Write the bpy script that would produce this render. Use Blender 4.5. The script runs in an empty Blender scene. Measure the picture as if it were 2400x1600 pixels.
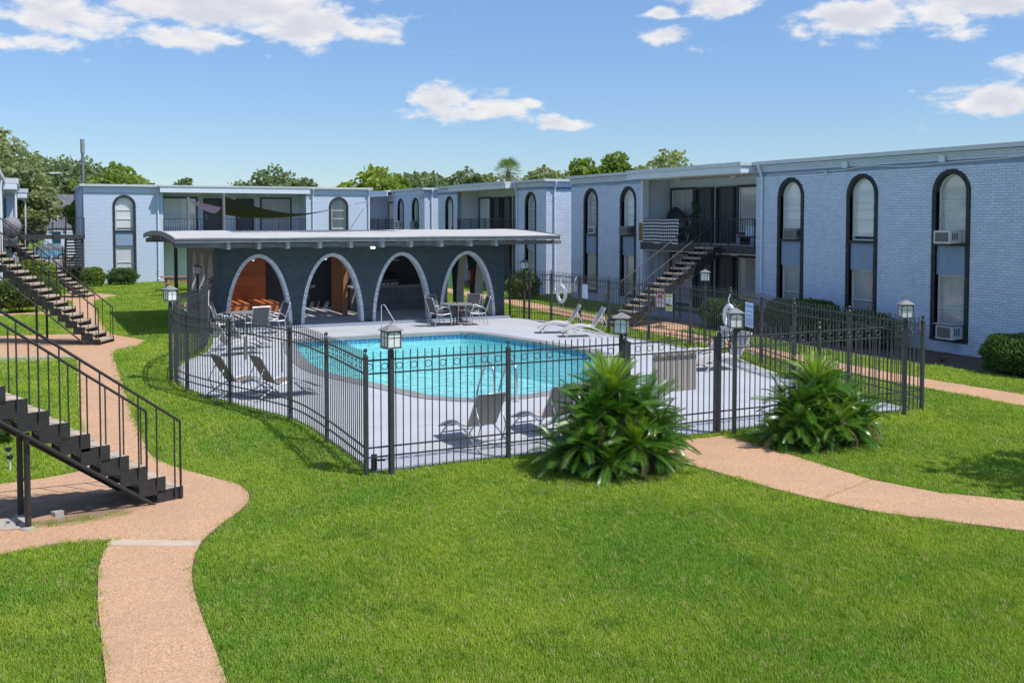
import bpy, bmesh, math, random
import numpy as np
from mathutils import Vector, Matrix
R = math.radians
SC = bpy.context.scene
COL = SC.collection
rnd = random.Random(11)

# ------------------------------------------------------------------ camera
cam = bpy.data.cameras.new('camera')
camo = bpy.data.objects.new('camera', cam)
COL.objects.link(camo)
cam.sensor_width = 36.0
cam.lens = 35.0
cam.shift_y = -0.0776
cam.clip_start = 0.1
cam.clip_end = 3000
camo.location = (0, 0, 3.6)
camo.rotation_euler = (R(87.5), 0, R(-26))
SC.camera = camo

# ------------------------------------------------------------------ light
SUN_EL = 59.0
SUN_AZ = 142.0                       # clockwise from +Y
SUN_STRENGTH = 2.2
SKY_STRENGTH = 0.086
EXPOSURE = 1.05
CLOUD_STRENGTH = 0.45
SC.view_settings.view_transform = 'Standard'
SC.view_settings.look = 'None'
SC.view_settings.exposure = EXPOSURE
SC.view_settings.gamma = 1.0
SC.view_settings.use_curve_mapping = False
SC.render.engine = 'CYCLES'
SC.cycles.max_bounces = 10
SC.cycles.transparent_max_bounces = 24

sun = bpy.data.lights.new('sun', 'SUN')
sun.energy = SUN_STRENGTH
sun.angle = R(0.5)
sun.color = (1.0, 0.965, 0.90)
suno = bpy.data.objects.new('sun', sun)
COL.objects.link(suno)
sd = Vector((math.sin(R(SUN_AZ)) * math.cos(R(SUN_EL)), math.cos(R(SUN_AZ)) * math.cos(R(SUN_EL)), math.sin(R(SUN_EL))))
suno.rotation_euler = sd.to_track_quat('Z', 'Y').to_euler()
suno.location = (0, 0, 40)

world = bpy.data.worlds.new('World')
SC.world = world
world.use_nodes = True
nt = world.node_tree
for n in list(nt.nodes):
    nt.nodes.remove(n)


class NG:
    """small helper to write node maths as expressions"""
    def __init__(s, nt):
        s.nt = nt

    def n(s, typ, **kw):
        nd = s.nt.nodes.new(typ)
        for k, v in kw.items():
            setattr(nd, k, v)
        return nd

    def put(s, sock, v):
        if hasattr(v, 'is_output') or isinstance(v, bpy.types.NodeSocket):
            s.nt.links.new(v, sock)
        else:
            sock.default_value = v

    def m(s, op, a, b=0.0, c=None, clamp=False):
        nd = s.n('ShaderNodeMath', operation=op)
        nd.use_clamp = clamp
        s.put(nd.inputs[0], a)
        s.put(nd.inputs[1], b)
        if c is not None:
            s.put(nd.inputs[2], c)
        return nd.outputs[0]

    def noise(s, vec, scale, detail=4, rough=0.55, dist=0.0, lac=2.0):
        nd = s.n('ShaderNodeTexNoise')
        s.put(nd.inputs['Vector'], vec)
        nd.inputs['Scale'].default_value = scale
        nd.inputs['Detail'].default_value = detail
        nd.inputs['Roughness'].default_value = rough
        nd.inputs['Lacunarity'].default_value = lac
        nd.inputs['Distortion'].default_value = dist
        return nd.outputs['Fac']

    def smooth(s, x, a, b, lo=0.0, hi=1.0):
        nd = s.n('ShaderNodeMapRange', interpolation_type='SMOOTHSTEP')
        s.put(nd.inputs['Value'], x)
        for k, v in zip(('From Min', 'From Max', 'To Min', 'To Max'), (a, b, lo, hi)):
            s.put(nd.inputs[k], v)
        return nd.outputs[0]

    def comb(s, x, y, z=0.0):
        nd = s.n('ShaderNodeCombineXYZ')
        for i, v in enumerate((x, y, z)):
            s.put(nd.inputs[i], v)
        return nd.outputs[0]

    def mix(s, f, a, b, blend='MIX'):
        nd = s.n('ShaderNodeMix', data_type='RGBA', blend_type=blend)
        s.put(nd.inputs['Factor'], f)
        s.put(nd.inputs[6], a)
        s.put(nd.inputs[7], b)
        return nd.outputs[2]


g = NG(nt)
tc = g.n('ShaderNodeTexCoord')
sep = g.n('ShaderNodeSeparateXYZ')
nt.links.new(tc.outputs['Generated'], sep.inputs[0])
X, Y, Z = sep.outputs
deg = 57.29578
az = g.m('MULTIPLY', g.m('ARCTAN2', X, Y), deg)
el = g.m('MULTIPLY', g.m('ARCSINE', Z), deg)
sky = g.n('ShaderNodeTexSky', sky_type='NISHITA')
sky.sun_disc = False
sky.sun_elevation = R(SUN_EL)
sky.sun_rotation = R(SUN_AZ)
sky.altitude = 0
sky.air_density = 1.0
sky.dust_density = 0.0
sky.ozone_density = 3.0
bg1 = g.n('ShaderNodeBackground')
low = g.smooth(el, -4.0, 34.0, 0.0, 1.0)
nt.links.new(g.mix(1.0, sky.outputs[0], g.mix(low, (0.45, 0.53, 0.66, 1), (0.88, 0.97, 1.06, 1)), 'MULTIPLY'), bg1.inputs[0])
bg1.inputs[1].default_value = SKY_STRENGTH
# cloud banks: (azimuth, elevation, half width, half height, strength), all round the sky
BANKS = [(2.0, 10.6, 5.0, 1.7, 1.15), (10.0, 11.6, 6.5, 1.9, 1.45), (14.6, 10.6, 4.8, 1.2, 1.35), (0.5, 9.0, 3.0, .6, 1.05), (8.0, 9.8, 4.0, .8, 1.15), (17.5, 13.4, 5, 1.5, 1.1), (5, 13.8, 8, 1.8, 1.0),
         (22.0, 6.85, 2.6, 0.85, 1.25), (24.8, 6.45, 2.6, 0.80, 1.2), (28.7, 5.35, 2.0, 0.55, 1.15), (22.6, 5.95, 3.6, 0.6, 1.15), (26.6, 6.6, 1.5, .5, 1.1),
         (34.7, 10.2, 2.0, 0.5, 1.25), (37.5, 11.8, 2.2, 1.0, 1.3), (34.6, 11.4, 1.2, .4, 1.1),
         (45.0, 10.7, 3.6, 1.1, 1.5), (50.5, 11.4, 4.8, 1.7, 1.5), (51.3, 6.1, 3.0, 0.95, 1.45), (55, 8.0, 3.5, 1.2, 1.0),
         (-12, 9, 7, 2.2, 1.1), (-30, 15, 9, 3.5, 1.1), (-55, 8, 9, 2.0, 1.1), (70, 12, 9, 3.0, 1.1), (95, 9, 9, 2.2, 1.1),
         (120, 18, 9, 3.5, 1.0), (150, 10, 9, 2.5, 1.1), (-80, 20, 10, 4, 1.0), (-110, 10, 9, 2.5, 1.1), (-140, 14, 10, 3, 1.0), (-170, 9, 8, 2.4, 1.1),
         (20, 26, 18, 5, 1.1), (80, 30, 18, 6, 1.1), (-60, 36, 20, 6, 1.1), (170, 32, 20, 6, 1.1), (-20, 48, 26, 7, 1.1), (120, 50, 28, 7, 1.1), (-120, 44, 24, 7, 1.1), (45, 60, 34, 7, 1.1), (-150, 64, 40, 7, 1.1), (-70, 72, 60, 7, 1.1)]  # high banks out of view, added to raise the fill light in shade
cover = 0.0
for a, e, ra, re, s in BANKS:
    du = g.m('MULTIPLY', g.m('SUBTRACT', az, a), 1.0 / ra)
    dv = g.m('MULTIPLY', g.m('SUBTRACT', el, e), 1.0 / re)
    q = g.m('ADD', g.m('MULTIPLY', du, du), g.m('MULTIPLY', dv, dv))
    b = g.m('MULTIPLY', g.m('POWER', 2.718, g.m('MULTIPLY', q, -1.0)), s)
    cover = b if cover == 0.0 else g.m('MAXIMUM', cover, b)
uv = g.comb(g.m('MULTIPLY', az, 0.085), g.m('MULTIPLY', el, 0.20), 3.7)
uv2 = g.comb(g.m('MULTIPLY', az, 0.085), g.m('ADD', g.m('MULTIPLY', el, 0.20), 0.075), 3.7)
n1 = g.noise(uv, 4.6, 12, 0.60, 0.15)
n2 = g.noise(uv2, 4.6, 5, 0.55, 0.15)
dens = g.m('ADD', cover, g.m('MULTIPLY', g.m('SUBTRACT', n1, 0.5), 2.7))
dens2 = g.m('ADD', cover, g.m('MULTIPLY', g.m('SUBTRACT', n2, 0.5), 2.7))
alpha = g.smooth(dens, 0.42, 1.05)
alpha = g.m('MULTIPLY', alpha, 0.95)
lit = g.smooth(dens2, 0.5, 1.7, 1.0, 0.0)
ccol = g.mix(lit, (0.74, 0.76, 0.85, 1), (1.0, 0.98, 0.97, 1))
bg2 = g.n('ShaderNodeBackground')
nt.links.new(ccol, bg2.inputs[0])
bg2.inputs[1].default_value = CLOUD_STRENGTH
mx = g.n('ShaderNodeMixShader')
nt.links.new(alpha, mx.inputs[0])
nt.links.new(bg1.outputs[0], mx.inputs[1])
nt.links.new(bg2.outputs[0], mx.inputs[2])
wo = g.n('ShaderNodeOutputWorld')
nt.links.new(mx.outputs[0], wo.inputs[0])

# ------------------------------------------------------------------ materials
MATS = {}


def pm(name, c1, c2=None, scale=6.0, rough=0.6, bump=0.0, bscale=60.0, metal=0.0, rand=0.0, spec=0.5, stretch=None, c3=None, s3=1.0, f3=0.5):
    m = bpy.data.materials.new(name)
    m.use_nodes = True
    t = m.node_tree
    b = t.nodes['Principled BSDF']
    q = NG(t)
    geo = q.n('ShaderNodeNewGeometry')
    vec = geo.outputs['Position']
    if stretch:
        mp = q.n('ShaderNodeMapping')
        mp.inputs['Scale'].default_value = stretch
        t.links.new(vec, mp.inputs[0])
        vec = mp.outputs[0]
    col = (*c1, 1)
    if c2 is not None:
        col = q.mix(q.smooth(q.noise(vec, scale, 6, 0.6), 0.32, 0.68), (*c1, 1), (*c2, 1))
    if c3 is not None:
        col = q.mix(q.smooth(q.noise(vec, s3, 5, 0.6), f3, f3 + 0.16), col, (*c3, 1))
    if rand:
        oi = q.n('ShaderNodeObjectInfo')
        f = q.m('ADD', q.m('MULTIPLY', q.m('FRACT', q.m('ADD', oi.outputs['Random'], geo.outputs['Random Per Island'])), 2 * rand), 1.0 - rand)
        hsv = q.n('ShaderNodeHueSaturation')
        q.put(hsv.inputs['Value'], f)
        q.put(hsv.inputs['Color'], col)
        col = hsv.outputs[0]
    q.put(b.inputs['Base Color'], col)
    b.inputs['Roughness'].default_value = rough
    b.inputs['Metallic'].default_value = metal
    b.inputs['Specular IOR Level'].default_value = spec
    if bump:
        bn = q.n('ShaderNodeBump')
        bn.inputs['Strength'].default_value = bump
        bn.inputs['Distance'].default_value = 0.02
        t.links.new(q.noise(vec, bscale, 5, 0.6), bn.inputs['Height'])
        t.links.new(bn.outputs[0], b.inputs['Normal'])
    MATS[name] = m
    return m


def leafmat(name, c1, c2, rand=0.35, rough=0.55, trans=0.35, tcol=None):
    m = bpy.data.materials.new(name)
    m.use_nodes = True
    t = m.node_tree
    q = NG(t)
    b = t.nodes['Principled BSDF']
    out = t.nodes['Material Output']
    geo = q.n('ShaderNodeNewGeometry')
    f = geo.outputs['Random Per Island']
    nz = q.noise(geo.outputs['Position'], 0.9, 3)
    mixf = q.m('ADD', q.m('MULTIPLY', f, 0.65), q.m('MULTIPLY', q.smooth(nz, 0.35, 0.65), 0.35))
    col = q.mix(mixf, (*c1, 1), (*c2, 1))
    q.put(b.inputs['Base Color'], col)
    b.inputs['Roughness'].default_value = rough
    tr = q.n('ShaderNodeBsdfTranslucent')
    q.put(tr.inputs[0], q.mix(1.0, col, (1.25, 1.3, 0.55, 1) if tcol is None else tcol, 'MULTIPLY'))
    ms = q.n('ShaderNodeMixShader')
    ms.inputs[0].default_value = trans
    t.links.new(b.outputs[0], ms.inputs[1])
    t.links.new(tr.outputs[0], ms.inputs[2])
    t.links.new(ms.outputs[0], out.inputs[0])
    MATS[name] = m
    return m


BLUE = (0.60, 0.685, 0.83)
pm('blue_paint', BLUE, (0.63, 0.71, 0.85), 1.2, 0.75, 0.25, 90, rand=0.07, stretch=(2.2, 2.2, 0.4), c3=(0.55, 0.635, 0.785), s3=0.7, f3=0.56)
pm('blue_mortar', (0.24, 0.31, 0.45), (0.28, 0.35, 0.49), 2.0, 0.85, 0.3, 80)
pm('blue_panel', (0.25, 0.34, 0.48), (0.28, 0.37, 0.51), 2.0, 0.75, 0.2, 50)
pm('siding_paint', (0.56, 0.63, 0.73), (0.60, 0.67, 0.77), 2.0, 0.7, 0.1, 60, rand=0.04)
pm('trim_grey', (0.66, 0.72, 0.81), (0.70, 0.76, 0.84), 3, 0.6, 0.05, 40)
pm('soffit', (0.70, 0.71, 0.73), (0.74, 0.75, 0.77), 3, 0.8, 0.1, 40)
pm('roof_edge', (0.62, 0.64, 0.66), (0.55, 0.57, 0.60), 4, 0.5, 0.05, 40)
pm('black_trim', (0.030, 0.031, 0.034), (0.045, 0.046, 0.05), 8, 0.7, 0.4, 70, rand=0.2)
pm('dark_trim', (0.045, 0.045, 0.050), (0.055, 0.055, 0.06), 5, 0.6, 0.05, 40)
pm('door_paint', (0.060, 0.062, 0.072), (0.072, 0.074, 0.084), 5, 0.5, 0.05, 40)
pm('iron', (0.022, 0.021, 0.022), (0.035, 0.032, 0.031), 14, 0.5, 0.15, 90, spec=0.5)
pm('fence_paint', (0.040, 0.042, 0.046), (0.055, 0.056, 0.06), 8, 0.45, 0.08, 60)
pm('white_frame', (0.72, 0.73, 0.74), (0.66, 0.67, 0.68), 4, 0.45)
pm('blind', (0.86, 0.86, 0.86), (0.82, 0.82, 0.83), 2, 0.6)
pm('shade_cloth', (0.84, 0.85, 0.85), (0.80, 0.81, 0.82), 1.5, 0.8)
pm('screen', (0.50, 0.485, 0.50), (0.54, 0.525, 0.54), 2, 0.8)
pm('curtain', (0.42, 0.42, 0.45), (0.62, 0.62, 0.64), 7, 0.9, stretch=(6, 6, 0.4))
pm('white_plastic', (0.70, 0.70, 0.69), (0.62, 0.62, 0.60), 6, 0.4)
pm('grey_plastic', (0.20, 0.20, 0.20), (0.26, 0.26, 0.25), 6, 0.5)
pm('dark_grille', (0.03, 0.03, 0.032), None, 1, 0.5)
pm('chrome', (0.66, 0.67, 0.69), None, 1, 0.22, metal=1.0)
pm('silver_paint', (0.56, 0.57, 0.59), (0.48, 0.49, 0.51), 20, 0.35, metal=0.55)
pm('white_paint', (0.62, 0.62, 0.63), (0.56, 0.56, 0.57), 20, 0.4)
pm('sling_tan', (0.50, 0.44, 0.41), (0.46, 0.405, 0.375), 8, 0.8, 0.2, 300)
pm('sling_brown', (0.23, 0.175, 0.135), (0.27, 0.21, 0.165), 8, 0.8, 0.2, 300)
pm('sling_grey', (0.075, 0.076, 0.08), (0.10, 0.10, 0.105), 10, 0.8, 0.2, 300)
pm('ph_paint', (0.045, 0.066, 0.076), (0.056, 0.081, 0.091), 3, 0.6, 0.3, 80, rand=0.14, c3=(0.085, 0.105, 0.115), s3=2.2, f3=0.62)
pm('ph_mortar', (0.030, 0.040, 0.048), (0.038, 0.05, 0.058), 3, 0.85, 0.3, 80)
pm('ph_inner', (0.055, 0.057, 0.066), (0.072, 0.074, 0.084), 3, 0.7, 0.4, 50)
pm('arch_paint', (0.55, 0.575, 0.62), (0.62, 0.64, 0.68), 5, 0.7, 0.3, 80, rand=0.07)
pm('reveal_paint', (0.50, 0.48, 0.44), (0.56, 0.54, 0.50), 3, 0.75, 0.3, 70)
pm('lathe_dark', (0.05, 0.055, 0.055), (0.07, 0.075, 0.075), 6, 0.7)
pm('ph_roof', (0.44, 0.42, 0.40), (0.54, 0.52, 0.50), 1.3, 0.8, 0.5, 8, c3=(0.30, 0.275, 0.25), s3=1.1, f3=0.58, stretch=(0.35, 2.2, 1))
pm('ph_fascia', (0.125, 0.13, 0.145), (0.17, 0.175, 0.19), 4, 0.55, 0.1, 40)
pm('ph_rafter', (0.30, 0.315, 0.34), (0.36, 0.375, 0.40), 6, 0.7, 0.3, 50)
pm('wood_plank', (0.58, 0.19, 0.062), (0.46, 0.14, 0.045), 3.2, 0.5, 0.3, 60, rand=0.16, stretch=(1.2, 1.2, 22))
pm('wood_slat', (0.44, 0.19, 0.075), (0.30, 0.12, 0.05), 3.2, 0.55, 0.3, 60, rand=0.2, stretch=(22, 22, 1.2))
pm('wood_table', (0.36, 0.20, 0.12), (0.28, 0.15, 0.09), 5, 0.7, 0.3, 60, rand=0.1)
pm('counter_block', (0.18, 0.185, 0.20), (0.22, 0.225, 0.24), 4, 0.8, 0.3, 60, rand=0.1)
pm('counter_top', (0.36, 0.37, 0.39), (0.42, 0.43, 0.45), 6, 0.5)
pm('deck_paint', (0.445, 0.45, 0.47), (0.49, 0.495, 0.515), 0.8, 0.75, 0.25, 120, c3=(0.375, 0.38, 0.395), s3=0.9, f3=0.60)
pm('ph_floor', (0.38, 0.385, 0.41), (0.42, 0.425, 0.45), 1.5, 0.7, 0.15, 80)
pm('step_paint', (0.27, 0.31, 0.39), (0.30, 0.34, 0.42), 1.5, 0.7, 0.15, 80)
pm('coping', (0.24, 0.235, 0.235), (0.28, 0.275, 0.27), 4, 0.75, 0.3, 90, rand=0.08)
pm('pool_plaster', (0.47, 0.84, 0.86), (0.53, 0.865, 0.88), 1.2, 0.8)
pm('pool_tile', (0.03, 0.16, 0.32), (0.05, 0.26, 0.42), 9, 0.25, c3=(0.20, 0.42, 0.52), s3=14, f3=0.58)
pm('concrete', (0.33, 0.30, 0.26), (0.40, 0.365, 0.32), 5, 0.85, 0.35, 90, rand=0.05)
pm('tread', (0.46, 0.36, 0.27), (0.52, 0.42, 0.33), 7, 0.85, 0.35, 110, rand=0.08)
pm('soil', (0.24, 0.15, 0.095), (0.31, 0.20, 0.13), 5, 0.95, 0.8, 40, c3=(0.40, 0.26, 0.165), s3=2.5, f3=0.55)
pm('mulch', (0.085, 0.06, 0.045), (0.12, 0.09, 0.068), 9, 0.95, 0.9, 50, c3=(0.17, 0.13, 0.10), s3=12, f3=0.6)
pm('sandy', (0.48, 0.30, 0.18), (0.40, 0.25, 0.15), 3, 0.95, 0.6, 60, c3=(0.26, 0.22, 0.10), s3=1.6, f3=0.58)
pm('asphalt', (0.20, 0.165, 0.145), (0.25, 0.205, 0.18), 1.5, 0.9, 0.3, 90)
pm('band', (0.58, 0.44, 0.335), (0.52, 0.39, 0.29), 4, 0.85, 0.3, 80)
pm('kerb', (0.50, 0.48, 0.46), (0.56, 0.54, 0.52), 3, 0.85)
pm('glass_frost', (0.72, 0.74, 0.71), (0.84, 0.85, 0.82), 40, 0.25)
pm('lantern', (0.085, 0.080, 0.078), (0.13, 0.125, 0.12), 25, 0.5, 0.1, 80)
pm('lantern_roof', (0.21, 0.20, 0.20), (0.26, 0.25, 0.25), 18, 0.5, 0.1, 60)
pm('olive_board', (0.145, 0.155, 0.105), (0.18, 0.19, 0.135), 5, 0.7)
pm('beige_board', (0.40, 0.375, 0.345), (0.45, 0.425, 0.395), 3, 0.7)
pm('sign_white', (0.74, 0.75, 0.78), None, 1, 0.5)
pm('sign_blue_white', (0.60, 0.70, 0.84), None, 1, 0.5)
pm('sign_red', (0.55, 0.045, 0.06), None, 1, 0.5)
pm('sign_blue', (0.05, 0.22, 0.52), None, 1, 0.5)
pm('sign_yellow', (0.50, 0.42, 0.03), None, 1, 0.5)
pm('sign_black', (0.05, 0.05, 0.04), None, 1, 0.5)
pm('number_white', (0.75, 0.75, 0.76), None, 1, 0.5)
pm('red_box', (0.42, 0.06, 0.04), None, 1, 0.5)
pm('orange', (0.75, 0.115, 0.03), (0.66, 0.09, 0.03), 5, 0.5)
pm('green_cloth', (0.06, 0.17, 0.085), (0.08, 0.21, 0.11), 4, 0.8)
pm('ring_white', (0.74, 0.74, 0.75), (0.68, 0.68, 0.69), 8, 0.4)
pm('rope', (0.66, 0.63, 0.55), None, 1, 0.8)
pm('sail', (0.052, 0.036, 0.055), (0.06, 0.042, 0.062), 3, 0.85)
pm('post_grey', (0.16, 0.165, 0.18), (0.20, 0.205, 0.22), 6, 0.6)
pm('bark', (0.12, 0.095, 0.075), (0.18, 0.145, 0.115), 12, 0.95, 0.8, 40)
pm('sago_bark', (0.06, 0.045, 0.032), (0.10, 0.075, 0.052), 12, 0.95, 0.8, 40)
pm('palm_bark', (0.22, 0.15, 0.10), (0.30, 0.21, 0.14), 12, 0.95, 0.8, 40)
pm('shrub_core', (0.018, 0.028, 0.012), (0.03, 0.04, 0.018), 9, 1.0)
pm('house_white', (0.62, 0.66, 0.74), (0.58, 0.62, 0.70), 3, 0.8)
pm('house_roof', (0.105, 0.105, 0.125), (0.14, 0.14, 0.16), 3, 0.9, 0.4, 20)
pm('window_dark', (0.16, 0.20, 0.20), (0.22, 0.26, 0.26), 2, 0.2)
pm('teal', (0.10, 0.42, 0.46), None, 1, 0.5)
pm('car_blue', (0.16, 0.42, 0.58), None, 1, 0.25)
pm('car_white', (0.70, 0.71, 0.72), None, 1, 0.25)
pm('rubber', (0.02, 0.02, 0.02), None, 1, 0.8)
pm('egg_mesh', (0.07, 0.075, 0.08), (0.10, 0.105, 0.11), 30, 0.8)
pm('cushion', (0.40, 0.48, 0.58), None, 1, 0.9)
pm('yellow_cloth', (0.36, 0.24, 0.03), (0.30, 0.19, 0.025), 8, 0.9)
pm('cloth_white', (0.74, 0.75, 0.78), None, 1, 0.9)
pm('cloth_black', (0.03, 0.03, 0.035), None, 1, 0.9)
pm('planter', (0.03, 0.032, 0.035), None, 1, 0.6)
pm('cover_grey', (0.20, 0.19, 0.20), (0.26, 0.25, 0.26), 5, 0.9)
pm('speaker_black', (0.02, 0.02, 0.022), None, 1, 0.5)
pm('transformer', (0.24, 0.235, 0.23), (0.28, 0.275, 0.27), 4, 0.6)
leafmat('leaf_box', (0.05, 0.115, 0.022), (0.12, 0.23, 0.04))
leafmat('leaf_bright', (0.12, 0.19, 0.018), (0.22, 0.30, 0.03), trans=0.3)
leafmat('leaf_fluffy', (0.05, 0.115, 0.025), (0.10, 0.19, 0.045))
leafmat('leaf_light', (0.085, 0.14, 0.025), (0.15, 0.21, 0.045))
leafmat('tree_olive', (0.18, 0.215, 0.095), (0.42, 0.46, 0.23), trans=0.45)
leafmat('tree_dark', (0.125, 0.185, 0.095), (0.29, 0.355, 0.19), trans=0.45)
leafmat('tree_green', (0.13, 0.21, 0.035), (0.33, 0.42, 0.085), trans=0.45)
leafmat('tree_bright', (0.18, 0.25, 0.028), (0.40, 0.47, 0.07), trans=0.45)
leafmat('palm_leaf', (0.12, 0.18, 0.06), (0.26, 0.33, 0.13), trans=0.35)
leafmat('sago_leaf', (0.035, 0.115, 0.010), (0.105, 0.235, 0.020), rough=0.30, trans=0.22)
leafmat('sago_young', (0.20, 0.34, 0.02), (0.29, 0.43, 0.04), rough=0.38, trans=0.3)
leafmat('sago_dry', (0.28, 0.18, 0.07), (0.36, 0.25, 0.11), rough=0.7, trans=0.2, tcol=(1, 0.9, 0.7, 1))
leafmat('topiary', (0.02, 0.085, 0.05), (0.05, 0.14, 0.085), trans=0.15)
pm('rachis', (0.14, 0.20, 0.03), None, 1, 0.5)


def special_mats():
    # glass over blinds: mostly clear, reflecting the sky
    m = bpy.data.materials.new('pane_glass')
    m.use_nodes = True
    t = m.node_tree
    q = NG(t)
    t.nodes.remove(t.nodes['Principled BSDF'])
    tr = q.n('ShaderNodeBsdfTransparent')
    tr.inputs[0].default_value = (0.97, 0.985, 0.99, 1)
    gl = q.n('ShaderNodeBsdfGlossy')
    gl.inputs['Roughness'].default_value = 0.03
    lw = q.n('ShaderNodeLayerWeight')
    lw.inputs[0].default_value = 0.5
    fac = q.m('ADD', 0.12, q.m('MULTIPLY', q.m('POWER', lw.outputs['Facing'], 4.0), 0.8), clamp=True)
    bp = q.n('ShaderNodeBump')
    bp.inputs['Strength'].default_value = 0.12
    geo = q.n('ShaderNodeNewGeometry')
    t.links.new(q.noise(geo.outputs['Position'], 1.6, 2), bp.inputs['Height'])
    t.links.new(bp.outputs[0], gl.inputs['Normal'])
    ms = q.n('ShaderNodeMixShader')
    t.links.new(fac, ms.inputs[0])
    t.links.new(tr.outputs[0], ms.inputs[1])
    t.links.new(gl.outputs[0], ms.inputs[2])
    t.links.new(ms.outputs[0], t.nodes['Material Output'].inputs[0])
    MATS['pane_glass'] = m
    # pool water
    m = bpy.data.materials.new('pool_water')
    m.use_nodes = True
    t = m.node_tree
    q = NG(t)
    t.nodes.remove(t.nodes['Principled BSDF'])
    tr = q.n('ShaderNodeBsdfTransparent')
    tr.inputs[0].default_value = (0.80, 0.975, 0.985, 1)
    rf = q.n('ShaderNodeBsdfRefraction')
    rf.inputs['Color'].default_value = (0.80, 0.975, 0.985, 1)
    rf.inputs['IOR'].default_value = 1.33
    rf.inputs['Roughness'].default_value = 0.0
    gl = q.n('ShaderNodeBsdfGlossy')
    gl.inputs['Roughness'].default_value = 0.04
    fr = q.n('ShaderNodeFresnel')
    fr.inputs[0].default_value = 1.33
    geo = q.n('ShaderNodeNewGeometry')
    mp = q.n('ShaderNodeMapping')
    mp.inputs['Scale'].default_value = (1.0, 1.25, 1.0)
    mp.inputs['Rotation'].default_value = (0, 0, R(20))
    t.links.new(geo.outputs['Position'], mp.inputs[0])
    h = q.m('ADD', q.noise(mp.outputs[0], 5.5, 3, 0.55, 0.6), q.m('MULTIPLY', q.noise(mp.outputs[0], 1.3, 2, 0.5, 0.3), 1.4))
    bp = q.n('ShaderNodeBump')
    bp.inputs['Strength'].default_value = 0.55
    bp.inputs['Distance'].default_value = 0.10
    t.links.new(h, bp.inputs['Height'])
    for x in (rf, gl, fr):
        t.links.new(bp.outputs[0], x.inputs['Normal'])
    m1 = q.n('ShaderNodeMixShader')
    m1.inputs[0].default_value = 0.28
    t.links.new(tr.outputs[0], m1.inputs[1])
    t.links.new(rf.outputs[0], m1.inputs[2])
    m2 = q.n('ShaderNodeMixShader')
    t.links.new(fr.outputs[0], m2.inputs[0])
    t.links.new(m1.outputs[0], m2.inputs[1])
    t.links.new(gl.outputs[0], m2.inputs[2])
    t.links.new(m2.outputs[0], t.nodes['Material Output'].inputs[0])
    MATS['pool_water'] = m
    # exposed aggregate path
    m = bpy.data.materials.new('aggregate')
    m.use_nodes = True
    t = m.node_tree
    q = NG(t)
    b = t.nodes['Principled BSDF']
    geo = q.n('ShaderNodeNewGeometry')
    P = geo.outputs['Position']
    vo = q.n('ShaderNodeTexVoronoi')
    vo.inputs['Scale'].default_value = 80
    t.links.new(P, vo.inputs['Vector'])
    sx = q.n('ShaderNodeSeparateColor')
    t.links.new(vo.outputs['Color'], sx.inputs[0])
    c = q.mix(sx.outputs[0], (0.50, 0.27, 0.145, 1), (0.62, 0.365, 0.205, 1))
    c = q.mix(q.m('MULTIPLY', q.smooth(sx.outputs[1], 0.84, 0.90), 0.8), c, (0.27, 0.17, 0.11, 1))
    c = q.mix(q.m('MULTIPLY', q.smooth(sx.outputs[2], 0.86, 0.92), 0.8), c, (0.74, 0.54, 0.37, 1))
    c = q.mix(q.m('MULTIPLY', q.smooth(q.noise(P, 0.9, 5, 0.6), 0.42, 0.7), 0.55), c, (0.42, 0.265, 0.165, 1))
    t.links.new(c, b.inputs['Base Color'])
    b.inputs['Roughness'].default_value = 0.8
    bp = q.n('ShaderNodeBump')
    bp.inputs['Strength'].default_value = 0.45
    bp.inputs['Distance'].default_value = 0.01
    t.links.new(q.m('SUBTRACT', 1.0, vo.outputs['Distance']), bp.inputs['Height'])
    t.links.new(bp.outputs[0], b.inputs['Normal'])
    MATS['aggregate'] = m
    # lawn ground under the blades
    m = bpy.data.materials.new('lawn_ground')
    m.use_nodes = True
    t = m.node_tree
    q = NG(t)
    b = t.nodes['Principled BSDF']
    geo = q.n('ShaderNodeNewGeometry')
    P = geo.outputs['Position']
    c = q.mix(q.smooth(q.noise(P, 0.45, 5, 0.6), 0.3, 0.7), (0.15, 0.26, 0.025, 1), (0.23, 0.325, 0.03, 1))
    c = q.mix(q.smooth(q.noise(P, 9, 5, 0.7), 0.3, 0.75), (0.10, 0.18, 0.02, 1), c)
    t.links.new(c, b.inputs['Base Color'])
    b.inputs['Roughness'].default_value = 0.95
    b.inputs['Specular IOR Level'].default_value = 0.1
    bp = q.n('ShaderNodeBump')
    bp.inputs['Strength'].default_value = 0.8
    bp.inputs['Distance'].default_value = 0.05
    t.links.new(q.noise(P, 22, 5, 0.7), bp.inputs['Height'])
    t.links.new(bp.outputs[0], b.inputs['Normal'])
    MATS['lawn_ground'] = m
    # grass blades
    m = bpy.data.materials.new('grass_blade')
    m.use_nodes = True
    t = m.node_tree
    q = NG(t)
    b = t.nodes['Principled BSDF']
    geo = q.n('ShaderNodeNewGeometry')
    P = geo.outputs['Position']
    oi = q.n('ShaderNodeObjectInfo')
    c = q.mix(q.smooth(q.noise(P, 0.40, 5, 0.62), 0.34, 0.66), (0.160, 0.335, 0.042, 1), (0.345, 0.465, 0.050, 1))
    c = q.mix(q.m('MULTIPLY', oi.outputs['Random'], 0.5), c, (0.40, 0.48, 0.07, 1))
    c = q.mix(q.m('MULTIPLY', q.smooth(q.noise(P, 1.7, 4, 0.6), 0.52, 0.72), 0.55), c, (0.115, 0.26, 0.03, 1))
    c = q.mix(q.m('MULTIPLY', q.smooth(q.noise(P, 0.8, 6, 0.7), 0.60, 0.74), 0.6), c, (0.46, 0.43, 0.13, 1))
    c = q.mix(q.smooth(oi.outputs['Random'], 0.935, 0.94), c, (0.52, 0.46, 0.20, 1))
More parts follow.
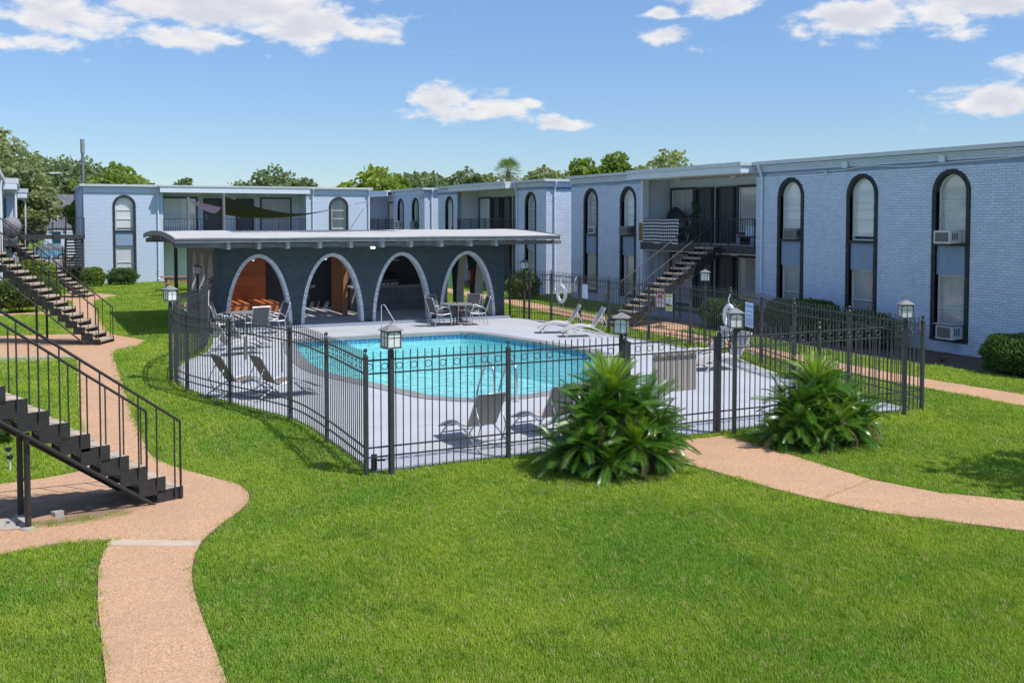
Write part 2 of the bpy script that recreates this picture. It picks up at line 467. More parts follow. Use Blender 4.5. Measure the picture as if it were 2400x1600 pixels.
    t.links.new(c, b.inputs['Base Color'])
    b.inputs['Roughness'].default_value = 0.55
    b.inputs['Specular IOR Level'].default_value = 0.12
    tr = q.n('ShaderNodeBsdfTranslucent')
    q.put(tr.inputs[0], q.mix(1.0, c, (1.2, 1.2, 0.6, 1), 'MULTIPLY'))
    ms = q.n('ShaderNodeMixShader')
    ms.inputs[0].default_value = 0.35
    t.links.new(b.outputs[0], ms.inputs[1])
    t.links.new(tr.outputs[0], ms.inputs[2])
    t.links.new(ms.outputs[0], t.nodes['Material Output'].inputs[0])
    MATS['grass_blade'] = m
    # far brickwork, too small to pick apart
    m = bpy.data.materials.new('far_brick')
    m.use_nodes = True
    t = m.node_tree
    q = NG(t)
    b = t.nodes['Principled BSDF']
    geo = q.n('ShaderNodeNewGeometry')
    sp = q.n('ShaderNodeSeparateXYZ')
    t.links.new(geo.outputs['Position'], sp.inputs[0])
    v = q.comb(q.m('ADD', sp.outputs[0], sp.outputs[1]), sp.outputs[2], 0.0)
    br = q.n('ShaderNodeTexBrick')
    t.links.new(v, br.inputs['Vector'])
    br.inputs['Color1'].default_value = (*BLUE, 1)
    br.inputs['Color2'].default_value = (0.63, 0.71, 0.85, 1)
    br.inputs['Mortar'].default_value = (0.33, 0.40, 0.54, 1)
    br.inputs['Scale'].default_value = 1.0
    br.inputs['Mortar Size'].default_value = 0.008
    br.inputs['Brick Width'].default_value = 0.21
    br.inputs['Row Height'].default_value = 0.0745
    t.links.new(br.outputs['Color'], b.inputs['Base Color'])
    b.inputs['Roughness'].default_value = 0.8
    bp = q.n('ShaderNodeBump')
    bp.inputs['Strength'].default_value = 0.5
    bp.inputs['Distance'].default_value = 0.01
    t.links.new(q.m('SUBTRACT', 1.0, br.outputs['Fac']), bp.inputs['Height'])
    t.links.new(bp.outputs[0], b.inputs['Normal'])
    MATS['far_brick'] = m


special_mats()

# ------------------------------------------------------------------ builders
I4 = Matrix.Identity(4)
WM = {}


class MB:
    def __init__(s, T=None):
        s.v = []
        s.f = []
        s.T = T

    def add(s, vs, fs):
        n = len(s.v)
        if s.T:
            vs = [s.T(*p) for p in vs]
        s.v.extend([tuple(p) for p in vs])
        s.f.extend([tuple(i + n for i in f) for f in fs])
        return s

    def box(s, x0, y0, z0, x1, y1, z1):
        vs = [(x0, y0, z0), (x1, y0, z0), (x1, y1, z0), (x0, y1, z0), (x0, y0, z1), (x1, y0, z1), (x1, y1, z1), (x0, y1, z1)]
        return s.add(vs, [(0, 3, 2, 1), (4, 5, 6, 7), (0, 1, 5, 4), (1, 2, 6, 5), (2, 3, 7, 6), (3, 0, 4, 7)])

    def obox(s, c, a, b, d):
        """oriented box, centre c, half vectors a b d"""
        c, a, b, d = map(Vector, (c, a, b, d))
        vs = []
        for sd in (-1, 1):
            for sa, sb in ((-1, -1), (1, -1), (1, 1), (-1, 1)):
                vs.append(c + a * sa + b * sb + d * sd)
        return s.add(vs, [(0, 3, 2, 1), (4, 5, 6, 7), (0, 1, 5, 4), (1, 2, 6, 5), (2, 3, 7, 6), (3, 0, 4, 7)])

    def bar(s, p, q, w, h=None, up=(0, 0, 1)):
        p, q = Vector(p), Vector(q)
        d = (q - p)
        l = d.length
        d.normalize()
        up = Vector(up)
        sd = d.cross(up)
        if sd.length < 1e-4:
            sd = d.cross(Vector((0, 1, 0)))
        sd.normalize()
        u = sd.cross(d)
        h = h or w
        return s.obox((p + q) / 2, d * l / 2, sd * w / 2, u * h / 2)

    def tube(s, pts, r, n=6, closed=False, cap=True):
        pts = [Vector(p) for p in pts]
        m = len(pts)
        rs = r if isinstance(r, (list, tuple)) else [r] * m
        vs, fs = [], []
        prev = None
        for i, p in enumerate(pts):
            if closed:
                d = pts[(i + 1) % m] - pts[i - 1]
            else:
                d = pts[min(i + 1, m - 1)] - pts[max(i - 1, 0)]
            d.normalize()
            if prev is None:
                a = Vector((0, 0, 1)) if abs(d.z) < 0.9 else Vector((1, 0, 0))
                sd = d.cross(a)
            else:
                sd = prev - d * prev.dot(d)
            sd.normalize()
            prev = sd
            u = d.cross(sd)
            for k in range(n):
                t = 2 * math.pi * k / n
                vs.append(p + (sd * math.cos(t) + u * math.sin(t)) * rs[i])
        e = m if closed else m - 1
        for i in range(e):
            for k in range(n):
                a, b = i * n + k, i * n + (k + 1) % n
                c, d = ((i + 1) % m) * n + (k + 1) % n, ((i + 1) % m) * n + k
                fs.append((a, d, c, b))
        if cap and not closed:
            fs.append(tuple(range(n)))
            fs.append(tuple((m - 1) * n + k for k in range(n - 1, -1, -1)))
        return s.add(vs, fs)

    def lathe(s, prof, c=(0, 0, 0), n=12):
        vs, fs = [], []
        for r, z in prof:
            for k in range(n):
                t = 2 * math.pi * k / n
                vs.append((c[0] + r * math.cos(t), c[1] + r * math.sin(t), c[2] + z))
        for i in range(len(prof) - 1):
            for k in range(n):
                fs.append((i * n + k, i * n + (k + 1) % n, (i + 1) * n + (k + 1) % n, (i + 1) * n + k))
        fs.append(tuple(range(n - 1, -1, -1)))
        fs.append(tuple((len(prof) - 1) * n + k for k in range(n)))
        return s.add(vs, fs)

    def ball(s, c, r, n=8):
        m = n // 2 + 1
        return s.lathe([(max(1e-4, r * math.sin(math.pi * i / m)), -r * math.cos(math.pi * i / m)) for i in range(m + 1)], c, n)

    def prism(s, poly, z0, z1):
        n = len(poly)
        vs = [(x, y, z0) for x, y in poly] + [(x, y, z1) for x, y in poly]
        fs = [tuple(range(n - 1, -1, -1)), tuple(range(n, 2 * n))]
        fs += [(i, (i + 1) % n, n + (i + 1) % n, n + i) for i in range(n)]
        return s.add(vs, fs)

    def strip(s, a, b, close=False):
        """faces between two polylines with equal counts"""
        n = len(a)
        e = n if close else n - 1
        return s.add(list(a) + list(b), [(i, (i + 1) % n, n + (i + 1) % n, n + i) for i in range(e)])

    def slab(s, rows, t):
        """thick sheet from a grid of points (rows of equal length), thickness t downwards along z"""
        nr, nc = len(rows), len(rows[0])
        top = [Vector(p) for r in rows for p in r]
        bot = [p - Vector((0, 0, t)) for p in top]
        fs = []
        N = nr * nc
        for i in range(nr - 1):
            for j in range(nc - 1):
                q = (i * nc + j, i * nc + j + 1, (i + 1) * nc + j + 1, (i + 1) * nc + j)
                fs.append(q)
                fs.append(tuple(N + k for k in reversed(q)))
        edge = [(0, j) for j in range(nc)] + [(i, nc - 1) for i in range(1, nr)] + [(nr - 1, j) for j in range(nc - 2, -1, -1)] + [(i, 0) for i in range(nr - 2, 0, -1)]
        ids = [i * nc + j for i, j in edge]
        for k in range(len(ids)):
            a, b = ids[k], ids[(k + 1) % len(ids)]
            fs.append((a, N + a, N + b, b))
        return s.add(top + bot, fs)

    def mesh(s, name, mat):
        me = bpy.data.meshes.new(name)
        me.from_pydata(s.v, [], s.f)
        me.materials.append(MATS[mat] if isinstance(mat, str) else mat)
        me.update()
        return me

    def build(s, name, mat, parent=None, smooth=False):
        me = s.mesh(name, mat)
        if smooth:
            me.polygons.foreach_set('use_smooth', [True] * len(me.polygons))
        return link(name, me, parent)


def link(name, data, parent=None, mw=None):
    o = bpy.data.objects.new(name, data)
    COL.objects.link(o)
    mw = mw or I4
    WM[o] = mw
    if parent is not None:
        o.parent = parent
        o.matrix_parent_inverse = WM[parent].inverted()
    o.matrix_basis = mw
    return o


def thing(name, label, cat, loc=(0, 0, 0), rz=0.0, group=None):
    o = bpy.data.objects.new(name, None)
    o.empty_display_size = 0.2
    COL.objects.link(o)
    mw = Matrix.Translation(loc) @ Matrix.Rotation(rz, 4, 'Z')
    o.matrix_basis = mw
    WM[o] = mw
    return tag(o, label, cat, group)


def tag(o, label, cat, group=None):
    o['label'] = label
    o['category'] = cat
    if group:
        o['group'] = group
    return o


def struct(o):
    o['kind'] = 'structure'
    return o


def stuff(o):
    o['kind'] = 'stuff'
    return o


def dup(root, loc, rz, label, kids=None):
    """a copy of a thing (built at the origin) with copies of its parts and sub-parts"""
    r = root.copy()
    COL.objects.link(r)
    mw = Matrix.Translation(loc) @ Matrix.Rotation(rz, 4, 'Z')
    r.matrix_basis = mw
    WM[r] = mw
    r['label'] = label
    for ch in list(root.children):
        c = ch.copy()
        COL.objects.link(c)
        c.parent = r
        for gch in ch.children:
            d = gch.copy()
            COL.objects.link(d)
            d.parent = c
    return r


def place(root, loc, rz, label=None):
    mw = Matrix.Translation(loc) @ Matrix.Rotation(rz, 4, 'Z')
    root.matrix_basis = mw
    WM[root] = mw
    if label:
        root['label'] = label
    return root


def text(body, size, mat, parent, mw, name='lettering', align='CENTER', ext=0.002, sx=1.0):
    c = bpy.data.curves.new(name, 'FONT')
    c.body = body
    c.size = size
    c.align_x = align
    c.align_y = 'CENTER'
    c.extrude = ext
    c.resolution_u = 2
    c.materials.append(MATS[mat])
    if sx != 1.0:
        mw = mw @ Matrix.Diagonal((sx, 1, 1, 1))
    o = bpy.data.objects.new(name, c)
    COL.objects.link(o)
    WM[o] = mw
    o.parent = parent
    o.matrix_parent_inverse = WM[parent].inverted()
    o.matrix_basis = mw
    return o


def spline(pts, per=8, closed=False):
    """Catmull-Rom through points (2-D or 3-D)"""
    P = [Vector(p) for p in pts]
    n = len(P)
    out = []
    rng = range(n if closed else n - 1)
    for i in rng:
        p0 = P[(i - 1) % n] if closed or i > 0 else P[0] * 2 - P[1]
        p1, p2 = P[i], P[(i + 1) % n]
        p3 = P[(i + 2) % n] if closed or i + 2 < n else P[-1] * 2 - P[-2]
        for k in range(per):
            t = k / per
            out.append(0.5 * (p1 * 2 + (p2 - p0) * t + (p0 * 2 - p1 * 5 + p2 * 4 - p3) * t * t + (p1 * 3 - p0 - p2 * 3 + p3) * t ** 3))
    if not closed:
        out.append(P[-1].copy())
    return out


def inpoly(px, py, poly):
    c = np.zeros(px.shape, bool)
    n = len(poly)
    for i in range(n):
        x1, y1 = poly[i][0], poly[i][1]
        x2, y2 = poly[(i + 1) % n][0], poly[(i + 1) % n][1]
        if y1 == y2:
            continue
        k = ((y1 > py) != (y2 > py)) & (px < (x2 - x1) * (py - y1) / (y2 - y1) + x1)
        c ^= k
    return c


def inpt(x, y, poly):
    c = False
    n = len(poly)
    j = n - 1
    for i in range(n):
        if (poly[i][1] > y) != (poly[j][1] > y) and x < (poly[j][0] - poly[i][0]) * (y - poly[i][1]) / (poly[j][1] - poly[i][1]) + poly[i][0]:
            c = not c
        j = i
    return c


def filled(outer, holes, T, name, mat, parent=None, depth=0.0):
    """flat sheet with holes in (u,w) mapped by T(u,w,d); with depth a slab of that thickness"""
    bm = bmesh.new()
    loops = []
    for lp in [outer] + list(holes):
        vs = [bm.verts.new(T(p[0], p[1], 0.0)) for p in lp]
        es = [bm.edges.new((vs[i], vs[(i + 1) % len(vs)])) for i in range(len(vs))]
        loops.append(vs)
    bmesh.ops.triangle_fill(bm, use_beauty=True, use_dissolve=False, edges=bm.edges[:])
    if depth:
        front = bm.faces[:]
        m = {}
        for lp, vs in zip([outer] + list(holes), loops):
            for p, v in zip(lp, vs):
                m[v] = bm.verts.new(T(p[0], p[1], depth))
        for f in front:
            bm.faces.new([m[v] for v in reversed(f.verts)])
        for vs in loops:
            for i in range(len(vs)):
                a, b = vs[i], vs[(i + 1) % len(vs)]
                bm.faces.new((a, b, m[b], m[a]))
    bmesh.ops.recalc_face_normals(bm, faces=bm.faces[:])
    if not depth and bm.faces and sum(f.normal.z * f.calc_area() for f in bm.faces) < -1e-3:
        bmesh.ops.reverse_faces(bm, faces=bm.faces[:])
    me = bpy.data.meshes.new(name)
    bm.to_mesh(me)
    bm.free()
    me.materials.append(MATS[mat])
    return link(name, me, parent)


def FX(X):          # facade facing -X : u runs along Y, d goes into the building
    return lambda u, d, z: (X + d, u, z)


def FY(Y):          # facade facing -Y
    return lambda u, d, z: (u, Y + d, z)


def arch_poly(uc, w, zb, zt, n=14, rise=None, grow=0.0, power=1.0):
    """outline from bottom left, up and over to bottom right"""
    h = w / 2 + grow
    rise = (rise or w / 2) + grow
    zs = zt + grow - rise
    pts = [(uc - h, zb)]
    for k in range(n + 1):
        t = math.pi * (1 - k / n)
        c, s_ = math.cos(t), math.sin(t)
        pts.append((uc + h * math.copysign(abs(c) ** power, c), zs + rise * abs(s_) ** power))
    pts.append((uc + h, zb))
    return pts


def flip(poly):
    return [(p[0], p[1]) for p in poly]


BW, BH, GAP = 0.2015, 0.0645, 0.010


def brickwork(parent, T, u0, u1, z0, z1, skip, mat, single=0, key=None, proud=0.009, vis=None, jitter=0.003, single_name='brick'):
    """courses of bricks standing proud of the mortar sheet; the largest-looking ones are objects"""
    L = []
    nz = int((z1 - z0) / (BH + GAP))
    for r in range(nz):
        za = z0 + r * (BH + GAP)
        u = u0 - (0 if r % 2 else (BW + GAP) / 2)
        while u < u1 - 0.03:
            a, b = max(u, u0), min(u + BW, u1)
            u += BW + GAP
            if b - a < 0.03:
                continue
            segs = [(a, b)]
            zc = za + BH / 2
            for hole in skip:
                o = []
                for (a2, b2) in segs:
                    ia, ib = hole(a2, zc), hole(b2, zc)
                    mid = hole((a2 + b2) / 2, zc)
                    if ia and ib and mid:
                        continue
                    if not ia and not ib and not mid:
                        o.append((a2, b2))
                        continue
                    k0, k1 = None, None
                    for k in range(13):
                        uu = a2 + (b2 - a2) * k / 12
                        if not hole(uu, zc):
                            k0 = uu if k0 is None else k0
                            k1 = uu
                        elif k0 is not None:
                            break
                    if k0 is not None and k1 - k0 > 0.03:
                        o.append((k0, k1))
                segs = o
            for a2, b2 in segs:
                L.append((a2, b2, za))
    if single:
        L.sort(key=key)
        ok = [b for b in L if vis is None or vis(b)]
        sel = set(ok[:single])
        cache = {}
        for a, b, za in ok[:single]:
            w = round(b - a, 3)
            if w not in cache:
                mb = MB(lambda u, d, z: tuple(Vector(T(u, d, z)) - Vector(T(0, 0, 0))))
                mb.box(0, -proud, 0, w, 0.004, BH)
                cache[w] = mb.mesh(single_name, mat)
            p = T(a, rnd.uniform(-jitter, jitter), za)
            link(single_name, cache[w], parent, Matrix.Translation(p))
        L = [b for b in L if b not in sel]
    mb = MB(T)
    for a, b, za in L:
        j = rnd.uniform(-jitter, jitter)
        d0, d1 = -proud + j, 0.004
        vs = [(a, d0, za), (b, d0, za), (b, d0, za + BH), (a, d0, za + BH), (a, d1, za), (b, d1, za), (b, d1, za + BH), (a, d1, za + BH)]
        mb.add(vs, [(0, 1, 2, 3), (0, 4, 5, 1), (1, 5, 6, 2), (2, 6, 7, 3), (3, 7, 4, 0)])
    return stuff(mb.build('brickwork', mat, parent))


def loft_leaf_cloud(mb, pts, size, rng, flat=0.0, aspect=1.8):
    """leaf quads at points (numpy Nx3), random facing; faster than per-quad calls"""
    n = len(pts)
    a = rng.normal(size=(n, 3))
    if flat:
        a[:, 2] *= (1 - flat)
    a /= np.linalg.norm(a, axis=1)[:, None]
    b = rng.normal(size=(n, 3))
    b -= a * np.sum(a * b, axis=1)[:, None]
    b /= np.linalg.norm(b, axis=1)[:, None]
    s = size * rng.uniform(0.65, 1.35, size=(n, 1))
    c = np.cross(a, b)
    A, B = a * s * aspect / 2, b * s / 2
    # a lozenge bent a little along its length
    v = np.stack([pts - A, pts + B + c * s * 0.12, pts + A, pts - B + c * s * 0.12], axis=1).reshape(-1, 3)
    base = len(mb.v)
    mb.v.extend(map(tuple, v.tolist()))
    mb.f.extend([(base + 4 * i, base + 4 * i + 1, base + 4 * i + 2, base + 4 * i + 3) for i in range(n)])

# ------------------------------------------------------------------ ground, walks, deck, pool
FLAT = lambda z0: (lambda u, w, d: (u, w, z0 - d))
POOL = [tuple(p) for p in spline([(7.05, 28.72), (9.0, 28.68), (11.0, 28.62), (12.15, 28.55), (12.68, 27.6), (13.1, 25.6), (13.42, 23.9), (13.48, 22.9),
        (13.15, 21.6), (12.45, 20.3), (11.5, 19.2), (10.4, 18.35), (9.2, 17.85), (8.1, 17.80), (7.55, 18.20), (7.22, 18.65), (6.98, 19.5), (6.62, 20.8),
        (6.32, 21.8), (6.16, 22.8), (6.16, 23.8), (6.30, 25.1), (6.48, 26.4), (6.80, 27.9)], 4, True)]


def straight_fix(P):
    # the far side is straight with sharp corners
    a = [p for p in P if not (p[1] > 28.2 and 6.9 < p[0] < 12.3)]
    i = next(k for k in range(len(a)) if a[k][0] > 12 and a[k][1] > 24)
    a = a[i:] + a[:i]
    return a + [(6.98, 28.55), (7.10, 28.74), (9.6, 28.70), (12.12, 28.57), (12.2, 28.5)]


POOL = straight_fix(POOL)


def grow(poly, d):
    n = len(poly)
    A = sum(poly[i][0] * poly[(i + 1) % n][1] - poly[(i + 1) % n][0] * poly[i][1] for i in range(n))
    sgn = 1 if A > 0 else -1
    out = []
    for i in range(n):
        p, q, r = Vector(poly[i - 1]), Vector(poly[i]), Vector(poly[(i + 1) % n])
        t = ((q - p).normalized() + (r - q).normalized())
        t.normalize()
        nn = Vector((t.y, -t.x)) * sgn
        out.append(tuple(q + nn * d))
    return out


COPE = grow(POOL, 0.34)
ground = struct(filled([(-160, -60), (240, -60), (240, 420), (-160, 420)], [POOL], FLAT(0.0), 'ground', 'lawn_ground'))

RIGHT_EDGE = [(1.2, 4), (1.33, 7.78), (1.36, 9.36), (1.45, 10.42), (1.68, 11.30), (2.02, 11.92), (2.36, 12.45), (2.53, 12.97), (2.50, 13.51), (2.3, 13.97), (2.08, 14.41), (1.93, 14.75), (1.80, 15.08), (1.68, 15.52), (1.62, 15.98),
              (1.63, 16.66), (1.65, 17.52), (1.67, 18.93), (1.73, 20.65), (1.81, 22.89), (1.92, 26.03), (1.98, 27.85), (2.05, 28.65), (2.26, 29.22), (2.70, 29.70), (3.06, 30.7), (2.98, 31.3), (2.72, 31.94), (2.42, 32.7), (2.28, 33.6),
              (2.27, 36.47), (2.31, 39.23), (2.44, 43.65), (2.62, 46.81), (3.1, 48.11), (3.74, 49.44), (3.71, 50.03), (3.11, 51.2), (2.5, 53.4), (2.2, 57.3), (2.2, 70)]
RE = [tuple(p) for p in spline(RIGHT_EDGE, 3)]
k0 = min(range(len(RE)), key=lambda i: abs(RE[i][1] - 11.30))
walk_a = [(0.40, 4.0)] + [(0.49, 8.19), (0.53, 9.88), (0.60, 10.9), (0.68, 11.4), (0.80, 11.80)] + list(reversed(RE[:k0 + 1]))
walk_b = [(0.80, 11.815), (0.45, 11.90), (0.18, 11.93), (-0.32, 11.83), (-3.2, 11.35), (-3.2, 14.6), (-0.38, 14.97), (0.15, 15.03), (0.74, 15.30), (0.78, 18.24), (0.85, 20.5), (0.89, 22.34), (1.09, 27.41), (1.07, 27.70),
          (-0.67, 28.52), (-3, 29.3), (-3, 34.6), (-0.78, 33.95), (1.23, 33.6), (1.25, 34.15), (1.41, 40.2), (0.6, 41.1), (-1, 41.2), (-1, 42.1), (1.5, 41.9), (1.72, 47.25), (1.0, 47.6), (-0.5, 48.0), (-0.5, 51.0), (1.35, 51.18), (1.82, 51.53), (1.85, 57.4), (1.4, 70)]
walk_b = walk_b + list(reversed(RE[k0:]))
walk_b[-1] = (RE[k0][0], RE[k0][1] + 0.015)
fr_l = [(9.01, 9.55), (8.83, 10.31), (8.73, 11.09), (8.57, 11.98), (8.5, 13.1)]
fr_r = [(10.35, 9.98), (10.33, 11.13), (10.35, 11.8), (10.32, 12.5), (10.25, 13.1)]
walk_c = fr_l + list(reversed(fr_r))
walk_d = [(12.9, 6.9), (11.31, 8.37), (10.65, 9.12), (10.352, 9.965), (9.012, 9.535), (9.27, 8.81), (10.22, 7.56), (12.1, 5.6)]
WL = [tuple(p) for p in spline([(17.03, 2), (17.03, 12.65), (17.02, 15.05), (17.2, 20), (17.4, 25.0), (17.6, 29), (17.85, 34), (18.1, 38), (18.2, 46), (18.0, 57)], 4)]
WR = [tuple(p) for p in spline([(18.2, 2), (18.2, 12.65), (18.0, 16), (18.2, 20), (18.5, 25.0), (18.8, 29), (19.1, 34), (19.3, 38), (19.4, 46), (19.2, 57)], 4)]
walk_e = WL + list(reversed(WR))
walk_f = [(18.2, 26.0), (19.5, 26.4), (20.3, 27.0), (20.3, 28.9), (19.2, 29.4), (18.6, 29.6)]
bed_stair = [(-3.0, 12.6), (-0.34, 12.74), (0.4, 12.56), (1.0, 12.72), (1.34, 12.98), (1.36, 13.30), (1.1, 13.85), (0.38, 14.15), (-0.37, 14.3), (-3.0, 14.2)]
bed_mid = [(-3, 32.5), (-0.74, 31.75), (0.6, 30.75), (1.55, 30.35), (1.62, 30.8), (1.2, 32.2), (-0.77, 33.2), (-3, 33.6)]
bed_right = [(19.95, 4), (19.95, 15.2), (19.7, 17.5), (19.35, 19.9), (19.7, 22), (19.8, 25.4), (20.2, 26.6), (22.1, 26.5), (22.1, 4)]
porch_r = [(20.35, 26.55), (22.12, 26.55), (22.12, 33.45), (20.9, 33.45), (20.35, 31.5)]
bed_porch = [(19.7, 25.9), (20.34, 26.4), (20.34, 31.6), (20.9, 33.6), (20.3, 34.2), (19.9, 31)]
bed_b = [(21.2, 39.4), (22.3, 39.4), (22.3, 56), (21.2, 56)]
bed_left = [(-3, 11.2), (-3, 11.0), (-2.9, 11.0)]
DECK_C = spline([(4.33, 13.36), (4.36, 14.4), (4.35, 15.4), (4.25, 17.4), (3.60, 19.4), (3.06, 21.2), (2.95, 22.5), (3.02, 23.8), (3.42, 25.5), (4.28, 27.4), (4.80, 29.7), (5.05, 31.96)], 3)
DECK_R = spline([(15.68, 31.96), (16.05, 31.1), (16.33, 29.3), (16.12, 27.3), (16.15, 25.5), (16.3, 24), (16.3, 21.8), (16.0, 19.7), (15.6, 18.1), (15.12, 16.4), (14.9, 14.8), (14.85, 13.36)], 3)
deck_poly = [tuple(p) for p in DECK_C] + [tuple(p) for p in DECK_R]


def sheet(name, poly, z, mat, t=None):
    return struct(filled(poly, [], FLAT(z), name, mat, None, z if t is None else t))


for p in (walk_a, walk_b, walk_c, walk_d, walk_e):
    sheet('walkway', p, 0.028, 'aggregate')
sheet('walkway', walk_f, 0.024, 'aggregate')
# bare soil showing along the trimmed edges of the walks
for p in (walk_a, walk_b, walk_c, walk_d, walk_e):
    sheet('soil_edge', grow(p, 0.035), 0.010, 'mulch')
# concrete bands at the joints of the walk
bd = MB()
bd.prism([(0.80, 11.81), (1.68, 11.31), (1.62, 11.13), (0.72, 11.62)], 0.0, 0.032)
struct(bd.build('walkway_band', 'band'))
bd = MB()
bd.prism([(-3.2, 27.75), (1.09, 27.45), (1.09, 28.2), (-0.67, 28.9), (-3.2, 29.2)], 0.0, 0.0325)
struct(bd.build('walkway_band', 'concrete'))
sheet('soil_bed', bed_stair, 0.034, 'sandy')
inner = [(0.9 * x - 0.03, 0.12 * 13.4 + 0.88 * y) for x, y in bed_stair]
sheet('soil_bed', inner, 0.039, 'soil')
sheet('soil_bed', bed_mid, 0.034, 'soil')
sheet('soil_bed', bed_right, 0.012, 'mulch')
sheet('soil_bed', bed_porch, 0.014, 'mulch')
sheet('soil_bed', bed_b, 0.012, 'mulch')
sheet('porch_slab', porch_r, 0.10, 'step_paint')
deck = struct(filled(deck_poly, [COPE], FLAT(0.04), 'pool_deck', 'deck_paint', None, 0.04))
struct(filled([(2.2, 72), (4.8, 62), (4.8, 60), (-30, 60), (-60, 62), (-60, 118), (60, 118), (60, 90), (20, 72)], [], FLAT(0.01), 'parking_lot', 'asphalt'))
kb = MB()
kb.box(-40, 92, 0.0, 40, 92.3, 0.14)
struct(kb.build('kerb', 'kerb'))

# pool: basin, tile line, coping stones, water
pb = MB()
n = len(POOL)
PF = grow(POOL, -0.25)
pb.strip([(x, y, -0.16) for x, y in POOL], [(x, y, -1.0) for x, y in PF], True)
basin = struct(pb.build('pool_basin', 'pool_plaster'))
fl = filled(PF, [], FLAT(-1.0), 'pool_floor', 'pool_plaster', basin)
tl = MB()
peri = POOL + [POOL[0]]
for i in range(len(peri) - 1):
    a, b = Vector(peri[i]), Vector(peri[i + 1])
    L_ = (b - a).length
    k = max(1, round(L_ / 0.15))
    d = (b - a) / k
    nn = Vector((-(b - a).y, (b - a).x)).normalized()
    for j in range(k):
        p, q = a + d * (j + 0.04), a + d * (j + 0.96)
        for za, zb in ((-0.315, -0.17), (-0.16, -0.015)):
            vs = []
            o = nn * 0.004 if inpt(*((p + q) / 2 + nn * 0.05), POOL) else nn * -0.004
            for z in (za, zb):
                vs += [(p.x + o.x, p.y + o.y, z), (q.x + o.x, q.y + o.y, z)]
            tl.add(vs, [(0, 1, 3, 2)])
stuff(tl.build('waterline_tiles', 'pool_tile', basin))
gr = MB()
gr.strip([(x, y, 0.035) for x, y in grow(POOL, 0.0015)], [(x, y, -0.34) for x, y in grow(POOL, 0.0015)], True)
gr.build('grout', 'kerb', basin)
IN = grow(POOL, -0.03)
acc, start = 0.0, 0
for i in range(len(POOL)):
    j = (i + 1) % len(POOL)
    acc += (Vector(POOL[j]) - Vector(POOL[i])).length
    if acc >= 0.55 or j == 0:
        idx = [k % len(POOL) for k in range(start, i + 2)]
        a = [Vector(IN[k]) for k in idx]
        b = [Vector(COPE[k]) for k in idx]
        ga, gb = (a[-1] - a[0]).normalized() * 0.004, (b[-1] - b[0]).normalized() * 0.004
        a[0] += ga
        a[-1] -= ga
        b[0] += gb
        b[-1] -= gb
        m = MB()
        m.prism([tuple(p) for p in a] + [tuple(p) for p in reversed(b)], -0.02, 0.055)
        m.build('coping_stone', 'coping', basin)
        acc, start = 0.0, i + 1
water = struct(filled(grow(POOL, -0.004), [], FLAT(-0.13), 'pool_water', 'pool_water'))

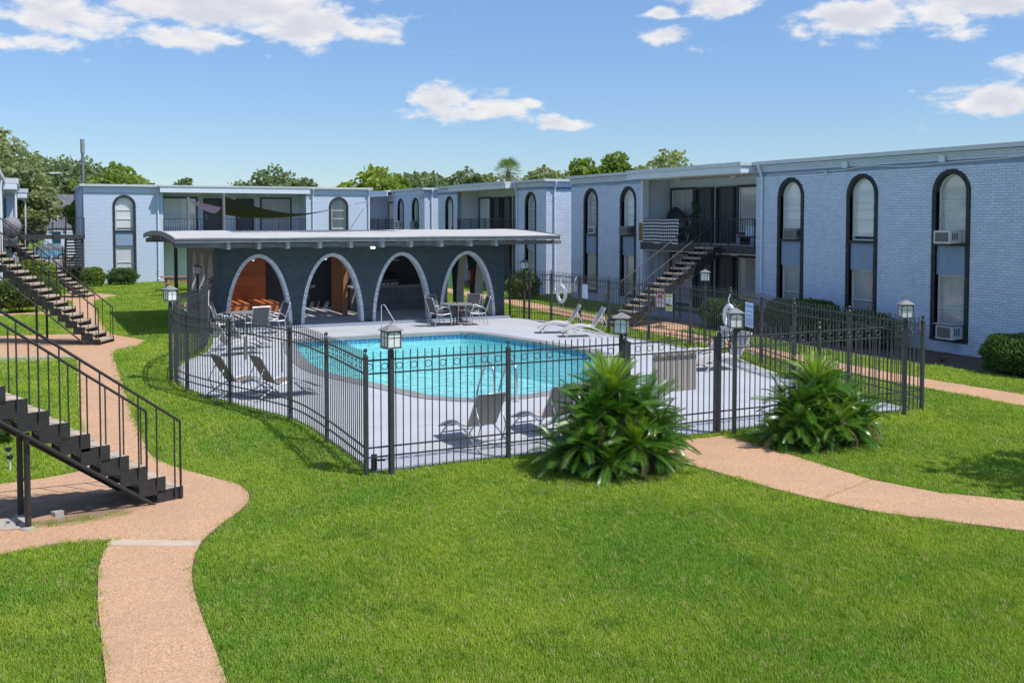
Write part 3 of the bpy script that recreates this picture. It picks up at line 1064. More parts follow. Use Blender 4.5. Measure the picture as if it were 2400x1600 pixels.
# lawn: a tuft of blades instanced on scattered points (too many to count)
def make_grass():
    rng = np.random.default_rng(5)
    tm = MB()
    for i in range(9):
        a = rng.uniform(0, 6.28)
        r = 0.045 * math.sqrt(rng.uniform(0, 1))
        bx, by = r * math.cos(a), r * math.sin(a)
        la = rng.uniform(0, 6.28)
        h = rng.uniform(0.030, 0.058)
        ln = rng.uniform(0.008, 0.032)
        w = rng.uniform(0.0028, 0.0046)
        sx, sy = -math.sin(la) * w, math.cos(la) * w
        cx, cy = math.cos(la) * ln, math.sin(la) * ln
        tm.add([(bx - sx, by - sy, -0.005), (bx + sx, by + sy, -0.005), (bx + sx * .8 + cx * .35, by + sy * .8 + cy * .35, h * .6), (bx - sx * .8 + cx * .35, by - sy * .8 + cy * .35, h * .6), (bx + cx, by + cy, h)],
               [(0, 1, 2, 3), (3, 2, 4)])
    tuft = bpy.data.objects.new('grass_tuft', tm.mesh('grass_tuft', 'grass_blade'))
    # candidates in a fan before the camera, thinning with distance
    N = 430000
    u = rng.uniform(0, 1, N)
    d0, d1, e = 5.6, 62.0, 0.30
    d = (d0 ** e + u * (d1 ** e - d0 ** e)) ** (1 / e)
    th = R(26) + rng.uniform(-R(34), R(34), N)
    x, y = d * np.sin(th), d * np.cos(th)
    bad = np.zeros(N, bool)
    wob = 0.035
    xx, yy = x + rng.normal(0, wob, N), y + rng.normal(0, wob, N)
    fence_in = deck_poly
    for p in (walk_a, walk_b, walk_c, walk_d, walk_e, walk_f, bed_mid, bed_right, bed_porch, porch_r, bed_b, fence_in):
        bad |= inpoly(xx, yy, p)
    bs = inpoly(x, y, bed_stair)
    bad |= bs
    for x0, y0, x1, y1 in ((5.35, 31.9, 15.55, 39.4), (22.1, 0, 60, 80), (22.1, 50, 60, 90), (2.85, 59.3, 19.4, 90), (-20, 36, -0.6, 90)):
        bad |= (x > x0) & (x < x1) & (y > y0) & (y < y1)
    bad |= (y > 60) & (x < 4)
    # dry patches on the sandy bed keep a few tufts
    keep = ~bad
    x, y, d = x[keep], y[keep], d[keep]
    ex = rng.uniform(0, 1, (260, 2))
    ex = ex * np.array([1.3, 0.22]) + np.array([0.0, 12.62])
    ex = ex[inpoly(ex[:, 0], ex[:, 1], bed_stair)]
    x = np.concatenate([x, ex[:, 0]])
    y = np.concatenate([y, ex[:, 1]])
    d = np.concatenate([d, np.full(len(ex), 13.0)])
    n = len(x)
    me = bpy.data.meshes.new('grass')
    me.vertices.add(n)
    co = np.stack([x, y, np.full(n, 0.0)], 1).astype(np.float32)
    me.vertices.foreach_set('co', co.ravel())
    wide = np.clip(d / 11.0, 1.0, 2.6) * rng.uniform(0.8, 1.25, n)
    tall = np.clip(d / 16.0, 0.95, 1.25) * rng.uniform(0.65, 1.2, n)
    # softer, longer grass in some patches
    pat = np.sin(x * 1.3 + 2 * np.sin(y * .7)) * np.sin(y * 1.1 + 1.5 * np.sin(x * .9))
    tall *= 1.0 + 0.18 * pat
    sc = np.stack([wide, wide, tall], 1).astype(np.float32)
    at = me.attributes.new('sc', 'FLOAT_VECTOR', 'POINT')
    at.data.foreach_set('vector', sc.ravel())
    rt = np.stack([rng.normal(0, .12, n), rng.normal(0, .12, n), rng.uniform(0, 6.28, n)], 1).astype(np.float32)
    at = me.attributes.new('rt', 'FLOAT_VECTOR', 'POINT')
    at.data.foreach_set('vector', rt.ravel())
    me.materials.append(MATS['grass_blade'])
    ob = stuff(link('grass', me))
    ob['label'] = 'short mown green grass covering the courtyard lawn'
    ng = bpy.data.node_groups.new('grass_scatter', 'GeometryNodeTree')
    ng.interface.new_socket('Geometry', in_out='INPUT', socket_type='NodeSocketGeometry')
    ng.interface.new_socket('Geometry', in_out='OUTPUT', socket_type='NodeSocketGeometry')
    gi, go = ng.nodes.new('NodeGroupInput'), ng.nodes.new('NodeGroupOutput')
    ip = ng.nodes.new('GeometryNodeInstanceOnPoints')
    oi = ng.nodes.new('GeometryNodeObjectInfo')
    oi.inputs['Object'].default_value = tuft
    oi.inputs['As Instance'].default_value = True
    a1 = ng.nodes.new('GeometryNodeInputNamedAttribute')
    a1.data_type = 'FLOAT_VECTOR'
    a1.inputs['Name'].default_value = 'sc'
    a2 = ng.nodes.new('GeometryNodeInputNamedAttribute')
    a2.data_type = 'FLOAT_VECTOR'
    a2.inputs['Name'].default_value = 'rt'
    e2r = ng.nodes.new('FunctionNodeEulerToRotation')
    L = ng.links.new
    L(gi.outputs[0], ip.inputs['Points'])
    L(oi.outputs['Geometry'], ip.inputs['Instance'])
    L(a1.outputs['Attribute'], ip.inputs['Scale'])
    L(a2.outputs['Attribute'], e2r.inputs[0])
    L(e2r.outputs[0], ip.inputs['Rotation'])
    L(ip.outputs[0], go.inputs[0])
    md = ob.modifiers.new('scatter', 'NODES')
    md.node_group = ng


make_grass()

# ------------------------------------------------------------------ apartment buildings
WALL_T = 0.24


def arched_window(bld, T, uc, style, zbot=0.40, fancy=True, w=1.21, open_=None):
    """tall bay: black brick surround, arched upper window, panel, lower window; everything hangs on the building"""
    W, TR = w, 0.125
    ztop, sill0, sill1, pan0 = 4.905, 2.87, 2.945, 2.09
    # surround of header bricks
    mb = MB(T)
    h = W / 2
    zs = ztop - h

    def brick(c, ax, nrm, l, t):
        # brick centred c=(u,z), along ax, thickness across nrm
        (cu, cz), (au, a_z), (nu, nz) = c, ax, nrm
        d0, d1 = -0.035 + rnd.uniform(-.006, .006), 0.12
        vs = []
        for d in (d0, d1):
            for sa, sn in ((-1, -1), (1, -1), (1, 1), (-1, 1)):
                vs.append((cu + au * sa * l / 2 + nu * sn * t / 2, d, cz + a_z * sa * l / 2 + nz * sn * t / 2))
        mb.add(vs, [(0, 1, 2, 3), (7, 6, 5, 4), (0, 4, 5, 1), (1, 5, 6, 2), (2, 6, 7, 3), (3, 7, 4, 0)])
    nz_ = int((zs - zbot) / 0.0745)
    for k in range(nz_):
        z = zbot + (k + .5) * (zs - zbot) / nz_
        for s in (-1, 1):
            brick((uc + s * (h - TR / 2), z), (1, 0), (0, 1), TR, 0.068)
    na = int(math.pi * (h - TR / 2) / 0.0745)
    for k in range(na):
        t = math.pi * (k + .5) / na
        c, s = math.cos(t), math.sin(t)
        brick((uc + c * (h - TR / 2), zs + s * (h - TR / 2)), (c, s), (-s, c), TR, 0.060)
    mb.box(uc - h + TR, -0.03, sill0, uc + h - TR, 0.16, sill1)
    mb.box(uc - h, -0.05, zbot - 0.09, uc + h, 0.16, zbot)
    # dark jamb behind the bricks
    o = arch_poly(uc, W - 0.01, zbot, ztop - .005, 14)
    i = arch_poly(uc, W - 2 * TR - 0.0, zbot, ztop - TR, 14)
    mb.strip([(a, 0.0, b) for a, b in o], [(a, 0.0, b) for a, b in i])
    mb.strip([(a, 0.0, b) for a, b in i], [(a, 0.16, b) for a, b in i])
    mb.build('window_surround', 'black_trim', bld)
    # panel between the storeys
    iw = W / 2 - TR
    p = MB(T)
    p.box(uc - iw + .002, 0.045, pan0, uc + iw - .002, 0.15, sill0 - .002)
    pn = p.build('spandrel_panel', 'blue_panel', bld)
    p = MB(T)
    p.box(uc - 0.02, 0.033, 2.38, uc + 0.12, 0.0435, 2.41)
    p.box(uc + 0.09, 0.033, 2.412, uc + 0.12, 0.0435, 2.56)
    p.build('wall_clip', 'blue_panel', pn)
    # upper window
    for lev in (1, 0):
        fr = MB(T)
        if lev:
            zb, zt = sill1, ztop - TR
            op = arch_poly(uc, 2 * iw, zb, zt, 14)
            ip = arch_poly(uc, 2 * iw - 0.10, zb + 0.045, zt - 0.05, 14)
            pane_poly = arch_poly(uc, 2 * iw - 0.09, zb + 0.04, zt - 0.045, 14)
            bars = [zb + 0.62, zb + 1.12] + ([zb + 0.92] if style.get('extra') else [])
        else:
            zb, zt = zbot, pan0 - .002
            op = [(uc - iw, zb), (uc - iw, zt), (uc + iw, zt), (uc + iw, zb)]
            ip = [(uc - iw + .05, zb + .045), (uc - iw + .05, zt - .045), (uc + iw - .05, zt - .045), (uc + iw - .05, zb + .045)]
            pane_poly = ip
            bars = [zb + (zt - zb) * 0.46]
        for d0, d1 in ((0.115, 0.16),):
            fr.strip([(a, d0, b) for a, b in op], [(a, d0, b) for a, b in ip], True)
            fr.strip([(a, d0, b) for a, b in ip], [(a, d1 + .02, b) for a, b in ip], True)
        for z in bars:
            fr.box(uc - iw + .03, 0.122, z - .014, uc + iw - .03, 0.158, z + .014)
        # inner reveal line of the sash
        fr.box(uc - iw + .085, 0.135, zb + .05, uc - iw + .10, 0.17, zt - (0.32 if lev else 0.05))
        wn = fr.build('window', 'white_frame', bld)
        g_ = MB(T)
        g_.add([(a, 0.150, b) for a, b in pane_poly], [tuple(range(len(pane_poly)))])
        g_.build('pane', 'pane_glass', wn)
        # blind, shade or curtain
        kind = style['up' if lev else 'low']
        b = MB(T)
        zt2 = zt - 0.02
        if kind == 'slat':
            z = zt2
            while z > zb + (0.30 if style.get('ac') and lev else 0.05):
                hw = iw - .02
                if lev and z > ztop - h:
                    q = (z - (ztop - h)) / (h - TR)
                    hw = max(0.02, (iw - .02) * math.sqrt(max(0, 1 - q * q)))
                b.add([(uc - hw, 0.163, z), (uc + hw, 0.163, z), (uc + hw, 0.185, z - .040), (uc - hw, 0.185, z - .040)], [(0, 1, 2, 3)])
                z -= 0.042
            b.build('blind', 'blind', wn)
        elif kind == 'shade':
            q = pane_poly
            b.add([(a, 0.165, max(c, zb + .12)) for a, c in q], [tuple(range(len(q)))])
            b.build('shade', 'shade_cloth', wn)
        else:
            q = pane_poly
            b.add([(a, 0.17, c) for a, c in q], [tuple(range(len(q)))])
            b.build('curtain', 'curtain', wn)
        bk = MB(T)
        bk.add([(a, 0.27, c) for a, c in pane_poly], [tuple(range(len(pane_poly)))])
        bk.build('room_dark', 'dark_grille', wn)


def panel_door(bld, T, u0, z0, d, w=0.91, h=2.05, number=None, knob_left=True, mw=None):
    t = MB(T)
    f = 0.075
    t.box(u0, d - .06, z0, u0 + f, d + .1, z0 + h + f)
    t.box(u0 + w + f, d - .06, z0, u0 + w + 2 * f, d + .1, z0 + h + f)
    t.box(u0 + f, d - .06, z0 + h, u0 + w + f, d + .1, z0 + h + f)
    fr = t.build('door_frame', 'dark_trim', bld)
    t = MB(T)
    t.box(u0 + f, d + .055, z0 + .01, u0 + w + f, d + .095, z0 + h)
    for c in (0, 1):
        a = u0 + f + 0.12 + c * 0.36
        for za, zb in ((.20, .62), (.74, 1.42), (1.54, 1.82)):
            t.box(a, d + .043, z0 + za, a + .30, d + .0535, z0 + zb)
            t.box(a + .04, d + .036, z0 + za + .05, a + .26, d + .042, z0 + zb - .05)
    dr = t.build('door', 'door_paint', bld)
    t = MB(T)
    ku = u0 + f + (0.07 if knob_left else w - .07)
    for z in (0.98, 1.12):
        t.box(ku - .025, d + .0, z0 + z - .025, ku + .025, d + .052, z0 + z + .025)
    t.build('door_handle', 'chrome', dr)
    return dr


def flat_window(bld, T, u0, u1, z0, z1, d, kind='shade'):
    t = MB(T)
    f = 0.09
    t.box(u0, d - .05, z0, u0 + f, d + .08, z1)
    t.box(u1 - f, d - .05, z0, u1, d + .08, z1)
    t.box(u0 + f, d - .05, z1 - f, u1 - f, d + .08, z1)
    t.box(u0 + f, d - .05, z0, u1 - f, d + .08, z0 + f)
    w = t.build('window', 'dark_trim', bld)
    a, b, c, e = u0 + f, u1 - f, z0 + f, z1 - f
    t = MB(T)
    s = 0.035
    for x0, x1, y0, y1 in ((a, a + s, c, e), (b - s, b, c, e), (a + s, b - s, c, c + s), (a + s, b - s, e - s, e), ((a + b) / 2 - .015, (a + b) / 2 + .015, c + s, e - s)):
        t.box(x0, d - .01, y0, x1, d + .04, y1)
    t.build('sash', 'white_frame', w)
    t = MB(T)
    t.add([(a, d + .02, c), (b, d + .02, c), (b, d + .02, e), (a, d + .02, e)], [(0, 1, 2, 3)])
    t.build('pane', 'pane_glass', w)
    t = MB(T)
    t.add([(a, d + .05, c), (b, d + .05, c), (b, d + .05, e), (a, d + .05, e)], [(0, 1, 2, 3)])
    t.build('shade', 'shade_cloth' if kind == 'shade' else 'screen', w)


def siding(bld, T, u0, u1, z0, z1, d, gaps, single=True):
    """lapped boards on the recess wall, cut round doors and windows"""
    z = z0
    jm = MB(T)
    while z < z1 - .02:
        zt = min(z + .155, z1)
        segs = [(u0, u1)]
        for a, b, c, e in gaps:
            if e > z + .02 and c < zt - .02:
                o = []
                for p, q in segs:
                    if p < a:
                        o.append((p, min(q, a)))
                    if q > b:
                        o.append((max(p, b), q))
                segs = [s for s in o if s[1] - s[0] > .02]
        for p, q in segs:
            m = MB(T) if single else jm
            m.add([(p, d - .016, z), (q, d - .016, z), (q, d - .003, zt), (p, d - .003, zt), (p, d + .012, z), (q, d + .012, z)], [(0, 1, 2, 3), (0, 4, 5, 1)])
            if single:
                m.build('siding_board', 'siding_paint', bld)
        z += .155
    if not single:
        stuff(jm.build('siding', 'siding_paint', bld))


def recess(bld, T, u0, u1, items, depth=2.1, single=True, zf=2.66, ztop=5.12, rail=True, rail_single=False, rev=False, slab_out=0.06):
    t = MB(T)
    t.box(u0, 0.004, zf - .28, u1, depth, zf)
    t.box(u0 + .004, -slab_out, zf - .282, u1 - .004, 0.003, zf + .001)
    t.build('balcony_slab', 'dark_trim', bld)
    t = MB(T)
    t.box(u0, 0.01, zf + .0005, u1, depth, zf + .012)
    t.build('balcony_floor', 'ph_floor', bld)
    t = MB(T)
    t.box(u0, depth, 0.0, u1, depth + .15, ztop + .1)
    t.box(u0 - .12, 0.24, 0.0, u0, depth + .15, ztop + .1)
    t.box(u1, 0.24, 0.0, u1 + .12, depth + .15, ztop + .1)
    t.build('recess_wall', 'siding_paint', bld)
    t = MB(T)
    t.box(u0, 0.0, ztop, u1, depth, ztop + .07)
    t.box(u0, 0.0, zf - .32, u1, depth, zf - .282)
    t.build('soffit', 'soffit', bld)
    gaps = []
    for it in items:
        for base in (zf, 0.11):
            if it[0] == 'door':
                gaps.append((it[1], it[1] + 1.06, base, base + 2.13))
                panel_door(bld, T, it[1], base, depth - .1, knob_left=it[2])
            else:
                z0, z1 = base + it[3], base + it[4]
                gaps.append((it[1], it[2], z0, z1))
                flat_window(bld, T, it[1], it[2], z0, z1, depth - .06, it[5])
    siding(bld, T, u0, u1, zf, ztop, depth, gaps, single)
    siding(bld, T, u0, u1, 0.1, zf - .32, depth, gaps, False)
    if rail:
        railing(bld, T, u0 + .03, u1 - .03, 0.0, zf, 0.93, rail_single)


def railing(bld, T, u0, u1, d, z0, h, single, gap=None, gate=None):
    t = MB(T)
    segs = [(u0, u1)] if not gap else [(u0, gap[0]), (gap[1], u1)]
    for a, b in segs:
        t.box(a, d - .018, z0 + h - .03, b, d + .018, z0 + h)
        t.box(a, d - .014, z0 + .09, b, d + .014, z0 + .115)
        n = max(1, round((b - a) / 1.7))
        for k in range(n + 1):
            u = a + (b - a) * k / n
            t.box(u - .02, d - .02, z0 - .25, u + .02, d + .02, z0 + h - .03)
    r = t.build('balcony_railing', 'iron', bld)
    me = None
    jm = MB(T)
    for a, b in segs:
        n = round((b - a) / .125)
        for k in range(1, n):
            u = a + (b - a) * k / n
            if single:
                if me is None:
                    mb = MB()
                    mb.box(-.008, -.008, .115, .008, .008, h - .03)
                    me = mb.mesh('baluster', 'iron')
                link('baluster', me, r, Matrix.Translation(T(u, d, z0)))
            else:
                jm.box(u - .008, d - .008, z0 + .115, u + .008, d + .008, z0 + h - .03)
    if not single:
        jm.build('balusters', 'iron', r)
    return r


def roof_edge(bld, T, u0, u1, z, out=0.22, zlow=None, mat='roof_edge'):
    """parapet gutter line with a stepped brick cornice below"""
    t = MB(T)
    t.box(u0, -out, z - .085, u1, 0.5, z)
    t.box(u0, -out - .02, z - .10, u1, -out, z + .02)
    t.build('gutter', mat, bld)


def cornice(bld, T, u0, u1, z, single=False):
    t = MB(T)
    t.box(u0, -.11, z - .155, u1, .02, z - .086)
    t.box(u0, -.05, z - .30, u1, .02, z - .226)
    k = u0
    while k < u1 - .07:
        t.box(k + .004, -.085 + rnd.uniform(-.004, .004), z - .224, min(k + .071, u1), .02, z - .157)
        k += .0755
    stuff(t.build('cornice', 'blue_paint', bld))


def downspout(bld, T, u, z1, z0=0.15, d=-.02, mat='trim_grey'):
    t = MB(T)
    t.tube([(u, d - .2, z1 - .03), (u, d - .2, z1 - .12), (u, d - .06, z1 - .42), (u, d - .05, z1 - .55), (u, d - .05, z0 + .1), (u, d - .16, z0)], .042, 6)
    for z in (z1 - .8, (z1 + z0) / 2, z0 + .5):
        t.box(u - .055, d - .10, z, u + .055, d + .02, z + .04)
    t.build('downspout', mat, bld)


def hole_arch(uc, zbot, ztop=4.905, w=1.21):
    h = w / 2

    def f(u, z):
        if z < zbot - .1 or z > ztop:
            return False
        zs = ztop - h
        if z <= zs:
            return abs(u - uc) < h
        return (u - uc) ** 2 + (z - zs) ** 2 < h * h
    return f


def hole_rect(a, b, z0, z1):
    return lambda u, z: a < u < b and z0 < z < z1


def facade(bld, T, u0, u1, ztop, wins, recs, brick, single=0, key=None, vis=None, zbot=0.40):
    holes = [arch_poly(uc, 1.21, zb - .09, 4.905, 14) for uc, zb in wins]
    outer = [(u0, -.1), (u0, ztop)]
    lo = [(u1, ztop)]
    # recesses cut the wall all the way: build wall pieces between them
    edges = [u0] + [x for r in recs for x in r] + [u1]
    for a, b in zip(edges[::2], edges[1::2]):
        hs = [h for h in holes if a < (h[0][0] + h[-1][0]) / 2 < b]
        filled([(a, -.1), (a, ztop), (b, ztop), (b, -.1)], hs, lambda u, w, d: T(u, d, w), 'wall', 'blue_mortar' if brick else 'far_brick', bld, WALL_T)
        if brick:
            sk = [hole_arch(uc, zb) for uc, zb in wins]
            brickwork(bld, T, a, b, 0.0, ztop - .30, sk, 'blue_paint', single if (key and a == edges[0]) else 0, key, vis=vis)
        # soldier course at the ends of each piece of wall
        for e in (a, b):
            pass


# ---- the near right-hand building
A = thing('apartment_building', 'pale blue painted brick two-storey block with three black-framed arched bays at the right', 'building', (26, 26, 0), 0, 'blue two-storey apartment buildings')
TA = FX(22.1)
WA = [(18.69, 0.42), (21.83, 0.42), (24.87, 0.50), (34.49, 0.50), (37.47, 0.50), (15.55, 0.42), (12.4, 0.42)]
campos = Vector((0, 0, 3.6))
facade(A, TA, 10.5, 39.2, 5.36, WA, [(26.55, 33.5)], True, 300, key=lambda b: (Vector((22.1, b[0], b[2])) - campos).length, vis=lambda b: b[0] > 16.62 and b[2] > 0.1)
sty = [dict(up='slat', low='slat', ac=1, extra=1), dict(up='shade', low='slat', extra=1), dict(up='shade', low='slat', ac=1, extra=1), dict(up='shade', low='slat', ac=1), dict(up='curtain', low='slat', ac=1), dict(up='slat', low='slat'), dict(up='slat', low='slat')]
for (uc, zb), s in zip(WA, sty):
    arched_window(A, TA, uc, s, zb)
recess(A, TA, 26.55, 33.5, [('win', 27.0, 29.2, .35, 2.15, 'screen'), ('door', 29.33, False), ('door', 30.64, True), ('win', 31.8, 33.4, .05, 2.15, 'screen')], depth=1.4, rail=False)
railing(A, TA, 26.6, 33.45, -.02, 2.66, .93, True, gap=(28.0, 28.95))
roof_edge(A, TA, 10.5, 26.55, 5.46)
roof_edge(A, TA, 33.5, 39.25, 5.46)
cornice(A, TA, 10.5, 26.5, 5.44)
cornice(A, TA, 33.55, 39.2, 5.44)
t = MB(TA)
t.box(26.5, -.72, 5.36, 33.55, 0.5, 5.46)
t.box(26.5, -.74, 5.345, 33.55, -.71, 5.48)
t.build('gutter', 'roof_edge', A)
t = MB(TA)
t.box(26.55, -.68, 5.12, 33.5, -.62, 5.358)
t.box(26.55, -.62, 5.12, 26.61, .0, 5.358)
t.box(33.44, -.62, 5.12, 33.5, .0, 5.358)
t.build('fascia_board', 'trim_grey', A)
t = MB(TA)
t.box(26.61, -.62, 5.16, 33.44, .0, 5.20)
t.build('soffit', 'soffit', A)
downspout(A, TA, 26.2, 5.4)
t = MB(TA)
t.box(33.36, -.05, .1, 33.5, .24, 5.15)
t.build('corner_post', 'trim_grey', A)
t = MB()
t.box(23.66, 10.5, 0, 34, 39.2, 5.2)
t.box(22.34, 10.5, 5.205, 34, 39.2, 5.38)
t.box(22.35, 10.5, 0, 24.35, 10.7, 5.2)
t.build('body', 'blue_mortar', A)
# conduit and boxes under the cornice
t = MB()
pts = [(22.07, 26.0, 5.02), (22.06, 24.5, 5.03), (22.06, 22.5, 5.06), (22.06, 21.6, 5.12), (22.06, 20.0, 5.05), (22.06, 18.9, 5.08), (22.06, 17.5, 5.10), (22.06, 16.0, 5.14), (22.06, 12, 5.1)]
t.tube(spline(pts, 4), .017, 5)
t.build('conduit', 'trim_grey', A)
t = MB()
t.tube(spline([(22.06, 38.6, 5.05), (22.06, 36.5, 5.0), (22.06, 35.4, 4.97), (22.06, 34.2, 5.03), (22.06, 33.6, 5.0)], 4), .014, 5)
t.build('conduit', 'trim_grey', A)
for y, z in ((22.4, 5.20), (18.9, 5.20)):
    t = MB()
    t.box(21.94, y - .09, z - .10, 22.0, y + .09, z + .08)
    t.build('junction_box', 'trim_grey', A)
t = MB()
t.tube([(22.05, 23.3, 5.03), (21.98, 23.2, 5.02)], .05, 8)
t.build('flood_lamp', 'white_plastic', A)
# ceiling lights on the balcony soffit
for y in (28.3, 31.6):
    m = MB()
    m.lathe([(.10, .0), (.15, .03), (.16, .08), (.05, .1)], (22.55, y, 5.03), 12)
    m.build('ceiling_light', 'white_plastic', A)
    m = MB()
    m.lathe([(.10, .0), (.15, .03), (.16, .06), (.05, .07)], (22.6, y, 2.27), 12)
    m.build('ceiling_light', 'white_plastic', A)
# door numbers beside the doors
for y, d in ((30.48, '602'), (31.73, '604')):
    for k, ch in enumerate(d):
        text(ch, .15, 'number_white', A, Matrix.Translation((23.47, y, 4.72 - .17 * k)) @ Matrix.Rotation(R(90), 4, 'X').to_4x4() if False else Matrix.Translation((23.47, y, 4.72 - .17 * k)) @ Matrix.Rotation(R(-90), 4, 'Z') @ Matrix.Rotation(R(90), 4, 'X'), 'door_number')

# ---- second block, beyond a breezeway
B = thing('apartment_building', 'blue brick two-storey block with a sunlit end wall behind the barbecue pavilion roof', 'building', (27, 49, 0), 0, 'blue two-storey apartment buildings')
XB = 22.33
TB = FX(XB)
facade(B, TB, 42.05, 55.9, 5.36, [(43.68, .5), (54.15, .5)], [(45.35, 52.95)], True)
arched_window(B, TB, 43.68, dict(up='curtain', low='curtain'), .5)
arched_window(B, TB, 54.15, dict(up='shade', low='slat'), .5)
recess(B, TB, 45.35, 52.95, [('win', 51.25, 52.85, .1, 2.15, 'shade'), ('door', 50.0, True), ('door', 48.65, True), ('win', 46.2, 48.3, .1, 2.15, 'screen')], depth=1.4, single=False, rail_single=False)
roof_edge(B, TB, 41.85, 45.4, 5.46)
roof_edge(B, TB, 52.9, 55.9, 5.46)
cornice(B, TB, 42.05, 45.3, 5.44)
cornice(B, TB, 53.0, 55.9, 5.44)
t = MB(TB)
t.box(45.35, -.62, 5.36, 52.95, .5, 5.46)
t.box(45.35, -.64, 5.345, 52.95, -.61, 5.48)
t.build('gutter', 'roof_edge', B)
t = MB(TB)
t.box(45.35, -.58, 5.12, 52.95, -.52, 5.358)
t.box(45.35, -.52, 5.12, 45.41, 0, 5.358)
t.box(45.41, -.52, 5.14, 52.95, 0, 5.18)
t.build('fascia_board', 'trim_grey', B)
downspout(B, TB, 45.1, 5.4)
TBe = FY(42.05)
filled([(XB + .242, -.1), (XB + .242, 5.36), (30, 5.36), (30, -.1)], [], lambda u, w, d: TBe(u, d, w), 'wall', 'blue_mortar', B, WALL_T)
brickwork(B, TBe, XB - .01, 26.0, 0.0, 5.06, [], 'blue_paint')
roof_edge(B, TBe, XB - .22, 30, 5.46)
t = MB(TBe)
t.box(XB - .05, -.1, 5.10, 30, .02, 5.36)
t.build('cornice', 'blue_paint', B)
downspout(B, TBe, 22.75, 5.4)
t = MB()
t.box(XB + 1.56, 42.3, 0, 34, 55.9, 5.1)
t.box(XB + .25, 42.3, 5.205, 34, 55.9, 5.38)
t.build('body', 'blue_mortar', B)

# ---- third block
Cb = thing('apartment_building', 'blue brick block with two small arched windows beside the gap, farthest of the right row', 'building', (27, 64, 0), 0, 'blue two-storey apartment buildings')
XC = 22.1
TC = FX(XC)
facade(Cb, TC, 57.6, 70, 5.36, [(59.2, .5), (61.95, .5)], [(63.2, 68.5)], False)
arched_window(Cb, TC, 59.2, dict(up='curtain', low='slat'), .5)
arched_window(Cb, TC, 61.95, dict(up='curtain', low='slat'), .5)
recess(Cb, TC, 63.2, 68.5, [('win', 66.5, 68.3, .1, 2.1, 'shade'), ('door', 65.2, True), ('door', 63.8, True)], depth=1.4, single=False)
roof_edge(Cb, TC, 57.4, 63.2, 5.46)
t = MB(TC)
t.box(63.2, -.55, 5.36, 68.6, .5, 5.46)
t.box(63.2, -.52, 5.08, 68.6, -.46, 5.358)
t.build('fascia_board', 'trim_grey', Cb)
TCe = FY(57.6)
filled([(XC + .242, -.1), (XC + .242, 5.36), (30, 5.36), (30, -.1)], [], lambda u, w, d: TCe(u, d, w), 'wall', 'far_brick', Cb, WALL_T)
roof_edge(Cb, TCe, XC - .2, 30, 5.46)
t = MB(TC)
t.box(57.6, -.06, 5.1, 63.15, .02, 5.366)
t.build('cornice', 'blue_paint', Cb)
downspout(Cb, TCe, 22.55, 5.4)
downspout(Cb, TC, 63.0, 5.4)
l = thing('flood_lamp', 'small white flood lamp under the eave of the farthest right block', 'lamp', (22.0, 57.9, 4.9))
m = MB()
m.tube([(22.05, 57.9, 4.95), (21.8, 57.75, 4.82)], .09, 8)
m.build('lamp_head', 'white_plastic', l)
t = MB()
t.box(XC + 1.56, 57.85, 0, 33, 70, 5.1)
t.box(XC + .25, 57.85, 5.205, 33, 70, 5.38)
t.build('body', 'blue_mortar', Cb)

# ---- block across the far side of the court
D = thing('apartment_building', 'blue brick two-storey block facing the camera behind the pavilion and shade sail', 'building', (11, 66, 0), 0, 'blue two-storey apartment buildings')
TD = FY(59.5)
facade(D, TD, 2.85, 19.2, 5.38, [(4.94, .35), (17.22, .35)], [(7.0, 15.2)], False)
arched_window(D, TD, 4.94, dict(up='shade', low='shade'), .35, w=1.21)
arched_window(D, TD, 17.22, dict(up='slat', low='shade'), .35)
recess(D, TD, 7.0, 15.2, [('win', 7.10, 9.12, .05, 2.2, 'shade'), ('door', 9.45, True), ('door', 11.33, True), ('win', 12.78, 14.68, .05, 2.2, 'screen')], depth=1.6, single=False)
for x, d in ((9.52, '607'), (11.40, '604')):
    for k, ch in enumerate(d):
        text(ch, .17, 'number_white', D, Matrix.Translation((x - .02, 61.02, 4.74 - .19 * k)) @ Matrix.Rotation(R(90), 4, 'X'), 'door_number')
roof_edge(D, TD, 2.65, 6.8, 5.47, .2)
roof_edge(D, TD, 15.3, 19.35, 5.47, .2)
t = MB(TD)
t.box(6.7, -.62, 5.38, 15.4, .5, 5.47)
t.build('gutter', 'roof_edge', D)
t = MB(TD)
t.box(6.78, -.58, 5.06, 15.3, -.52, 5.378)
t.box(15.24, -.52, 5.06, 15.3, 0, 5.378)
t.box(6.84, -.52, 5.08, 15.24, 0, 5.12)
t.build('fascia_board', 'trim_grey', D)
t = MB(TD)
t.box(2.85, -.07, 5.05, 6.95, .02, 5.383)
t.box(15.25, -.07, 5.05, 19.2, .02, 5.383)
t.build('cornice', 'blue_paint', D)
downspout(D, TD, 6.72, 5.42)
downspout(D, TD, 15.6, 5.42)
downspout(D, TD, 19.1, 5.42)
t = MB()
t.box(2.86, 61.27, 0, 19.2, 72, 5.2)
t.box(2.85, 59.75, 5.21, 19.2, 72, 5.39)
t.box(2.85, 59.75, 0, 3.0, 61.75, 5.2)
t.box(19.05, 59.75, 0, 19.2, 61.75, 5.2)
t.build('body', 'far_brick', D)
t = MB()
t.box(2.66, 59.5, 5.34, 2.845, 72, 5.46)
t.tube([(2.76, 60.0, 5.3), (2.80, 60.0, 4.9), (2.80, 60.0, .2)], .05, 6)
t.build('gutter', 'roof_edge', D)
for x in (9.0, 12.9):
    m = MB()
    m.lathe([(.10, .0), (.16, .03), (.17, .08), (.05, .1)], (x, 59.6, 4.96), 10)
    m.build('ceiling_light', 'white_plastic', D)

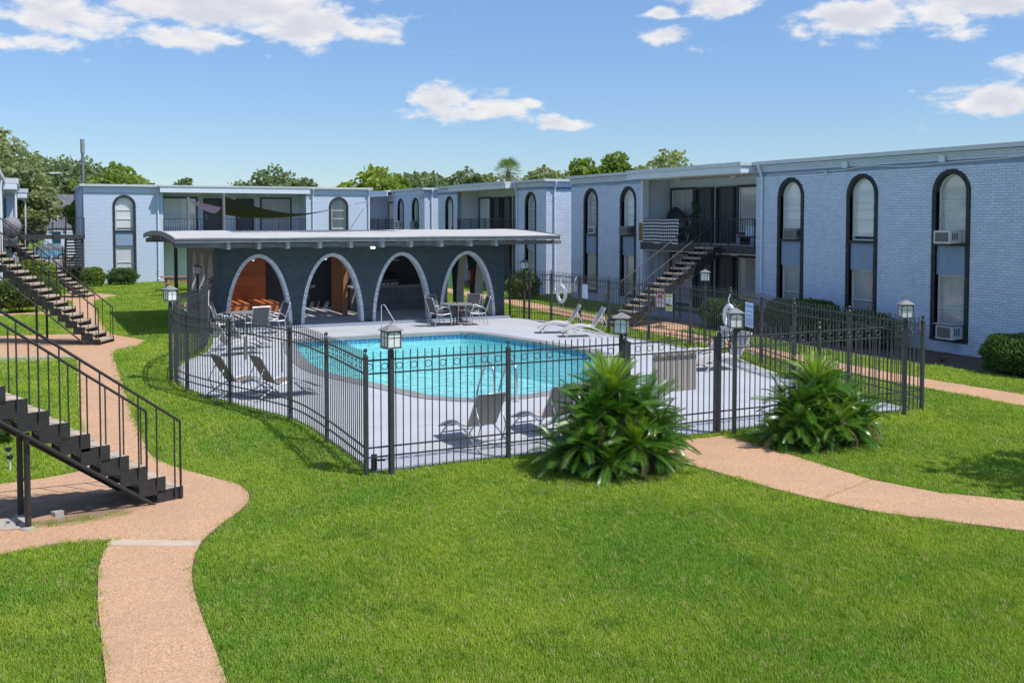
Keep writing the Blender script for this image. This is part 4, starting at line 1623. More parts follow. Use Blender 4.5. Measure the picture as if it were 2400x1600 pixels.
# ---- left wing seen edge-on
E_ = thing('apartment_building', 'blue sided wing seen edge-on at the left border behind the staircases', 'building', (-4, 50, 0), 0, 'blue two-storey apartment buildings')
t = MB()
t.box(-14, 38, 0, -0.95, 60, 5.2)
t.box(-14, 60.02, 0, -.62, 72, 5.0)
t.build('wall', 'siding_paint', E_)
t = MB()
t.box(-14, 37.5, 5.2, -.80, 50.4, 5.40)
t.box(-14, 50.42, 5.18, -.28, 60.5, 5.42)
t.box(-14, 60.52, 5.0, .14, 68, 5.22)
t.build('eave', 'roof_edge', E_)
t = MB()
t.box(-.94, 50.43, 4.92, -.34, 60.4, 5.178)
t.box(-.60, 60.55, 4.72, .08, 67.8, 4.998)
t.build('fascia_board', 'trim_grey', E_)
for x, y in ((-.86, 44.0), (-.40, 52.0), (-.44, 60.3), (.0, 66.5)):
    t = MB()
    t.tube([(x, y, 5.1), (x - .03, y, 4.7), (x - .03, y, .1)], .055, 6)
    t.build('downspout', 'white_frame', E_)
t = MB()
t.box(-1.2, 46, 2.45, -.35, 60, 2.70)
t.build('balcony_slab', 'dark_trim', E_)
TE = FX(-.36)
railing(E_, lambda u, d, z: (-.38 - d, u, z), 52.0, 59.9, 0, 2.7, .93, False)
t = MB()
t.box(-.944, 53, 2.8, -.90, 54.0, 4.7)
t.box(-.944, 56.5, 2.9, -.90, 58, 4.6)
t.box(-.944, 47, .2, -.90, 48, 2.2)
t.build('door', 'door_paint', E_)

# ------------------------------------------------------------------ pool pavilion
PH = thing('pool_pavilion', 'dark brick pool pavilion with four pale brick arches and a low flat roof', 'pavilion', (10.4, 35.5, 0))
FZ = 0.12
pm('ph_side', (0.165, 0.14, 0.115), (0.20, 0.172, 0.142), 5, 0.7, 0.3, 60, rand=0.15)
pm('ph_side_mortar', (0.05, 0.045, 0.04), None, 1, 0.9)
t = MB()
t.box(5.4, 32.02, 0, 15.5, 39.25, FZ)
t.build('floor_slab', 'ph_floor', PH)
t = MB()
t.box(5.38, 31.95, 0.0, 15.52, 32.02, FZ + .002)
t.build('step_edge', 'step_paint', PH)
TF = FY(32.3)
ARC = [6.69, 9.12, 11.56, 14.0]
AW, AT, ARISE = 2.14, 2.45, 2.33


def ell(uc, w, zt, n=18):
    return arch_poly(uc, w, FZ, zt, n, rise=zt - FZ)


def arcade_wall(T, u0, u1, z0, z1, arcs, depth, mat):
    """wall standing on the floor with arched openings, built as upright strips over the outline"""
    o = [(u0, z0)]
    for a_ in arcs:
        o += a_
    o.append((u1, z0))
    m = MB(T)
    for (ua, za), (ub, zb) in zip(o[:-1], o[1:]):
        if ub - ua > 1e-5:
            m.add([(ua, 0, za), (ub, 0, zb), (ub, 0, z1), (ua, 0, z1)], [(0, 1, 2, 3)])
            m.add([(ua, depth, za), (ub, depth, zb), (ub, depth, z1), (ua, depth, z1)], [(3, 2, 1, 0)])
        m.add([(ua, 0, za), (ub, 0, zb), (ub, depth, zb), (ua, depth, za)], [(0, 3, 2, 1)])
    m.add([(u0, 0, z0), (u0, 0, z1), (u0, depth, z1), (u0, depth, z0)], [(0, 1, 2, 3)])
    m.add([(u1, 0, z0), (u1, 0, z1), (u1, depth, z1), (u1, depth, z0)], [(3, 2, 1, 0)])
    m.add([(u0, 0, z1), (u1, 0, z1), (u1, depth, z1), (u0, depth, z1)], [(0, 1, 2, 3)])
    return m.build('wall', mat, PH)


arcade_wall(TF, 5.42, 15.43, FZ, 2.98, [ell(c, AW, AT) for c in ARC], .28, 'ph_mortar')
sk = [(lambda c: (lambda u, z: z < AT and ((u - c) / (AW / 2)) ** 2 + ((z - FZ) / ARISE) ** 2 < 1))(c) for c in ARC]
brickwork(PH, TF, 5.40, 15.45, FZ, 2.78, sk, 'ph_paint', 300, key=lambda b: (Vector((b[0], 32.3, b[2])) - campos).length, vis=lambda b: b[2] > 0.5 and 5.6 < b[0])
abm = MB()
abm.box(-.056, -.03, -.0345, .056, .29, .0345)
abm = abm.mesh('arch_brick', 'arch_paint')
for c in ARC:
    # walk along the ellipse at even steps
    pts = [(math.pi * k / 400) for k in range(401)]
    P = [(c + (AW / 2 - .056) * math.cos(a), FZ + (ARISE - .056) * math.sin(a)) for a in pts]
    acc = 0.036
    run = 0.0
    for k in range(1, 401):
        dx, dz = P[k][0] - P[k - 1][0], P[k][1] - P[k - 1][1]
        l = math.hypot(dx, dz)
        run += l
        if run >= acc:
            acc += .0735
            an = math.atan2(dz, dx)
            mw = Matrix.Translation((P[k][0], 32.3 + rnd.uniform(-.004, .004), P[k][1])) @ Matrix.Rotation(math.pi / 2 - an, 4, 'Y')
            link('arch_brick', abm, PH, mw)
# side walls with three slim arches each
TL = FX(5.4)
SA = [33.62, 35.36, 37.05]


def sell(c, w=1.36):
    return arch_poly(c, w, .95, 2.47, 14, rise=1.50)


for X, nm in ((5.4, 'left'), (15.15, 'right')):
    TS = FX(X)
    hol = [sell(c) for c in SA]
    if nm == 'right':
        hol = [arch_poly(c, 1.36, FZ, 2.47, 14, rise=2.34) for c in SA]
    if nm == 'left':
        filled([(32.58, FZ), (32.58, 2.98), (38.6, 2.98), (38.6, FZ)], hol, lambda u, w, d: TS(u, d, w), 'wall', 'ph_side_mortar', PH, .30)
    else:
        arcade_wall(TS, 32.58, 38.6, FZ, 2.98, hol, .30, 'ph_inner')
    for h in hol:
        m = MB(TS)
        q = [(u + (0.004 if i < len(h) / 2 else -.004), z - .004) for i, (u, z) in enumerate(h)]
        m.strip([(u, -.006, z) for u, z in q], [(u, .306, z) for u, z in q])
        m.build('arch_reveal', 'reveal_paint', PH)
skl = [(lambda c: (lambda u, z: .95 < z < 2.47 and ((u - c) / .69) ** 2 + ((z - .97) / 1.5) ** 2 < 1))(c) for c in SA]
brickwork(PH, TL, 32.3, 38.6, FZ, 2.92, skl, 'ph_side')
t = MB()
t.box(5.42, 38.6, 0, 14.2, 39.1, 2.95)
t.build('wall', 'ph_inner', PH)
brickwork(PH, FY(38.595), 8.3, 14.1, FZ, 2.9, [], 'ph_inner')
t = MB()
t.box(10.9, 37.05, FZ, 14.35, 37.2, 2.95)
t.build('wall', 'ph_inner', PH)
# lattice strip under the eaves
t = MB()
for k in range(66):
    x = 5.45 + k * .15
    for s in (-1, 1):
        t.bar((x - s * .07, 32.31, 2.80), (x + s * .07, 32.31, 2.94), .012, .012, up=(0, 1, 0))
stuff(t.build('lattice', 'lathe_dark', PH))


def rz(y):
    return 3.01 + 0.165 * (1 - ((y - 35.1) / 4.2) ** 2)


def roofpiece(x0, x1, y0, y1):
    ny = max(2, round((y1 - y0) / .35))
    nx = max(2, round((x1 - x0) / 0.9))
    rows = []
    for j in range(ny + 1):
        y = y0 + (y1 - y0) * j / ny
        rows.append([(x0 + (x1 - x0) * i / nx, y, rz(y) + .012 * math.sin(1.7 * (x0 + (x1 - x0) * i / nx) + y)) for i in range(nx + 1)])
    m = MB()
    m.slab(rows, .09)
    m.build('roof', 'ph_roof', PH)


RX0, RX1, RY0, RY1 = 3.95, 16.9, 30.85, 39.35
OX0, OX1, OY0, OY1 = 6.1, 12.0, 33.35, 37.3
roofpiece(RX0, RX1, RY0, OY0)
roofpiece(RX0, RX1, OY1, RY1)
roofpiece(RX0, OX0, OY0, OY1)
roofpiece(OX1, RX1, OY0, OY1)
for k in range(20):
    x = OX0 + (k + .5) * (OX1 - OX0) / 20
    m = MB()
    m.strip([(x - .045, OY0 + (OY1 - OY0) * j / 8, rz(OY0 + (OY1 - OY0) * j / 8)) for j in range(9)], [(x + .045, OY0 + (OY1 - OY0) * j / 8, rz(OY0 + (OY1 - OY0) * j / 8)) for j in range(9)])
    m.strip([(x - .045, OY0 + (OY1 - OY0) * j / 8, rz(OY0 + (OY1 - OY0) * j / 8) - .12) for j in range(9)], [(x - .045, OY0 + (OY1 - OY0) * j / 8, rz(OY0 + (OY1 - OY0) * j / 8)) for j in range(9)])
    m.strip([(x + .045, OY0 + (OY1 - OY0) * j / 8, rz(OY0 + (OY1 - OY0) * j / 8)) for j in range(9)], [(x + .045, OY0 + (OY1 - OY0) * j / 8, rz(OY0 + (OY1 - OY0) * j / 8) - .12) for j in range(9)])
    m.build('roof_slat', 'ph_rafter', PH)
# fascia, rafters
t = MB()
t.box(RX0 - .01, RY0 - .035, 2.865, RX1 + .01, RY0 - .003, 2.975)
t.box(RX0 - .02, RY0 - .055, 2.955, RX1 + .02, RY0 - .035, 3.0)
t.build('fascia_board', 'ph_fascia', PH)
for x0, x1 in ((RX0 - .04, RX0 - .005), (RX1 + .005, RX1 + .04)):
    m = MB()
    ys = [RY0 + (RY1 - RY0) * j / 16 for j in range(17)]
    top = [(y, rz(y) + .02) for y in ys]
    poly = top + [(y, z - .15) for y, z in reversed(top)]
    m.T = None
    n_ = len(poly)
    m.add([(x0, y, z) for y, z in poly] + [(x1, y, z) for y, z in poly], [(i, (i + 1) % n_, n_ + (i + 1) % n_, n_ + i) for i in range(n_)] + [(i, i + 1, n_ - 2 - i, n_ - 1 - i) for i in range(16)] + [(n_ + i + 1, n_ + i, 2 * n_ - 1 - i, 2 * n_ - 2 - i) for i in range(16)])
    m.build('fascia_board', 'ph_fascia', PH)
for x in (5.51, 6.43, 7.32, 8.34, 9.35, 10.41, 11.39, 12.47, 13.53, 14.48):
    m = MB()
    m.box(x - .055, 30.90, 2.665, x + .055, 32.285, 2.86)
    m.build('rafter_tail', 'ph_rafter', PH)
    m = MB()
    m.box(x - .045, 32.6, 2.72, x + .045, 38.58, 2.90)
    m.build('rafter', 'ph_rafter', PH)
for y in (31.0, 31.9, 32.8, 33.7, 34.6, 35.5, 36.4, 37.3, 38.2, 39.1):
    m = MB()
    m.box(RX0 + .03, y - .055, rz(y) - .30, 5.39, y + .055, rz(y) - .15)
    m.build('rafter_tail', 'ph_fascia', PH)
t = MB()
t.box(5.0, 31.25, 2.69, 17.2, 31.37, 2.695 + .125)
t.build('beam', 'ph_fascia', PH)
for x, y in ((5.32, 32.2), (16.3, 36.5), (5.0, 38.9)):
    m = MB()
    m.box(x - .06, y - .06, 0, x + .06, y + .06, 2.9)
    m.build('post', 'dark_trim', PH)
# plank cladding on the back wall
z = .5
k = 0
while z < 2.85:
    cuts = [6.05, 7.0 + .5 * ((k * 37) % 3) - .2, 8.25] if k % 2 else [6.05, 8.25]
    for a, b in zip(cuts[:-1], cuts[1:]):
        m = MB()
        m.box(a + .003, 38.555 - rnd.uniform(0, .006), z, b - .003, 38.594, z + .172)
        m.build('plank', 'wood_plank', PH)
    z += .178
    k += 1
t = tag(MB().lathe([(.10, 0), (.125, .02), (.125, .06), (.09, .075)], n=16).build('speaker', 'speaker_black'), 'round black speaker mounted on the orange plank wall', 'speaker')
t.matrix_basis = Matrix.Translation((6.80, 38.55, 1.98)) @ Matrix.Rotation(R(90), 4, 'X')
bn = thing('wood_bench', 'low orange wooden bench against the plank wall in the first arch', 'bench', (7.25, 37.6, FZ))
for i in range(6):
    m = MB()
    m.box(6.15, 36.75 + i * .30, .46, 8.35, 36.75 + i * .30 + .29, .50)
    m.build('seat_board', 'wood_plank', bn)
for i in range(2):
    m = MB()
    m.box(6.17, 36.78, FZ + .002 + i * .168, 8.33, 36.82, FZ + .165 + i * .168)
    m.build('front_board', 'wood_plank', bn)
m = MB()
m.box(8.29, 36.83, FZ + .002, 8.33, 38.5, .457)
m.build('end_board', 'wood_plank', bn)
sc = thing('slat_screen', 'tall wooden slat screen standing across the second arch', 'screen', (10.2, 35.2, FZ))
for i in range(11):
    m = MB()
    m.box(10.17 + (i % 2) * .012, 34.62 + i * .145, FZ + .06, 10.21 + (i % 2) * .012, 34.62 + i * .145 + .138, 2.88)
    m.build('slat', 'wood_slat', sc)
m = MB()
m.box(10.12, 34.46, FZ, 10.27, 34.61, 2.9)
m.build('post', 'wood_slat', sc)
m = MB()
m.box(10.225, 34.62, FZ + .10, 10.265, 36.2, FZ + .20)
m.build('rail', 'wood_slat', sc)
ct = thing('barbecue_counter', 'grey block barbecue counter with pale top inside the third arch', 'counter', (12.5, 36.6, FZ))
for r in range(3):
    u = 10.95
    k = 0
    while u < 14.3:
        w = .60 if k or r % 2 == 0 else .30
        e = min(u + w, 14.35)
        m = MB()
        m.box(u + .004, 36.22 + rnd.uniform(0, .004), FZ + r * .285 + .004, e - .004, 36.42, FZ + (r + 1) * .285 - .004)
        m.build('block', 'counter_block', ct)
        u = e
        k += 1
m = MB()
m.box(10.93, 36.425, FZ, 14.36, 37.04, .974)
m.build('core', 'ph_inner', ct)
m = MB()
m.box(10.91, 36.14, .978, 14.38, 37.045, 1.03)
m.build('countertop', 'counter_top', ct)
gl = thing('gas_grill', 'dark steel gas grill set on the counter', 'grill', (12.35, 36.6, 1.03))
m = MB()
m.box(11.95, 36.22, 1.032, 12.82, 36.95, 1.16)
m.build('body', 'grey_plastic', gl)
m = MB()
pr = [(36.25, 1.165), (36.25, 1.27), (36.36, 1.42), (36.62, 1.50), (36.93, 1.44), (36.93, 1.165)]
n_ = len(pr)
m.add([(11.96, y, z) for y, z in pr] + [(12.81, y, z) for y, z in pr], [(i, n_ + i, n_ + (i + 1) % n_, (i + 1) % n_) for i in range(n_)] + [tuple(range(n_)), tuple(range(2 * n_ - 1, n_ - 1, -1))])
lid = m.build('lid', 'speaker_black', gl)
m = MB()
m.tube([(12.03, 36.24, 1.22), (12.03, 36.20, 1.235), (12.74, 36.20, 1.235), (12.74, 36.24, 1.22)], .014, 6)
m.build('handle', 'chrome', lid)
for i in range(5):
    m = MB()
    m.tube([(12.05 + i * .165, 36.22, 1.10), (12.05 + i * .165, 36.185, 1.10)], .024, 8)
    m.build('knob', 'chrome', gl)
hd = thing('vent_hood', 'dark range hood above the gas grill with pale lower edge', 'hood', (12.35, 36.7, 2.0))
m = MB()
m.add([(11.9, 36.3, 2.02), (12.85, 36.3, 2.02), (12.85, 37.03, 2.02), (11.9, 37.03, 2.02), (12.15, 36.6, 2.4), (12.6, 36.6, 2.4), (12.6, 37.03, 2.4), (12.15, 37.03, 2.4)], [(0, 3, 2, 1), (4, 5, 6, 7), (0, 1, 5, 4), (1, 2, 6, 5), (2, 3, 7, 6), (3, 0, 4, 7)])
m.build('canopy', 'dark_trim', hd)
m = MB()
m.box(11.88, 36.28, 1.985, 12.87, 37.035, 2.018)
m.build('rim', 'silver_paint', hd)
ws = thing('wash_basin', 'small grey wash basin on the dark back wall of the pavilion', 'sink', (9.8, 38.4, .8))
m = MB()
m.lathe([(.10, .0), (.24, .06), (.27, .14), (.25, .14), (.2, .09)], (9.85, 38.31, .86), 14)
m.build('bowl', 'grey_plastic', ws)
m = MB()
m.tube([(9.85, 38.4, .86), (9.85, 38.4, .5), (9.85, 38.58, .45)], .05, 8)
m.build('drain_pipe', 'grey_plastic', ws)
pm('bulb', (0.8, 0.78, 0.72), None, 1, 0.4)
bb = MATS['bulb'].node_tree.nodes['Principled BSDF']
bb.inputs['Emission Color'].default_value = (1, 0.95, 0.85, 1)
bb.inputs['Emission Strength'].default_value = 1.6
for i, c in enumerate((6.75, 9.20, 11.65, 13.98)):
    l = thing('pendant_light', ['glass lantern hanging in the arch with the orange planks', 'glass lantern hanging in the arch with the slat screen', 'glass lantern hanging above the grill', 'glass lantern hanging in the arch over the round table and two chairs'][i], 'light', (c, 33.4, 2.3), 0, 'lanterns hanging in the pavilion arches')
    m = MB()
    m.tube([(c, 33.4, 2.9), (c, 33.4, 2.43)], .012, 5)
    m.lathe([(.03, .0), (.10, -.02), (.10, -.04), (.02, -.04)], (c, 33.4, 2.43), 8)
    m.build('hanger', 'dark_trim', l)
    m = MB()
    m.lathe([(.085, 2.385), (.07, 2.23), (.03, 2.21)], (c, 33.4, 0), 8)
    m.build('glass', 'glass_frost', l)
    m = MB()
    m.ball((c, 33.4, 2.225), .035, 6)
    m.build('bulb', 'bulb', l)
l = thing('flood_light', 'square lit flood light on the dark brick between second and third arch', 'light', (10.49, 32.25, 2.65))
m = MB()
m.box(10.40, 32.20, 2.57, 10.58, 32.287, 2.71)
m.build('housing', 'white_plastic', l)
m = MB()
m.box(10.42, 32.185, 2.59, 10.56, 32.199, 2.69)
m.build('lamp_face', 'bulb', l)
l = thing('security_camera', 'white security camera under the eave at the right corner', 'camera', (15.3, 32.0, 2.75))
m = MB()
m.box(15.22, 32.20, 2.72, 15.34, 32.287, 2.84)
m.build('mount', 'white_plastic', l)
m = MB()
m.tube([(15.20, 32.14, 2.75), (15.12, 31.98, 2.72)], .055, 10)
m.build('camera_body', 'white_plastic', l)
m = MB()
m.tube([(15.36, 32.15, 2.77), (15.46, 32.02, 2.74)], .04, 8)
m.build('spot_head', 'white_plastic', l)
l = thing('fire_cabinet', 'red box hung on the inner wall seen through the fourth arch', 'cabinet', (15.1, 36.2, 1.4))
m = MB()
m.box(15.02, 34.36, 1.22, 15.145, 34.62, 1.72)
m.build('case', 'red_box', l)
m = MB()
m.box(15.005, 34.39, 1.3, 15.018, 34.59, 1.64)
m.build('door', 'sign_white', l)
tag(MB().lathe([(.10, .0), (.10, .04), (.07, .05), (.07, .17), (.085, .18), (.085, .24), (.07, .25), (.07, .38), (.085, .39), (.085, .46), (.05, .5)], (14.05, 33.2, FZ), 12).build('traffic_post', 'orange'), 'orange ribbed marker post standing behind the round table', 'marker post')
tag(MB().tube([(15.1, 33.35, 2.6), (15.1, 33.37, 1.6), (15.09, 33.38, FZ)], .014, 6).build('rescue_pole', 'white_paint'), 'long white rescue pole leaning inside the right wall', 'pole')
l = thing('green_screen', 'green cloth screen on a frame beyond the right wall of the pavilion', 'screen', (18.2, 44.5, 0))
m = MB()
m.box(17.0, 44.2, .35, 18.6, 44.24, 1.75)
m.build('cloth', 'green_cloth', l)
for x in (16.97, 18.63):
    m = MB()
    m.tube([(x, 44.22, 0), (x, 44.22, 1.8)], .025, 6)
    m.build('post', 'dark_trim', l)

# ------------------------------------------------------------------ pool fence
LEFTP = [(4.20, 13.25), (4.25, 15.45), (4.14, 17.45), (3.46, 19.45), (2.92, 21.25), (2.86, 22.55), (3.25, 25.2), (4.18, 27.5), (4.68, 29.8), (4.95, 31.3), (5.22, 32.15)]
RIGHTP = [(15.62, 32.20), (16.02, 31.45), (16.45, 30.6), (16.45, 28.6), (16.35, 26.6), (16.50, 24.6), (16.75, 22.9), (16.65, 21.0), (16.18, 19.2), (15.60, 17.4), (15.28, 15.4), (14.98, 13.25)]
FRONT1 = [(4.20, 13.25), (6.40, 13.25), (8.45, 13.25)]
FRONT2 = [(10.28, 13.25), (12.45, 13.25), (14.98, 13.25)]
FN = thing('pool_fence', 'black metal picket fence with ring band and ball-topped posts around the pool', 'fence', (4.2, 13.25, 0))
pk = MB()
pk.box(-.0065, -.0065, .05, .0065, .0065, 1.74)
pk.add([(-.0065, -.0065, 1.74), (.0065, -.0065, 1.74), (.0065, .0065, 1.74), (-.0065, .0065, 1.74), (0, 0, 1.765)], [(0, 1, 4), (1, 2, 4), (2, 3, 4), (3, 0, 4)])
pick_me = pk.mesh('picket', 'fence_paint')
rg = MB()
rg.tube([(.047 * math.cos(2 * math.pi * k / 16), 0, .047 * math.sin(2 * math.pi * k / 16)) for k in range(16)], .006, 4, True)
ring_me = rg.mesh('ring', 'fence_paint')
po = MB()
po.box(-.029, -.029, 0, .029, .029, 1.66)
post_me = po.mesh('post', 'fence_paint')
pc = MB()
pc.lathe([(.041, 1.66), (.041, 1.68), (.032, 1.70), (.018, 1.715), (.012, 1.735)], n=8)
pc.ball((0, 0, 1.77), .031, 8)
cap_me = pc.mesh('post_cap', 'fence_paint')
picks, rings = [], []


def fence_run(pts, curved, skip_first=False):
    P = [tuple(p) for p in (spline(pts, 10) if curved else pts)]
    for z, w in ((1.625, .024), (1.44, .020), (.40, .020), (.265, .020)):
        m = MB()
        for a, b in zip(P[:-1], P[1:]):
            m.bar((a[0], a[1], z), (b[0], b[1], z), .024, w)
        m.build('rail', 'fence_paint', FN)
    for i, p in enumerate(pts):
        if i == 0 and skip_first:
            continue
        o = link('post', post_me, FN, Matrix.Translation((p[0], p[1], 0)))
        link('post_cap', cap_me, o, Matrix.Translation((p[0], p[1], 0)))
    # pickets by arc length between posts
    seg = 10 if curved else 1
    for s in range(len(pts) - 1):
        Q = [Vector(q) for q in P[s * seg:(s + 1) * seg + 1]]
        L = sum((Q[i + 1] - Q[i]).length for i in range(len(Q) - 1))
        n = max(2, round(L / .108))
        i, acc = 0, 0.0
        for k in range(1, n * 2):
            target = L * k / (2 * n)
            while i < len(Q) - 2 and acc + (Q[i + 1] - Q[i]).length < target:
                acc += (Q[i + 1] - Q[i]).length
                i += 1
            d = (Q[i + 1] - Q[i])
            p = Q[i] + d * ((target - acc) / d.length)
            an = math.atan2(d.y, d.x)
            if k % 2 == 0:
                picks.append((p.x, p.y, an))
            elif k % 4 == 1:
                rings.append((p.x, p.y, an))


fence_run(LEFTP, True)
fence_run(FRONT1, False, True)
fence_run(FRONT2, False)
fence_run(RIGHTP[:-1] + [RIGHTP[-1]], True)
picks.sort(key=lambda p: p[0] ** 2 + p[1] ** 2)
for x, y, a in picks[:300]:
    link('picket', pick_me, FN, Matrix.Translation((x, y, 0)) @ Matrix.Rotation(a, 4, 'Z'))
m = MB()
for x, y, a in picks[300:]:
    c, s = math.cos(a) * .0065, math.sin(a) * .0065
    m.prism([(x - c + s, y - s - c), (x + c + s, y + s - c), (x + c - s, y + s + c), (x - c - s, y - s + c)], .05, 1.76)
stuff(m.build('pickets', 'fence_paint', FN))
rings.sort(key=lambda p: p[0] ** 2 + p[1] ** 2)
for x, y, a in rings[:290]:
    link('ring', ring_me, FN, Matrix.Translation((x, y, 1.533)) @ Matrix.Rotation(a, 4, 'Z'))
# the gate in the front run
GT = thing('pool_gate', 'black picket gate with a beige latch guard panel at the front walk', 'gate', (9.36, 13.25, 0))
m = MB()
for x in (8.52, 10.20):
    m.box(x - .02, 13.23, .08, x + .02, 13.27, 1.66)
m.build('gate_stile', 'fence_paint', GT)
for z in (1.625, 1.44, .40, .265):
    m = MB()
    m.box(8.54, 13.238, z - .011, 10.18, 13.262, z + .011)
    m.build('gate_rail', 'fence_paint', GT)
n = 15
for k in range(1, n):
    x = 8.52 + 1.68 * k / n
    link('picket', pick_me, GT, Matrix.Translation((x, 13.25, .03)))
    if k % 2:
        link('ring', ring_me, GT, Matrix.Translation((x + 1.68 / n / 2, 13.25, 1.533)))
m = MB()
m.box(9.00, 13.30, .79, 9.86, 13.312, 1.415)
m.build('latch_guard', 'beige_board', GT)
m = MB()
m.box(8.46, 13.20, .95, 8.60, 13.32, 1.12)
m.build('latch', 'fence_paint', GT)

# ------------------------------------------------------------------ lamp posts
def make_lamp():
    r = thing('lamp_post', 'lamp', 'lamp post', (0, 0, 0), 0, 'square lantern lamp posts')
    m = MB()
    m.box(-.032, -.032, 0, .032, .032, 1.74)
    m.add([(-.032, -.032, 1.741), (.032, -.032, 1.741), (.032, .032, 1.741), (-.032, .032, 1.741), (-.02, -.02, 1.80), (.02, -.02, 1.80), (.02, .02, 1.80), (-.02, .02, 1.80)], [(0, 1, 5, 4), (1, 2, 6, 5), (2, 3, 7, 6), (3, 0, 4, 7), (4, 5, 6, 7)])
    m.build('post', 'fence_paint', r)
    m = MB()
    m.box(-.112, -.112, 1.80, .112, .112, 1.822)
    for sx in (-1, 1):
        for sy in (-1, 1):
            m.box(sx * .10 - .008, sy * .10 - .008, 1.8225, sx * .10 + .008, sy * .10 + .008, 2.03)
    m.box(-.108, -.108, 2.0305, .108, .108, 2.045)
    for s in (-1, 1):
        # thin bars and an arched head over each pane
        m.box(-.004, s * .103 - .003, 1.823, .004, s * .103 + .003, 2.03)
        m.box(s * .103 - .003, -.004, 1.823, s * .103 + .003, .004, 2.03)
        m.box(-.092, s * .103 - .003, 1.95, -.0041, s * .103 + .003, 1.956)
        m.box(.0041, s * .103 - .003, 1.95, .092, s * .103 + .003, 1.956)
        m.box(s * .103 - .003, -.092, 1.95, s * .103 + .003, -.0041, 1.956)
        m.box(s * .103 - .003, .0041, 1.95, s * .103 + .003, .092, 1.956)
        arc = [(.088 * math.cos(math.pi * k / 8), 2.0 + .03 * math.sin(math.pi * k / 8)) for k in range(9)]
        m.strip([(a, s * .104, b) for a, b in arc], [(a, s * .104, 2.03) for a, b in arc])
        m.strip([(s * .104, a, b) for a, b in arc], [(s * .104, a, 2.03) for a, b in arc])
    ln = m.build('lantern_frame', 'lantern', r)
    for a in range(4):
        m = MB()
        m.box(-.091, -.0995, 1.824, .091, -.0965, 2.029)
        o = m.build('glass_pane', 'glass_frost', ln)
        mw = Matrix.Rotation(a * math.pi / 2, 4, 'Z')
        o.matrix_basis = mw
    m = MB()
    m.add([(-.132, -.132, 2.046), (.132, -.132, 2.046), (.132, .132, 2.046), (-.132, .132, 2.046), (-.132, -.132, 2.056), (.132, -.132, 2.056), (.132, .132, 2.056), (-.132, .132, 2.056), (-.02, -.02, 2.128), (.02, -.02, 2.128), (.02, .02, 2.128), (-.02, .02, 2.128)],
          [(0, 3, 2, 1), (0, 1, 5, 4), (1, 2, 6, 5), (2, 3, 7, 6), (3, 0, 4, 7), (4, 5, 9, 8), (5, 6, 10, 9), (6, 7, 11, 10), (7, 4, 8, 11), (8, 9, 10, 11)])
    m.build('lantern_roof', 'lantern_roof', r)
    m = MB()
    m.tube([(0, 0, 2.12), (0, 0, 2.16), (.02, 0, 2.185), (.035, 0, 2.17), (.025, 0, 2.155)], .006, 5)
    m.build('finial', 'lantern', r)
    return r


lamp0 = make_lamp()
LAMPS = [((4.53, 13.13), 8, 'lantern post at the front left corner of the pool fence'),
         ((2.80, 22.80), 20, 'lantern post at the left bulge of the fence by the lawn'),
         ((8.34, 13.20), 50, 'lantern post just behind the larger sago palm beside the gate'),
         ((10.47, 13.08), 65, 'lantern post between the gate and the smaller sago palm'),
         ((14.28, 13.02), 60, 'lantern post at the front right corner of the fence, farthest right'),
         ((17.55, 23.30), 40, 'lantern post outside the right fence before the dark doors'),
         ((15.95, 31.70), 30, 'lantern post at the right end of the pavilion by the leafy bush'),
         ((4.93, 33.3), 10, 'lantern post beside the brown side wall of the pavilion')]
for i, ((x, y), rz_, lb) in enumerate(LAMPS):
    if i == 0:
        place(lamp0, (x, y, 0), R(rz_), lb)
    else:
        dup(lamp0, (x, y, 0), R(rz_), lb)

